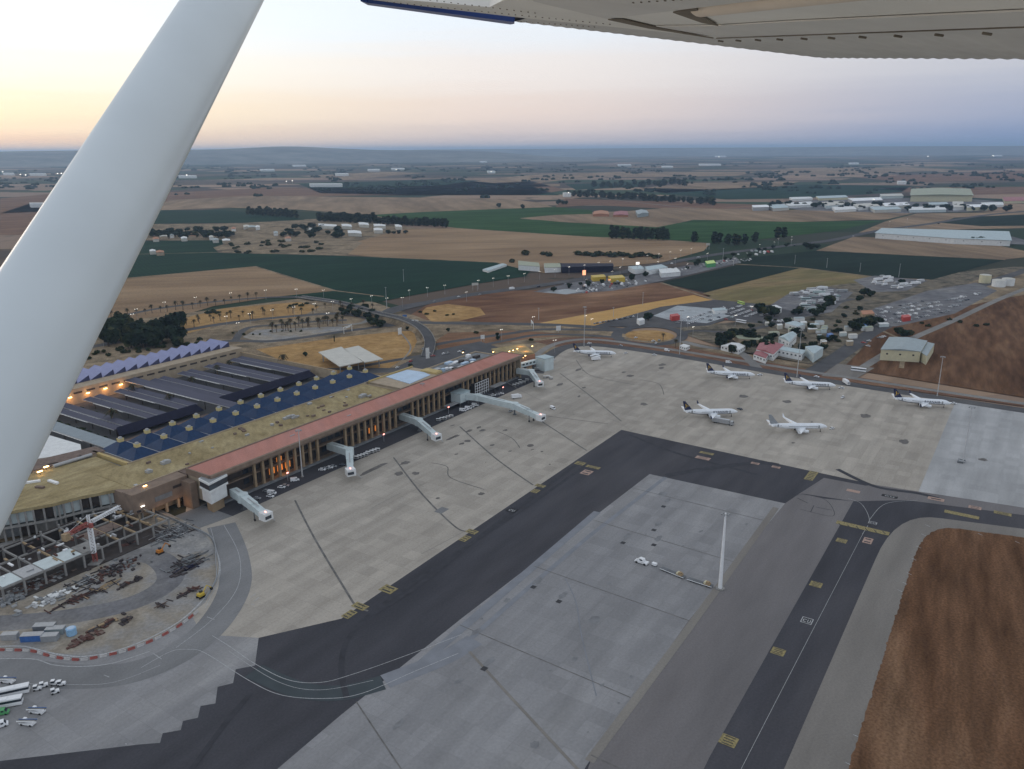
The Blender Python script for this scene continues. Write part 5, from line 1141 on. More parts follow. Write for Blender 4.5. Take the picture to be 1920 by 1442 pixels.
for i in range(len(hd) - 1):
    a, b = hd[i] - hd[0], hd[i+1] - hd[0]; d = b - a; mb = MB(); mb.box(((a.x+b.x)/2, (a.y+b.y)/2, .65), (d.length*.98, .25, 1.3), math.atan2(d.y, d.x)); mb.build('panel', MT['greypaint'], e)
def edge_line(px, m, w, lift, name):
    mb = MB(); rib_mb(mb, cat_rom([G(*p) for p in px], 10), w, lift); tag(mb.build(name, m), kind='structure')
edge_line([(-30,1214),(40,1212),(85,1222),(120,1229),(160,1231),(220,1220),(290,1192),(350,1155),(396,1105),(412,1065),(405,1030)], P_WHT, .7, .10, 'kerb_line')
edge_line([(-30,1236),(60,1236),(100,1247),(150,1250),(210,1244),(280,1222)], P_WHT, .4, .10, 'kerb_line')
def heap(kind, label, cat, px, n, spread, sizes, mats, flat=False, ang=None, z0=.1):
    c0 = G(*px); e = empty(kind, c0, AX if ang is None else ang, label, cat); mb = MB()
    for i in range(int(n * 1.6)):
        a, b, h = sizes(); x, y = rnd.gauss(0, spread[0]), rnd.gauss(0, spread[1]); r = math.hypot(x/spread[0], y/spread[1])
        mb.box((x, y, z0 + h/2 + (0 if flat else max(0, 1.6 - r) * rnd.uniform(0, .9))), (a, b, h), rnd.choice((0, .1, -.15, math.pi/2, math.pi/2+.2)), rnd.randrange(len(mats)))
    return mb.build('piled_material', [MT[m] for m in mats], e)
U = rnd.uniform
long_ = lambda: (U(3,7), U(.2,.5), U(.2,.5)); chunk = lambda: (U(.5,2), U(.5,1.5), U(.3,1.1)); sheet_ = lambda: (U(1.5,3.5), U(.8,1.6), U(.15,.6))
for a in (('debris_pile','dark heap of debris at the foot of the tower crane','debris',(215,1068),60,(6,3.5),chunk,['darkpile','darkpile','rust','greyconcrete']),
    ('steel_bundle','grey bundles of steel bars beside the dark debris heap','building materials',(160,1092),22,(3.5,2.5),long_,['bridge_dark','steel','darkpile']),
    ('timber_pile','long dark timbers lying across the middle of the site','building materials',(190,1105),14,(6,1.4),long_,['darkpile','timber']),
    ('rebar_stack','long dark rusty stack beside the site road centre','building materials',(140,1125),26,(4.5,.8),long_,['rust','darkpile']),
    ('rubble_heap','pale grey and rust rubble strip along the frame foot','debris',(60,1100),190,(7,2),sheet_,['rust','darkpile','greyconcrete','gutter','steel']),
    ('rubble_heap','pale lilac heap of rubble near the frame edge corner','debris',(20,1125),60,(2.6,1.4),chunk,['steel','greyconcrete','greypaint']),
    ('rubble_heap','whitish heap of sheets beyond the rusty stack','debris',(95,1122),40,(5,1.8),sheet_,['wall_white','steel','greyconcrete']),
    ('scaffold_stack','dense grey scaffold parts stacked inside the fence corner','scaffold',(320,1000),150,(4.6,3.6),long_,['steel','bridge_dark','greyconcrete','darkpile']),
    ('panel_stack','dark slatted panels stacked beside the fence','building materials',(350,1055),46,(5,3),long_,['darkpile','greyconcrete','bridge_dark']),
    ('panel_stack','black tarpaulin covered stack in the fence corner','building materials',(345,1070),24,(4,1.5),sheet_,['navytile','darkpile']),
    ('panel_stack','dark flat stack of boards behind the orange machine','building materials',(243,1021),9,(1.8,.9),sheet_,['rust','darkpile']),
    ('pallet_row','brown pallets in a row on pale dirt below the site centre','pallets',(195,1172),20,(4.2,.8),sheet_,['rust','darkpile','timber']),
    ('pallet_row','dark square stack on pale dirt at the end of the pallet row','pallets',(238,1164),8,(1,.8),sheet_,['darkpile','gutter']),
    ('scrap_pile','purplish flat scrap pile by the barrier line','debris',(163,1198),22,(3,1),sheet_,['rust','gutter']),
    ('scrap_pile','dark plank pile beside the yellow excavator','debris',(355,1110),14,(2.4,.6),long_,['darkpile','rust']),
    ('pipe_pile','single dark pipe bundle lying on the open dirt','pipes',(302,1137),5,(.5,.12),long_,['gutter','darkpile']),
    ('scrap_pile','small dark pile near the site track bend','debris',(258,1088),8,(.6,.4),chunk,['darkpile']), ('scrap_pile','dark small pile beside the long timbers','debris',(235,1098),10,(1.6,.8),chunk,['darkpile','rust'])): heap(*a)
def container(px, dims, ang, mat, label, cat='container'):
    e = empty('site_container', G(*px), ang, label, cat); l, w, h = dims; mb = MB(); mb.box((0,0,h/2+.1),(l,w,h)); mb.build('shell', MT[mat], e)
    mb = MB(); mb.box((0,0,h+.17),(l+.1,w+.1,.12)); mb.build('roof', MT['steel'] if mat != 'bluewhite' else MT[mat], e); mb = MB()
    for k in range(int(l/.8)): mb.box((-l/2+.4+k*.8, -w/2-.03, h/2+.1), (.12,.06,h-.3))
    mb.build('corrugation', MT[mat], e); mb = MB(); mb.box((l/2+.03,0,h/2),(.06,w*.7,h*.8)); mb.build('door', MT['greypaint'], e); return e
A0 = AX - .9
container((62,1200),(8,3,2.6),A0,'bluepaint','blue site container beside the barrier line'); container((85,1182),(8,3,2.6),A0,'greyconcrete','grey site container above the blue one'); container((105,1187),(7,3,2.4),A0,'roofgrey','pale grey site container next to the sky blue tank')
container((95,1200),(6,3,2.4),A0,'greypaint','dark grey site container below the pale grey one'); container((20,1198),(6,2.6,2.4),A0,'steel','silver site container at the frame edge beside the white line')
e = empty('water_tank', G(135,1190), 0, 'bright sky blue round tank beside the site containers', 'tank'); mb = MB(); cyl(mb, 0, 0, .2, 3.0, 1.9, 16); mb.build('tank_body', MT['skyblue'], e); mb = MB(); cyl(mb, 0, 0, 3.0, 3.25, 1.4, 16); mb.build('lid', MT['bluewhite'], e)
def digger(px, mat, label):
    e = empty('excavator', G(*px), 1.0, label, 'excavator'); mb = MB(); mb.box((0,0,1.5),(2.6,2.2,1.2)); mb.build('body', MT[mat], e); mb = MB(); mb.box((.5,.5,2.5),(1.2,1.0,1.2)); mb.build('cab', MT['glass'], e)
    for s in (1,-1): mb = MB(); mb.box((0,s*1.0,.45),(3.2,.6,.8)); mb.build('track', MT['dark'], e)
    mb = MB(); mb.tube([(1.2,0,1.8),(3.4,0,4.2),(5.4,0,2.2)], .25, 6); mb.build('boom', MT[mat], e); mb = MB(); mb.box((5.5,0,1.6),(.9,1,1)); mb.build('bucket', MT['dark'], e)
digger((377,1120), 'yellowpaint', 'yellow excavator in the site corner beside the fence'); digger((300,1038), 'orangepaint', 'orange machine on pale ground beneath the scaffold parts'); 
# ------------------------------------------------------------------ trees
def leafy(mb, c, r, n, sz, mi=(0, 1), clumps=7, squash=.8):
    cl = []
    for k in range(clumps):
        d = Vector((rnd.gauss(0,1), rnd.gauss(0,1), rnd.gauss(0,.8))); d.normalize(); d *= r * rnd.uniform(.25, .72); d.z *= squash
        cl.append((Vector(c) + d, r * rnd.uniform(.34, .55), mi[k % len(mi)]))
    for i in range(n):
        cc, cr, m = cl[i % clumps]; d = Vector((rnd.gauss(0,1), rnd.gauss(0,1), rnd.gauss(0,1))); d.normalize()
        p = cc + d * cr * rnd.uniform(.55, 1.05); s = sz * rnd.uniform(.6, 1.4)
        a = (d + Vector((rnd.uniform(-.6,.6), rnd.uniform(-.6,.6), rnd.uniform(-.2,.8)))).normalized(); t = a.cross(Vector((rnd.random(), rnd.random(), .3))).normalized(); b = a.cross(t)
        mb.add([p + t*s, p + b*s*.8, p - t*s*.9, p - b*s], [(0,1,2,3)], m)
def tree_proto(kind, v):
    e = empty({'round': 'tree', 'tall': 'tree', 'bush': 'bush', 'palm': 'palm_tree'}[kind], (0,0,-500)); t = MB(); cr = MB()
    if kind == 'palm':
        t.tube([(0,0,0),(.12,.05,2.5),(.2,.1,5.4)], [.3,.24,.2], 6); t.build('trunk', MT['palmtrunk'], e)
        for k in range(22):
            a = k * 2.4; el = rnd.uniform(-.5, .9); L_ = rnd.uniform(1.7, 2.4); d = Vector((math.cos(a), math.sin(a), 0)); nn = Vector((-d.y, d.x, 0)); o = Vector((.2,.1,5.5)); vs = []
            for j in range(5):
                f = j / 4; p = o + d * (L_ * f * math.cos(el * (1 - f * .3))) + Vector((0, 0, L_ * (math.sin(el) * f - .75 * f * f))); w = .34 * (1 - f * .8)
                vs += [p + nn*w - Vector((0,0,.12*w)), p - nn*w - Vector((0,0,.12*w))]
            cr.add(vs, [(2*j, 2*j+1, 2*j+3, 2*j+2) for j in range(4)], k % 2)
        for k in range(26): a = rnd.uniform(0, 6.3); z = rnd.uniform(3.6, 5.2); r = .3 + (z-3.6)*.12; cr.add([(.15+r*math.cos(a), .1+r*math.sin(a), z), (.15+r*1.5*math.cos(a+.3), .1+r*1.5*math.sin(a+.3), z-.7), (.15+r*math.cos(a+.6), .1+r*math.sin(a+.6), z-.1)], [(0,1,2)], 1)
        cr.build('crown', [LF['p'], LF['q']], e)
    elif kind == 'bush':
        t.tube([(0,0,0),(.1,0,.7)], .12, 5); t.build('stem', MT['bark'], e); leafy(cr, (0,0,.8), 1.4, 260, .34, (0,1), 10, .62); cr.build('crown', [LF['c'], LF['a']], e)
    else:
        tall = kind == 'tall'; h = 2.2 if not tall else 2.0
        t.tube([(0,0,0),(.1,0,h*.6),(.05,.1,h*1.5)], [.32,.25,.14], 7)
        for k in range(4): a = k*1.6+v; t.tube([(.08,0,h*.8), (1.2*math.cos(a), 1.2*math.sin(a), h*1.6)], [.14,.06], 5)
        t.build('trunk', MT['bark'], e)
        if tall:
            for zz, r in ((1.9, 1.9), (3.6, 2.3), (5.4, 2.3), (7.1, 1.9), (8.5, 1.2)): leafy(cr, (rnd.uniform(-.3,.3), rnd.uniform(-.3,.3), zz), r, 170, .55, (0,1), 7, 1.0)
        else: leafy(cr, (0,0,h+1.3), 3.3, 800, .62, (0,1,0,1), 18, .85)
        cr.build('crown', [LF['ab'[v % 2]], LF['bca'[v % 3]]], e)
    return e
PRO = {k: [tree_proto(k, v) for v in range(n)] for k, n in (('round', 4), ('tall', 3), ('bush', 3), ('palm', 4))}
USED = set()
TREE_H = {'round': 7.2, 'tall': 9.6, 'bush': 1.9, 'palm': 6.2}
PLAN = []
def plant(kind, loc, h, label, group, wide=1.0): PLAN.append((kind, loc, h, label, group, wide))
def plant_now(kind, loc, h, label, group, wide=1.0):
    v = rnd.randrange(len(PRO[kind])); p = PRO[kind][v]; s = h / TREE_H[kind]
    cat_ = {'round': 'tree', 'tall': 'tree', 'bush': 'bush', 'palm': 'palm tree'}[kind]; sc = (s*wide, s*wide, s); rz = rnd.uniform(0, 6.28)
    if (kind, v) not in USED: USED.add((kind, v)); o = p; o.location = loc; o.rotation_euler = (0,0,rz); o.scale = sc
    else: o = dup(p, loc, rz, sc)
    return tag(o, label, cat_, group)
def row_px(a, b, n, jx=0, jy=0):
    return [(a[0] + (b[0]-a[0])*i/max(1,n-1) + rnd.uniform(-jx,jx), a[1] + (b[1]-a[1])*i/max(1,n-1) + rnd.uniform(-jy,jy)) for i in range(n)]
def belt(kind, pts, h, what, where, wide=1.0, hv=.25):
    for i, p in enumerate(pts): plant(kind, G(*p), h * rnd.uniform(1-hv, 1+hv), f'{what}, {nth(i+1)} along {where}', what + 's along ' + where, wide)
belt('palm', row_px((196,600),(478,562),20,3,2), 10, 'palm', 'the upper verge below the tan field')
belt('palm', row_px((335,612),(500,592),16,10,5), 8.5, 'short palm', 'the lower dry verge by the dark clump')
belt('palm', row_px((508,620),(645,606),24,6,5), 10, 'slim palm', 'the pale island between the access roads')
belt('palm', row_px((520,590),(700,578),12,10,5), 9.5, 'tall palm', 'the road beneath the flyover')
for (x, y), lb in (((1243,640),'lone palm on the golden roundabout island'),((1266,652),'lone palm beside the apron fence below the roundabout'),((627,641),'dark slim cypress beside the gold dry verge')): plant('palm' if 'palm' in lb else 'tall', G(x, y), 9 if 'palm' in lb else 7, lb, None, 1 if 'palm' in lb else .45)
belt('palm', [(172,720),(212,800),(290,712),(318,762),(362,728),(408,705),(430,694),(384,665),(430,668),(250,745),(532,690)], 11, 'palm', 'the canopy courts', 1.2)
for k, (u, n) in enumerate(((53.3,9),(79,9),(137,9),(163,9),(189,9),(27,8))):
    for i in range(n): plant('bush', Lw(u + rnd.uniform(-1,1), 158 + i*9.5), rnd.uniform(2.2,3.6), f'dark garden bush, {nth(i+1)} from the front in planted gap {nth(k+1)} between the canopies', 'garden bushes between the canopies', 1.4)
belt('bush', row_px((440,628),(560,622),8,6,3), 2.2, 'dark bush', 'the pale island near the hall')
belt('bush', row_px((170,668),(400,638),26,8,6), 3.6, 'dusty bush', 'the slope behind the saw-tooth hall', 1.3)
belt('round', [(192+random.Random(i).uniform(0,150), 655-random.Random(i+50).uniform(0,40)) for i in range(38)], 19, 'dark tree', 'the dense clump beside the strut', .95)
belt('bush', [(390,588),(400,586),(408,588),(545,575),(555,572),(565,574),(575,570)], 3.6, 'wide bush', 'the dry verge under the lamps', 1.6)
belt('round', [(640,585),(652,590),(664,592),(676,588),(690,598),(703,606),(712,614),(700,612),(646,592),(658,583),(670,594),(684,582),(698,592),(708,600),(716,610),(694,606)], 9, 'dark tree', 'the inside of the flyover curve', 1.2)
belt('round', [(764,618),(840,622),(932,630),(934,637),(770,690),(573,668)], 4.6, 'small round tree', 'the dry ground by the terminal road')
belt('bush', [(893,625),(996,638),(788,586),(800,590),(815,584),(838,592),(850,590)], 2.4, 'low bush', 'the brown verge beyond the terminal', 1.5)
belt('tall', row_px((467,402),(553,408),20,2,1), 22, 'dark tree', 'the shelter belt above the village', 1.5, .2)
belt('tall', row_px((598,414),(700,418),26,2,1), 24, 'dark tree', 'the shelter belt behind the farm sheds', 1.5, .12)
belt('tall', row_px((704,420),(838,426),28,2,1), 21, 'dark tree', 'the shelter belt beside the green crop', 1.5, .15)
belt('round', [(275+random.Random(i*3).uniform(0,165), 447-random.Random(i*7+1).uniform(0,14)) for i in range(46)], 13, 'dark tree', 'the village by the strut', 1.6)
belt('round', [(520+random.Random(i*5).uniform(0,125), 447-random.Random(i*9+1).uniform(0,20)) for i in range(28)], 13, 'dark tree', 'the hamlet beyond the green crop', 1.4)
belt('bush', [(430+random.Random(i*11).uniform(0,180), 476-random.Random(i*13+1).uniform(0,26)) for i in range(30)], 5, 'scrub bush', 'the rough ground above the green crop', 1.7)
belt('round', [(728,438),(738,439),(748,438),(760,438)], 10, 'dark tree', 'the farm shed end', 1.5)
belt('tall', [(1148,447),(1156,447),(1168,448),(1178,448),(1190,448),(1200,449),(1212,449),(1222,449),(1233,450),(1243,450),(1250,450)], 27, 'big dark tree', 'the green crop in the middle distance', 1.35, .12)
belt('tall', [(1302,454),(1340,456),(1348,456),(1365,459),(1378,459),(1384,459),(1396,458),(1416,455),(1458,447),(1470,446)], 22, 'dark tree', 'the green crop beside the highway', 1.5, .15)
belt('round', [(935,390),(980,391),(1047,384),(1056,384),(1062,383)], 20, 'lone dark tree', 'the edge of the far green crop', 1.0)
belt('tall', row_px((1068,368),(1338,383),34,3,1.5), 24, 'dark tree', 'the far road lined by a wood', 2.0, .25)
belt('tall', row_px((1118,352),(1285,346),18,4,3), 30, 'dark tree', 'the far wood beyond the road', 2.2, .2)
belt('bush', row_px((1088,478),(1225,483),12,6,2), 8, 'low bush', 'the stubble edge above the highway', 1.8)
belt('round', row_px((662,358),(735,362),9,2,1), 22, 'dark tree', 'the far green strip', 1.7)
belt('round', row_px((1445,388),(1900,394),44,8,5), 17, 'dark tree', 'the industrial estate', 1.3)
belt('round', [(1815,455),(1828,457),(1840,456),(1852,457),(1865,456),(1512,466),(1522,467),(1532,466)], 13, 'dark tree', 'the white warehouse yard', 1.4)
belt('round', [(1350,640),(1358,648),(1368,640),(1378,636),(1392,634),(1402,640),(1410,650),(1418,642),(1430,650),(1440,645),(1398,655),(1440,660),(1372,662),(1350,652)], 11, 'dark tree', 'the yard of the red roofed building', 1.1)
belt('round', [(1432,592),(1444,588),(1452,594),(1490,590),(1500,586),(1530,592),(1540,586),(1548,578),(1556,570),(1620,555),(1632,556),(1690,533),(1600,620),(1612,618),(1624,612),(1636,610),(1648,606),(1692,630),(1704,632),(1684,626),(1425,584),(1216,600)], 11, 'dark tree', 'the far car parks', 1.3)
belt('bush', [(1780,600),(1800,605),(1830,612),(1850,610),(1740,612),(1728,607)], 3, 'low dark bush', 'the red brown field', 1.5)
belt('bush', [(1052,500),(960,492),(985,478),(1020,478),(1030,480)], 9, 'bush', 'the stubble by the roadside business', 1.4)
pts = []
while len(pts) < 60:
    x, y = rnd.uniform(1330, 1720), rnd.uniform(560, 665)
    if inside_px(x, y, [(1330,640),(1420,604),(1500,586),(1600,560),(1660,540),(1640,600),(1600,640),(1540,668),(1460,650),(1380,662)]): pts.append((x, y))
belt('round', pts[:34], 7, 'dusty tree', 'the cluttered ground by the side road', 1.3, .4)
belt('bush', pts[34:], 2.6, 'dusty bush', 'the cluttered ground by the side road', 1.6, .4)
belt('round', row_px((1040,546),(1260,508),14,10,4) + row_px((1270,506),(1480,462),16,8,3), 6.5, 'small dark tree', 'the businesses beside the highway', 1.3, .35)
BIG = sorted([p for p in PLAN if p[0] in ('round', 'tall')], key=lambda p: -p[2] * p[5] / (p[1] - CAM).length)
FARMB = MB()
for p in BIG[290:]:       # the ones that show smallest are one mass of distant trees
    src = rnd.choice(PRO[p[0]]); s = p[2] / TREE_H[p[0]]; a_ = rnd.uniform(0, 6.28); ca, sa = math.cos(a_), math.sin(a_)
    for ch in src.children:
        me = ch.data; mi = 2 if 'trunk' in ch.name else 0
        vs = [((q.co.x*ca - q.co.y*sa)*s*p[5] + p[1].x, (q.co.x*sa + q.co.y*ca)*s*p[5] + p[1].y, q.co.z*s + p[1].z) for q in me.vertices]
        b_ = len(FARMB.v); FARMB.v += vs
        for f in me.polygons: FARMB.f.append([b_ + i for i in f.vertices]); FARMB.m.append(mi or f.material_index); FARMB.sm.append(False)
for p in BIG[:290] + [p for p in PLAN if p[0] not in ('round', 'tall')]: plant_now(*p)
tag(FARMB.build('distant_treeline', [LF['b'], LF['a'], MT['bark']]), 'dark trees of the distant shelter belts and far woods', 'trees', None, 'stuff')
for e_ in [p for k in PRO for i, p in enumerate(PRO[k]) if (k, i) not in USED]:
    for ch in list(e_.children): bpy.data.objects.remove(ch)
    bpy.data.objects.remove(e_)
# far woods read as one mass
mb = MB()
for i in range(1500):
    x = rnd.uniform(-80, 2000); y = rnd.choice((rnd.gauss(327, 8), rnd.gauss(345, 10), rnd.gauss(315, 6)))
    if not 304 < y < 372: continue
    if pnoise(Vector((x*.012, y*.09, 4))) < .02: continue
    p = G(x, y); r = rnd.uniform(6, 13)
    for k in range(3):
        q = p + Vector((rnd.gauss(0, 12), rnd.gauss(0, 12), 0)); n6 = [(q.x + r*math.cos(t)*rnd.uniform(.7,1.2), q.y + r*math.sin(t)*rnd.uniform(.7,1.2)) for t in (0, 1.25, 2.5, 3.75, 5)]
        h_ = r*rnd.uniform(.7,1.1); mb.loft([[(a_, b_, 0) for a_, b_ in n6], [(q.x + (a_-q.x)*1.1, q.y + (b_-q.y)*1.1, h_*.6) for a_, b_ in n6], [(q.x + (a_-q.x)*.3, q.y + (b_-q.y)*.3, h_*1.2) for a_, b_ in n6]], 0, False)
tag(mb.build('far_woods', LF['b']), 'scattered dark woods on the far plain', 'woods', None, 'stuff')
# ------------------------------------------------------------------ lamps and masts
def street_lamp(h=12.0):
    e = empty('street_lamp', (0,0,-500)); mb = MB(); mb.tube([(0,0,0),(0,0,h*.5),(0,0,h)], [.16,.12,.09], 6); mb.build('pole', MT['steel'], e)
    mb = MB(); mb.tube([(-1.2,0,h+.1),(0,0,h),(1.2,0,h+.1)], .07, 5); mb.build('arm', MT['steel'], e)
    mb = MB(); mb.box((-1.25,0,h+.12),(.95,.35,.14)); mb.build('lamp_head', E_WHITE, e); mb = MB(); mb.box((1.25,0,h+.12),(.95,.35,.14)); mb.build('lamp_head', E_WHITE, e); return e
LP = street_lamp(); first = True
def lamps(pts, where, z=12.2):
    global first
    for i, p in enumerate(pts):
        g = G(p[0], p[1], z); g.z = 0; lb = f'lit street lamp, {nth(i+1)} along {where}'; rz = rnd.uniform(.4, .9)
        if first: LP.location = g; LP.rotation_euler = (0,0,rz); tag(LP, lb, 'street lamp', 'lit street lamps'); first = False
        else: dup(LP, g, rz, None, lb, 'lit street lamps')
sc_ = lambda pts, s, ox, oy: [(x/s + ox, y/s + oy) for x, y in pts]
lamps(sc_([(155,1392),(265,1252),(398,1212),(598,1163),(820,1128),(1070,1097),(1318,1077),(1537,1070),(1730,1077),(1795,1157)], 3.794, 150, 260), 'the upper access road')
lamps(sc_([(370,1248),(480,1352),(1038,1263),(1122,1310),(1205,1243),(1365,1219),(1520,1197),(1665,1173),(1762,1240)], 3.794, 150, 260), 'the lower access road')
lamps(sc_([(350,1068),(485,1048),(587,1063),(690,1058),(737,1010),(857,993),(973,977),(1118,1022),(1197,945),(1297,930),(1397,915),(1505,900),(1607,885),(1710,870),(1803,855)], 3.556, 560, 260), 'the highway past the green crop')
lamps(sc_([(113,1003),(233,988),(345,968),(433,958),(450,1037),(533,940),(513,1005),(725,912),(815,900),(810,962),(905,886),(945,935),(987,873),(1040,980),(1070,860),(1198,898),(1605,828),(1720,808),(1855,790)], 4.174, 1040, 260), 'the highway past the filling stations')
lamps([(1460,446),(1485,442),(1668,414),(1702,409),(1637,387),(1639,373),(1062,362),(1380,588),(1410,572)], 'the far roads', 14)
lamps([(1040,640),(940,620),(1000,596),(1098,594),(1300,615),(1290,596),(1110,600)], 'the roundabout approach', 11)
def mast(base, top, label, r=.38, ring=True, lit=False):
    b = G(*base); best = min((((G(top[0], top[1], z/4) - b).xy.length), z/4) for z in range(40, 170)); h = best[1]
    e = empty('floodlight_mast', b, AX, label, 'floodlight mast', 'apron floodlight masts'); mb = MB(); mb.tube([(0,0,0),(0,0,h*.5),(0,0,h)], [r*1.5, r*1.1, r*.6], 10); mb.build('pole', MT['white'] if r > .5 else MT['mast'], e)
    mb = MB(); mb.tube([(0,0,0),(0,0,.5)], r*3.2, 12); mb.build('base', MT['rawconcrete'], e); mb = MB(); mb.tube([(1.5*math.cos(t), 1.5*math.sin(t), h-.2) for t in [i*math.pi/6 for i in range(13)]], .1, 5); mb.box((0,0,h-.2),(3,.15,.15)); mb.box((0,0,h-.2),(.15,3,.15)); mb.build('head_frame', MT['steel'], e)
    for k in range(6): t = k*math.pi/3; mb = MB(); mb.box((1.6*math.cos(t), 1.6*math.sin(t), h-.55), (.7,.45,.5), t); mb.build('floodlight', E_WHITE if lit and k == 0 else MT['greypaint'], e)
    return e
for a in (((1350,1104),(1358,962),'tall white mast standing at the end of the low trailer line',.62), ((567,894),(559,806),'thin mast rising in front of the columns near the lit orange bays',.3), ((1757,743),(1763,668),'slim mast behind the airliner before the red brown field',.22),
    ((1806,866),(1818,762),'grey mast on the pale new concrete in a small hatched box',.26), ((1494,708),(1497,618),'slim mast behind the airliner at the side road end',.22), ((1274,665),(1277,560),'tall thin mast between the roundabout and the small white hut',.22), ((794,772),(792,718),'thin mast before the columns near the long bridge',.26),
    ((1095,650),(1095,575),'thin mast behind the airliner nearest the roundabout',.2), ((660,1140),(659,1118),'short post at the yellow panels of the stand edge',.15)): 
    if a[1] != (659,1118): mast(*a)
e = empty('mast_base_box', G(1804,866), AX, 'dark hatched box of small equipment round the mast on pale concrete', 'equipment')
for k in range(5): mb = MB(); mb.box(((k-2)*1.4, 0 if k % 2 else .8, .5), (.9,3.2,1.0)); mb.build('cabinet', MT[['bridge_dark','steel','greypaint'][k % 3]], e)
def beacon_post(px, label):
    e = empty('signal_post', G(*px), AX, label, 'signal', 'red lit stand signals'); mb = MB(); mb.tube([(0,0,0),(0,0,4.6)], .12, 6); mb.build('pole', MT['steel'], e); mb = MB(); mb.box((0,0,5.2),(1.6,.3,1.1)); mb.build('housing', MT['dark'], e); mb = MB(); mb.box((0,-.2,5.2),(1.5,.12,.7)); mb.build('display', E_RED, e)
beacon_post((540,902),'red lit signal post beside the lamp pole vans'); beacon_post((720,828),'red lit signal post between the second and third bridges'); beacon_post((841,776),'red lit signal post before the pale teal box block'); beacon_post((943,738),'red lit signal post beyond the white grid frame')
for i, (x, y) in enumerate(((868,662),(980,672),(985,668),(935,665),(925,661),(945,664),(955,660),(962,658),(970,655),(998,650))):
    e = empty('deck_lamp', G(x, y, 12.9), AX, f'yellow lamp, {nth(i+1)} on and around the lit deck at the terminal end', 'lamp', 'yellow lamps on the lit deck'); mb = MB(); mb.box((0,0,.5),(1.5,.5,.3)); mb.build('lamp_head', E_WARM, e); mb = MB(); mb.box((0,0,-.2),(.15,.15,1.2)); mb.build('post', MT['recess'], e)
for p, en in ((Lw(330,20,6),1600), (Lw(342,22,14.5),700), (Lw(355,36,14.5),700), (Lw(-12,16,3.5),220), (Lw(-22,17,3.5),140), (Lw(50,7.5,4),260)):
    pl = bpy.data.lights.new('lamp_light', 'POINT'); pl.energy = en; pl.color = (1,.5,.16); pl.shadow_soft_size = .6; o = bpy.data.objects.new('lamp_light', pl); COL.objects.link(o); o.location = p
for (x, y, z_), lb in (((272,912,17),'warm lamp on the roof edge above the blank wall'), ((322,927,6),'white lamp over the lit undercroft'), ((268,950,9),'pale lamp above the frame corner')):
    e = empty('wall_lamp', G(x, y, z_), AX, lb, 'lamp'); mb = MB(); mb.box((0,0,.3),(1.9,.5,.3)); mb.build('lamp_head', E_WARM if 'roof' in lb else E_WHITE, e); mb = MB(); mb.box((0,.3,-.3),(.2,.2,1)); mb.build('bracket', MT['recess'], e)
# gantries, signs
def gantry(a, b, label):
    A_, B_ = G(*a), G(*b); e = empty('sign_gantry', A_, 0, label, 'gantry'); d = B_ - A_; an = math.atan2(d.y, d.x); m = d/2
    for q in (Vector((0,0,0)), d): mb = MB(); mb.box((q.x,q.y,3.4),(.5,.5,6.8)); mb.build('post', MT['wall_white'], e)
    mb = MB(); mb.box((m.x,m.y,6.9),(d.length+.6,.5,.5), an); mb.build('beam', MT['wall_white'], e); mb = MB(); mb.box((m.x - .4*math.sin(-an),m.y-.5,6.3),(d.length*.6,.15,2.2), an); mb.build('sign_panel', MT['wall_white'], e)
gantry((645,626),(660,621),'white sign gantry across the lower access road'); gantry((773,612),(784,612),'white gantry posts beside the red brown field'); gantry((996,612),(1000,618),'white gantry at the start of the golden strip')
def board(px, w, h, zc, m, label, cat='sign', posts=2, ang=.3, name='road_sign'):
    e = empty(name, G(*px), ang, label, cat); mb = MB(); mb.box((0,0,zc),(w,.25,h)); mb.build('panel', MT[m] if isinstance(m, str) else m, e)
    for k in range(posts): mb = MB(); x = 0 if posts == 1 else (-w*.35 + k*w*.7); mb.box((x,.14,(zc-h/2)/2),(.35,.35,zc-h/2)); mb.build('post', MT['steel'], e)
board((759,597),5,2.4,3,'bluepaint','blue road sign at the flyover junction'); board((1095,528),5,7,13,E_SIGN,'lit orange price totem at the first filling station','sign',1); board((1195,512),6,4,15,E_SIGNW,'tall white lit sign on a grey pole above the filling stations','sign',1)
board((891,545),9,3.4,9,'flatwhite','pale yellow billboard beside the highway lamps'); board((1327,468),8,4,10,'flatwhite','pale yellow billboard by the bend of the highway'); board((750,628),5,7,4,'wall_white','white triangular panel on the verge inside the curve','sign',1,.9)
board((905,640),4,4,4.5,'wall_white','white panel leaning beside the terminal road'); board((1047,624),5,5,5,'wall_white','white sign on a pole by the road to the roundabout','sign',1)
board((802,672),3.5,10,5,'wall_white','white upright concrete pylon in the terminal forecourt','pylon',0,.5,'pylon')
# power poles on the fields
for i, (x, y, h) in enumerate(((757,528,18),(725,578,26),(1147,440,20),(1355,492,24),(1375,498,16),(1455,446,20),(1490,495,15),(1550,502,15),(1612,510,14),(1685,520,20),(1010,600,14),(1098,606,16),(1205,572,16),(1195,605,11),(1150,595,12))):
    e = empty('power_pole', G(x, y), .3, f'thin power pole, {nth(i+1)} from the flyover side across the fields', 'pole', 'power poles across the fields'); mb = MB(); mb.tube([(0,0,0),(0,0,h)], [.28,.16], 6); mb.build('pole', MT['mast'], e); mb = MB(); mb.box((0,0,h-.6),(2.6,.2,.2)); mb.build('crossarm', MT['mast'], e)
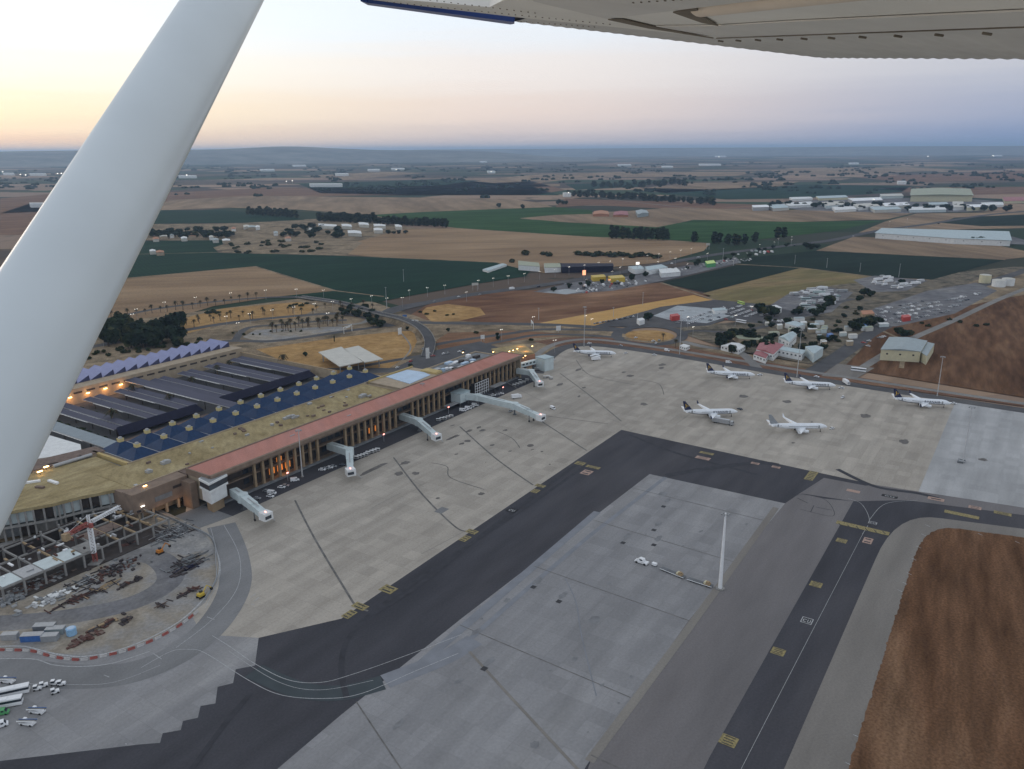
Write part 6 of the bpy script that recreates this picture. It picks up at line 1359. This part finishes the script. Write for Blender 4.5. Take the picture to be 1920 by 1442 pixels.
# ------------------------------------------------------------------ buildings beyond the apron
B = building
B('hangar','cream hangar with wide grey blue roof beside the red brown field','hangar',[(1668,632),(1738,639),(1726,659),(1652,655)],10,'cream','roofgrey',0,.4,None,None,1.6,9)
B('hangar','grey lean-to hangar joined to the end of the cream one','hangar',[(1739,642),(1752,645),(1738,668),(1727,661)],8,'cream','roofgrey',0,.3)
B('barrel_shed','white barn with a rounded pale roof behind the red roofs','shed',[(1460,632),(1478,624),(1494,627),(1480,641)],8,'wall_white','roofblue',0,.3,None,None,2.4,6)
B('house','white walled house with a dusty red roof by the apron fence','house',[(1418,655),(1425,643),(1470,646),(1450,664)],6.5,'wall_white','redroof',0,.3,None,None,2.0,5)
B('house','smaller wing of the red roofed house, at its lower end','house',[(1413,664),(1420,655),(1443,660),(1436,672)],5,'wall_white','redroof',0,.3,None,None,1.2,4)
B('office_block','long white low building with a row of small windows by the fence','building',[(1458,655),(1466,650),(1510,657),(1504,664)],6,'wall_white','roofblue',0,.3,None,None,0,4)
B('warehouse','pale blue gabled shed beside the side road','warehouse',[(1510,650),(1530,648),(1544,652),(1526,664)],8,'bridge','roofblue',0,.3,None,None,0,0)
B('house','low white cottage among the dark trees','house',[(1352,648),(1372,642),(1398,648),(1385,656)],4.5,'wall_white','wall_white',0,.3,None,None,1,4)
B('house','grey flat roofed cottage beside the white cottage','house',[(1374,627),(1440,633),(1444,639),(1385,635)],5,'beige','roofgreen',0,.3)
B('hut','small white hut on the apron fence below the roundabout','hut',[(1274,648),(1282,645),(1294,648),(1286,652)],3.2,'wall_white','wall_white',0,.2,None,None,0,3)
B('toll_booth','white cube kiosk at the entrance of the roundabout car park','kiosk',[(1194,598),(1204,596),(1209,599),(1199,602)],5,'wall_white','wall_white',0,.2)
B('car_wash','red canopy in the roundabout car park','canopy',[(1256,590),(1270,588),(1275,592),(1260,594)],5,'redpaint','redpaint',0,.3)
B('shed','long white shed roof in the roundabout car park','shed',[(1335,578),(1358,577),(1364,581),(1340,583)],4,'wall_white','roofblue',0,.2)
B('warehouse','white warehouse beside the lime bus','warehouse',[(1440,575),(1455,572),(1466,577),(1450,581)],6,'wall_white','wall_white',0,.3)
B('warehouse','white flat roofed warehouse by the trees near the side road','warehouse',[(1472,606),(1490,602),(1510,608),(1495,613)],5,'wall_white','roofblue',0,.3)
B('depot','orange and cream low depot in the far car park','building',[(1614,583),(1635,582),(1640,588),(1618,590)],5,'timber','orangeroof',0,.3)
B('car_wash','bright red low canopy in the far car park','canopy',[(1690,591),(1704,590),(1708,594),(1694,596)],4.5,'redpaint','redpaint',0,.3)
B('tent','bright blue tarpaulin shelter by the side road','tent',[(1616,606),(1624,603),(1628,607),(1620,610)],3.5,'bluepaint','bluepaint',0,.2); B('tent','blue tarpaulin shelter in the scrub beyond the barrel shed','tent',[(1550,626),(1558,624),(1563,627),(1555,630)],3,'bluepaint','bluepaint',0,.2)
for (cx, cy, r, h), lb in (((1846,522,7.5,11),'tall cream storage tank beside the car park'), ((1872,529,8.5,9),'pale storage tank, the middle one of three'), ((1889,527,8,9.5),'greyish storage tank at the field end of the three')):
    e = empty('storage_tank', G(cx, cy+8), 0, lb, 'tank', 'storage tanks'); mb = MB(); mb.tube([(0,0,0),(0,0,h)], r, 24); mb.build('shell', MT['cream' if 'cream' in lb else 'wall_white'], e); mb = MB(); mb.tube([(0,0,h),(0,0,h+.8),(0,0,h+1.2)], [r,r*.6,.2], 24); mb.build('roof', MT['flatwhite'], e); mb = MB(); mb.box((r+.1,0,h/2),(.2,.8,h)); mb.build('ladder', MT['steel'], e)
B('filling_station','yellow and orange lit canopy of the filling station','filling station',[(1140,518),(1166,516),(1172,521),(1146,523)],6,'yellowpaint','yellowpaint',0,.5); B('filling_station','second yellow canopy beside the lit totem','filling station',[(1108,517),(1132,515),(1136,519),(1112,521)],5.5,'yellowpaint','yellowpaint',0,.5)
e = empty('light_strip', G(1156,524,4), .3, 'orange glowing strip under the filling station canopy', 'lamp'); mb = MB(); mb.box((0,0,0),(26,.6,.8)); mb.build('tube', E_SIGN, e); mb = MB(); mb.box((0,.5,-1.9),(24,.4,3)); mb.build('shop_wall', MT['wall_white'], e)
B('showroom','white showroom block beside the tall sign','showroom',[(1178,500),(1200,498),(1212,503),(1190,506)],7,'wall_white','roofblue',0,.3); B('showroom','pale blue roofed showroom between sign and round tree','showroom',[(1205,501),(1240,496),(1252,501),(1216,507)],7,'wall_white','roofblue',0,.3)
B('showroom','white roofed showroom before the dark crop','showroom',[(1235,505),(1268,502),(1276,510),(1240,513)],6,'wall_white','wall_white',0,.3); B('shed','lime green roofed shed beside the highway','shed',[(1322,490),(1338,488),(1342,493),(1326,495)],6,'greenpaint','limepaint',0,.3)
B('shed','pale green walled long shed above the highway by the green crop','shed',[(972,489),(1010,493),(1012,500),(972,497)],8,'wall_white','roofgreen',0,.3); B('shed','pale green walled shed at the hedge end','shed',[(1020,494),(1050,494),(1052,501),(1022,502)],8,'wall_white','roofgreen',0,.3)
B('greenhouse','long pale tunnel greenhouse in the green crop','greenhouse',[(905,505),(942,494),(950,496),(915,508)],3,'wall_white','roofblue',0,.2); B('hedge_shed','long dark navy shed beyond the pale green walls','shed',[(1052,494),(1148,494),(1150,499),(1054,501)],9,'navytile','navytile',0,.3)
B('house','pinkish walled farmhouse on the far stubble','house',[(1114,396),(1140,396),(1142,402),(1112,402)],6,'orangeroof','orangeroof',0,.4,None,None,3); B('house','pale pink farm outbuildings beside the pinkish farmhouse','house',[(1152,397),(1176,396),(1178,403),(1150,403)],6,'orangeroof','redroof',0,.4,None,None,2); B('shed','grey metal barn beside the farm outbuildings','shed',[(1192,395),(1212,394),(1216,399),(1196,402)],9,'roofgrey','roofgrey',0,.4,None,None,3)
B('warehouse','very long white warehouse in the tan field beside the highway','warehouse',[(1655,428),(1890,434),(1895,451),(1790,447),(1642,437)],11,'wall_white','roofblue',0,.4,None,None,0,30); B('warehouse','sage green big shed in the industrial estate','warehouse',[(1710,354),(1818,354),(1824,366),(1708,366)],22,'cream','roofgreen',0,.5,None,None,4)
EST = [((1470,380),(1520,378),(1530,384),(1480,386)),((1440,384),(1470,383),(1480,389),(1450,391)),((1540,379),(1580,377),(1590,383),(1550,386)),((1590,372),(1650,370),(1655,375),(1600,377)),((1480,370),(1520,369),(1524,372),(1486,374)),((1530,368),(1585,366),(1590,370),(1536,372)),((1600,383),(1640,380),(1650,386),(1610,389)),((1655,381),(1700,379),(1706,384),(1660,387)),((1700,388),(1770,387),(1774,393),(1706,394)),((1740,380),(1775,379),(1778,383),(1744,384)),((1786,378),(1806,378),(1808,388),(1788,389)),((1810,384),(1850,383),(1854,388),(1814,389)),((1840,380),(1880,379),(1882,384),(1844,385)),((1630,388),(1680,386),(1690,392),(1640,394)),((1650,364),(1690,363),(1694,367),(1654,368)),((1410,385),(1440,384),(1442,388),(1412,389)),((1560,388),(1600,387),(1606,392),(1566,394)),((1880,370),(1940,369),(1944,376),(1884,377))]
for i, q in enumerate(EST): B('warehouse', f'pale warehouse, {nth(i+1)} of the industrial estate buildings round the sage shed', 'warehouse', list(q), 7 + i % 4 * 1.2, ['wall_white','flatwhite','bridge','steel','wall_white','cream'][i % 6], 'redroof' if i == 17 else ['wall_white','roofblue','flatwhite','white'][i % 4], 0, .4, 'industrial estate buildings')
VIL = [(285,436),(292,447),(306,442),(322,440),(345,446),(360,441),(396,444),(404,449),(424,450),(438,428),(462,424),(472,425),(483,425),(540,446),(582,430),(517,436),(286,470),(300,472)]
for i, (x, y) in enumerate(VIL):
    w = 7 + i % 3 * 3; B('house', f'small pale house, {nth(i+1)} among the trees of the village by the strut', 'house', [(x-w*.6,y-1.5),(x+w*.5,y-2),(x+w*.6,y+1),(x-w*.5,y+1.6)], 6, ['wall_white','flatwhite','beige'][i % 3], ['wall_white','orangeroof','flatwhite','roofgrey'][i % 4], 0, .3, 'village houses', None, 1.5)
SHD = [((597,419),(630,421),(632,425),(598,423)),((640,420),(658,421),(660,425),(642,424)),((672,417),(690,418),(692,422),(674,421)),((700,420),(722,421),(723,424),(702,424)),((652,432),(676,433),(678,438),(653,437)),((700,428),(716,428),(718,432),(702,432)),((740,421),(752,422),(754,426),(742,425))]
for i, q in enumerate(SHD): B('farm_shed', f'white roofed farm shed, {nth(i+1)} in the group under the shelter belt', 'shed', list(q), 7, 'flatwhite', 'wall_white', 0, .3, 'farm sheds', None, 1.2)
FAR = [(70,326,30),(180,324,26),(350,330,34),(610,345,60),(640,326,24),(700,318,22),(745,316,24),(920,321,14),(905,303,12),(845,300,10),(1062,362,14),(1350,293,20),(1600,306,18),(1690,340,16),(1870,292,16),(80,381,50),(15,325,20),(500,318,26),(560,310,24),(1170,309,24),(1330,308,40),(1250,312,20)]
for i, (x, y, w) in enumerate(FAR):
    B('far_building', f'tiny white building, {nth(i+1)} of those scattered on the far plain', 'building', [(x-w/2,y-.8),(x+w/2,y-1),(x+w/2+2,y+.6),(x-w/2+2,y+.7)], 14, 'wall_white', 'wall_white', 0, .4, 'far white buildings')
for i, (x, y) in enumerate(((5,322),(38,327),(48,328),(108,325),(115,325),(350,328),(537,340),(548,339),(743,318),(845,299),(921,322),(1066,361),(1348,294),(1740,263+30),(1862,292),(1638,374))):
    e = empty('far_lamp', G(x, y, 20), 0, f'bright far light, {nth(i+1)} counting from the strut side along the plain', 'lamp', 'far lights on the plain'); dd = G(x, y).length; mb = MB(); k = dd/2600; mb.box((0,0,0),(2.4*k,1.2*k,.9*k)); mb.build('lamp_head', E_WHITE, e); mb = MB(); mb.box((0,0,-10),(.6,.6,20)); mb.build('post', MT['steel'], e)
for i in range(26):
    while True:
        x, y = rnd.uniform(1420, 1700), rnd.uniform(572, 640)
        if inside_px(x, y, [(1420,606),(1500,588),(1600,612),(1660,606),(1600,640),(1550,660),(1480,645),(1440,625)]): break
    w = rnd.uniform(4, 11); B('shed', f'little pale shed or cabin, {nth(i+1)} in the cluttered ground between side road and red roofs', 'shed', [(x-w,y-1.2),(x+w*.7,y-1.8),(x+w,y+.8),(x-w*.7,y+1.6)], rnd.uniform(2.8,4.5), rnd.choice(['wall_white','flatwhite','beige','bridge']), rnd.choice(['wall_white','roofgrey','roofblue','flatwhite','roofgreen']), 0, .2, 'small sheds by the side road')
# ------------------------------------------------------------------ parked and moving cars
def inside(p, poly):
    r = False; n = len(poly)
    for i in range(n):
        (x1, y1), (x2, y2) = poly[i], poly[(i+1) % n]
        if (y1 > p[1]) != (y2 > p[1]) and p[0] < (x2-x1)*(p[1]-y1)/(y2-y1) + x1: r = not r
    return r
PALETTE = ['white']*11 + ['silver']*3 + ['grey','dark','black','red','teal']
LONG = {'dark': 'dark blue', 'teal': 'pale teal'}
def lot(poly, where, ang, du, dv, fill, cap, kinds=('car',), pal=PALETTE):
    P = [G(*p) for p in poly]; q = [(p.dot(Vector((math.cos(ang), math.sin(ang), 0))), p.dot(Vector((-math.sin(ang), math.cos(ang), 0)))) for p in P]
    us = [a for a, b in q]; vs = [b for a, b in q]; n = 0; r = 0; v = min(vs) + dv*.4
    while v < max(vs):
        u = min(us) + du*.5; r += 1; k = 0
        while u < max(us):
            if inside((u, v), q) and rnd.random() < fill and n < cap:
                n += 1; k += 1; cc = rnd.choice(pal); kd = rnd.choice(kinds)
                loc = Vector((u*math.cos(ang) - v*math.sin(ang), u*math.sin(ang) + v*math.cos(ang), .05))
                far_vehicle(kd, cc, loc, ang + math.pi/2 + rnd.uniform(-.08,.08) + (math.pi if rnd.random() < .3 else 0), f'{LONG.get(cc, cc)} {kd if kd != "trailer" else "lorry"}, {nth(k)} in row {nth(r)} of {where}', 'vehicles in ' + where)
            u += du * rnd.uniform(.95, 1.15)
        v += dv
far_row = [(1115+ i*5.2, 607.5 - i*.95) for i in range(15)]
for i, p in enumerate(far_row): cc = ['silver','dark','white','black','silver','dark'][i % 6]; far_vehicle('car', cc, G(*p), AX, f'{LONG.get(cc, cc)} car, {nth(i+1)} in the single line below the golden strip', 'cars below the golden strip')
lot([(1235,600),(1262,577),(1330,568),(1420,574),(1465,590),(1400,596),(1330,604),(1270,610)], 'the roundabout car park', AX - .12, 4.0, 11, .62, 84)
lot([(1602,606),(1650,578),(1745,547),(1840,535),(1850,545),(1780,584),(1690,606)], 'the far car park by the tanks', AX - .4, 6.5, 13, .62, 84, ('car','car','van'), ['white']*6 + ['silver']*2 + ['dark','grey'])
lot([(1600,520),(1640,518),(1735,527),(1690,545),(1640,548)], 'the lorry yard by the dark crop', AX + .9, 9, 24, .75, 15, ('trailer','bus','truck'), ['white','white','silver'])
lot([(1445,575),(1485,551),(1530,540),(1590,549),(1540,580),(1480,596)], 'the lorry yard by the olive field', AX + .6, 8, 17, .65, 30, ('truck','trailer','van','bus'), ['white','white','white','silver','teal'])
lot([(1072,548),(1105,532),(1180,524),(1285,512),(1255,522),(1150,543),(1090,551)], 'the filling station yard', AX - .8, 5, 12, .6, 52, ('car','car','van','truck'))
lot([(1250,512),(1290,500),(1390,484),(1420,472),(1440,474),(1400,492),(1310,502)], 'the dealers strip by the highway', AX - .8, 5.5, 12, .65, 46, ('car','car','van'))
lot([(1380,478),(1470,460),(1490,466),(1420,480)], 'the highway lay-by', AX - .8, 8, 16, .6, 16, ('car','van','truck'))
lot([(1610,640),(1650,625),(1660,632),(1622,655)], 'the yard beside the cream hangar', AX - .3, 5, 10, .55, 12)
lot([(1430,604),(1470,596),(1480,602),(1440,612)], 'the yard behind the dark trees', AX - .3, 6, 11, .5, 8, ('car','van'))
for i, (x, y) in enumerate(((1100,525),(1060,533),(1010,538),(960,543),(900,553),(1180,509),(1260,495),(1310,485),(1520,456),(1600,443),(1700,428),(1760,420),(860,557),(815,566),(1490,461))): far_vehicle(['car','car','van','truck'][i % 4], ['white','silver','dark'][i % 3], G(x, y, .1), math.atan2(*(lambda d: (d.y, d.x))(G(x+20, y-3.2) - G(x, y))), f'{["white","silver","dark blue"][i % 3]} {["car","car","van","truck"][i % 4]} driving, {nth(i+1)} listed along the highway by its lamps', 'traffic on the highway')
for i, (x, y, cc) in enumerate(((800,660,'white'),(806,664,'white'),(794,655,'silver'),(770,678,'red'),(812,668,'red'),(832,664,'white'),(840,663,'silver'),(862,660,'white'),(868,658,'dark'),(745,690,'white'),(1225,640,'white'),(1236,639,'silver'),(1230,644,'white'),(1192,634,'white'))): far_vehicle('car', cc, G(x, y, .1), AX + [.2,-.3,0][i % 3], f'{LONG.get(cc, cc)} car, {nth(i+1)} along the forecourt road towards the roundabout', 'cars on the forecourt road')
# ------------------------------------------------------------------ the light aeroplane the photo is taken from
ac = empty('light_aircraft', CAM + Vector((0,.4,-.9)), 0, 'underside of a white high wing light aircraft with its thick wing strut', 'light aircraft'); AO = Vector(ac.location)
C3 = lambda px, py, d: CAM + ray(px, py) * d - AO
A_ = C3(421, 0, 1.63); B_ = C3(18, 700, .92); dr = (A_ - B_).normalized(); p0 = B_ - dr*.75; p1 = A_ + dr*1.1
vw = ((A_ + B_)/2 + AO - CAM).normalized(); mj = dr.cross(vw).normalized(); mn = dr.cross(mj).normalized()
SM = pm('strut paint', (.68,.75,.79), .32, .03, 6, spec=.5)
mb = MB(); rg = []
for j in range(25):
    p = p0 + (p1 - p0) * j / 24; ring = []
    for k in range(40):
        t = 2*math.pi*k/40; ring.append(p + mj * .0655*math.cos(t) + mn * .036*math.sin(t) * (1 + .12*math.cos(t)))
    rg.append(ring)
mb.loft(rg, 0, True); mb.build('wing_strut', SM, ac)
T = C3(965, 40, 4.1); I_ = C3(1920, 110, 2.6); L_ = C3(680, 0, 3.95); nW = (I_ - T).cross(L_ - T).normalized()
if nW.z < 0: nW = -nW
def onp(px, py, off=0.0):
    d = ray(px, py); o = CAM - AO; t = (T + nW*off - o).dot(nW) / d.dot(nW); return o + d * t
K = onp(1540, 108); sp = (onp(1920,110) - K).normalized(); I2 = K + sp * 3.2
chd = (L_ - T); chd = (chd - sp * chd.dot(sp)).normalized()
WM = pm('wing skin', (.86,.86,.84), .45, .06, 3, spec=.4); CM = pm('control surface skin', (.62,.625,.63), .45, .08, 5, spec=.4); BL = pm('wing tip blue', (.03,.075,.30), .35, .1, 4, spec=.5); GP = pm('gap brown', (.20,.18,.155), .8, .2, 5); NS = pm('flap nose skin', (.75,.66,.57), .4, .08, 4, spec=.4); GS = pm('grey skin', (.70,.70,.69), .4, .06, 4, spec=.4)
LEt = L_ + chd*.05; LEi = I2 + chd*1.62
h1 = K + chd*.42; h0 = T + chd*.10
def plate_(name, pts, mat, th=.02, off=0.0, par=None):
    mb = MB(); n = len(pts); lo = [p + nW*off for p in pts]; hi = [p + nW*(off+th) for p in pts]
    mb.add(lo + hi, [list(range(n))[::-1], [n+i for i in range(n)]] + [[i, (i+1) % n, n+(i+1) % n, n+i] for i in range(n)]); return mb.build(name, mat, par or ac)
hinge_t = onp(985, 36); hinge_k = onp(1343, 72); hinge_i = onp(1920, 51); hs = (hinge_i - hinge_k).normalized(); hinge_2 = hinge_k + hs * 3.6
wgo = plate_('wing', [onp(690,1.5), hinge_t, hinge_k, hinge_2, LEi, LEi - sp*3.0 + chd*.02, LEt + chd*.25], WM, .12, .004)
def corr(name, a0, b0, a1, b1, n, amp, mat):
    mb = MB(); vs = []
    for i in range(n + 1):
        f = i / n; w = amp * (.5 - .5*math.cos(2*math.pi*f*n/6)); e0 = a0 + (b0 - a0)*f; e1 = a1 + (b1 - a1)*f
        vs += [e0 + nW*.004, (e0+e1)/2 - nW*w, e1 - nW*w*.8, e1 + nW*.02, e0 + nW*.05]
    mb.add(vs, [[5*i+j, 5*i+j+1, 5*i+j+6, 5*i+j+5] for i in range(n) for j in range(4)], 0, True); return mb.build(name, mat, ac)
corr('aileron', hinge_t, hinge_k, T, K, 150, .0035, CM)
corr('flap', hinge_k, hinge_2, K, I2, 260, .0045, CM)
plate_('wing_tip', [onp(676,-3), onp(690,.5), onp(965,36.5), T - nW*0, onp(958,41.5), onp(690,5)], BL, .06, -.012)
hb = None
for i in range(20):
    p = hinge_k + (hinge_2 - hinge_k) * (i + .3) / 20; mb = MB(); mb.tube([p - nW*.012 - chd*.012, p - nW*.012 + chd*.012], .0035, 8); mb.build('hinge_bracket', GP, ac)
mb = MB(); mb.tube([hinge_k + chd*.0, hinge_2], .0022, 6); mb.build('hinge_line', GP, ac)
n0, n1 = onp(1330, 28), onp(1335, 28) + sp*3.0
mb = MB(); mb.tube([onp(1312, 22) + nW*.03, onp(1312,22) + (hinge_2 - hinge_k)*.9 + nW*.03], .045, 20); mb.build('flap_nose', NS, ac)
plate_('slot', [onp(1262,22), onp(1306,14), onp(1318,30), onp(1347,47), onp(1316,41)], GP, .004, -.0035)  # dark plates on the skin stand in for the open slots
plate_('slot', [onp(1140,36), onp(1215,52), onp(1330,70), onp(1338,71), onp(1230,50), onp(1170,36)], GP, .004, -.003)
plate_('skin_panel', [onp(1138,35), onp(1500,-10), onp(1240,-12), onp(1000,-12), onp(1000,2)], GS, .004, -.0012)
plate_('skin_panel', [onp(1345,48), onp(1480,40), onp(1920,20), onp(1920,48), onp(1345,69), onp(1230,49)], GS, .004, -.0016)
rv = None
for (a, b, n) in (((720,2),(1150,45),34),((800,-2),(1010,24),16),((930,36),(1120,50),18),((1180,4),(1330,-6),10)):
    for i in range(n):
        f = (i + .5)/n; p = onp(a[0]+(b[0]-a[0])*f, a[1]+(b[1]-a[1])*f) - nW*.001
        if rv is None: mb = MB(); mb.tube([Vector((0,0,0)), -nW*.003], .0035, 6); rv = mb.build('rivet', GP, wgo); o = rv
        else: o = rv.copy(); COL.objects.link(o); o.parent = wgo
        o.location = p
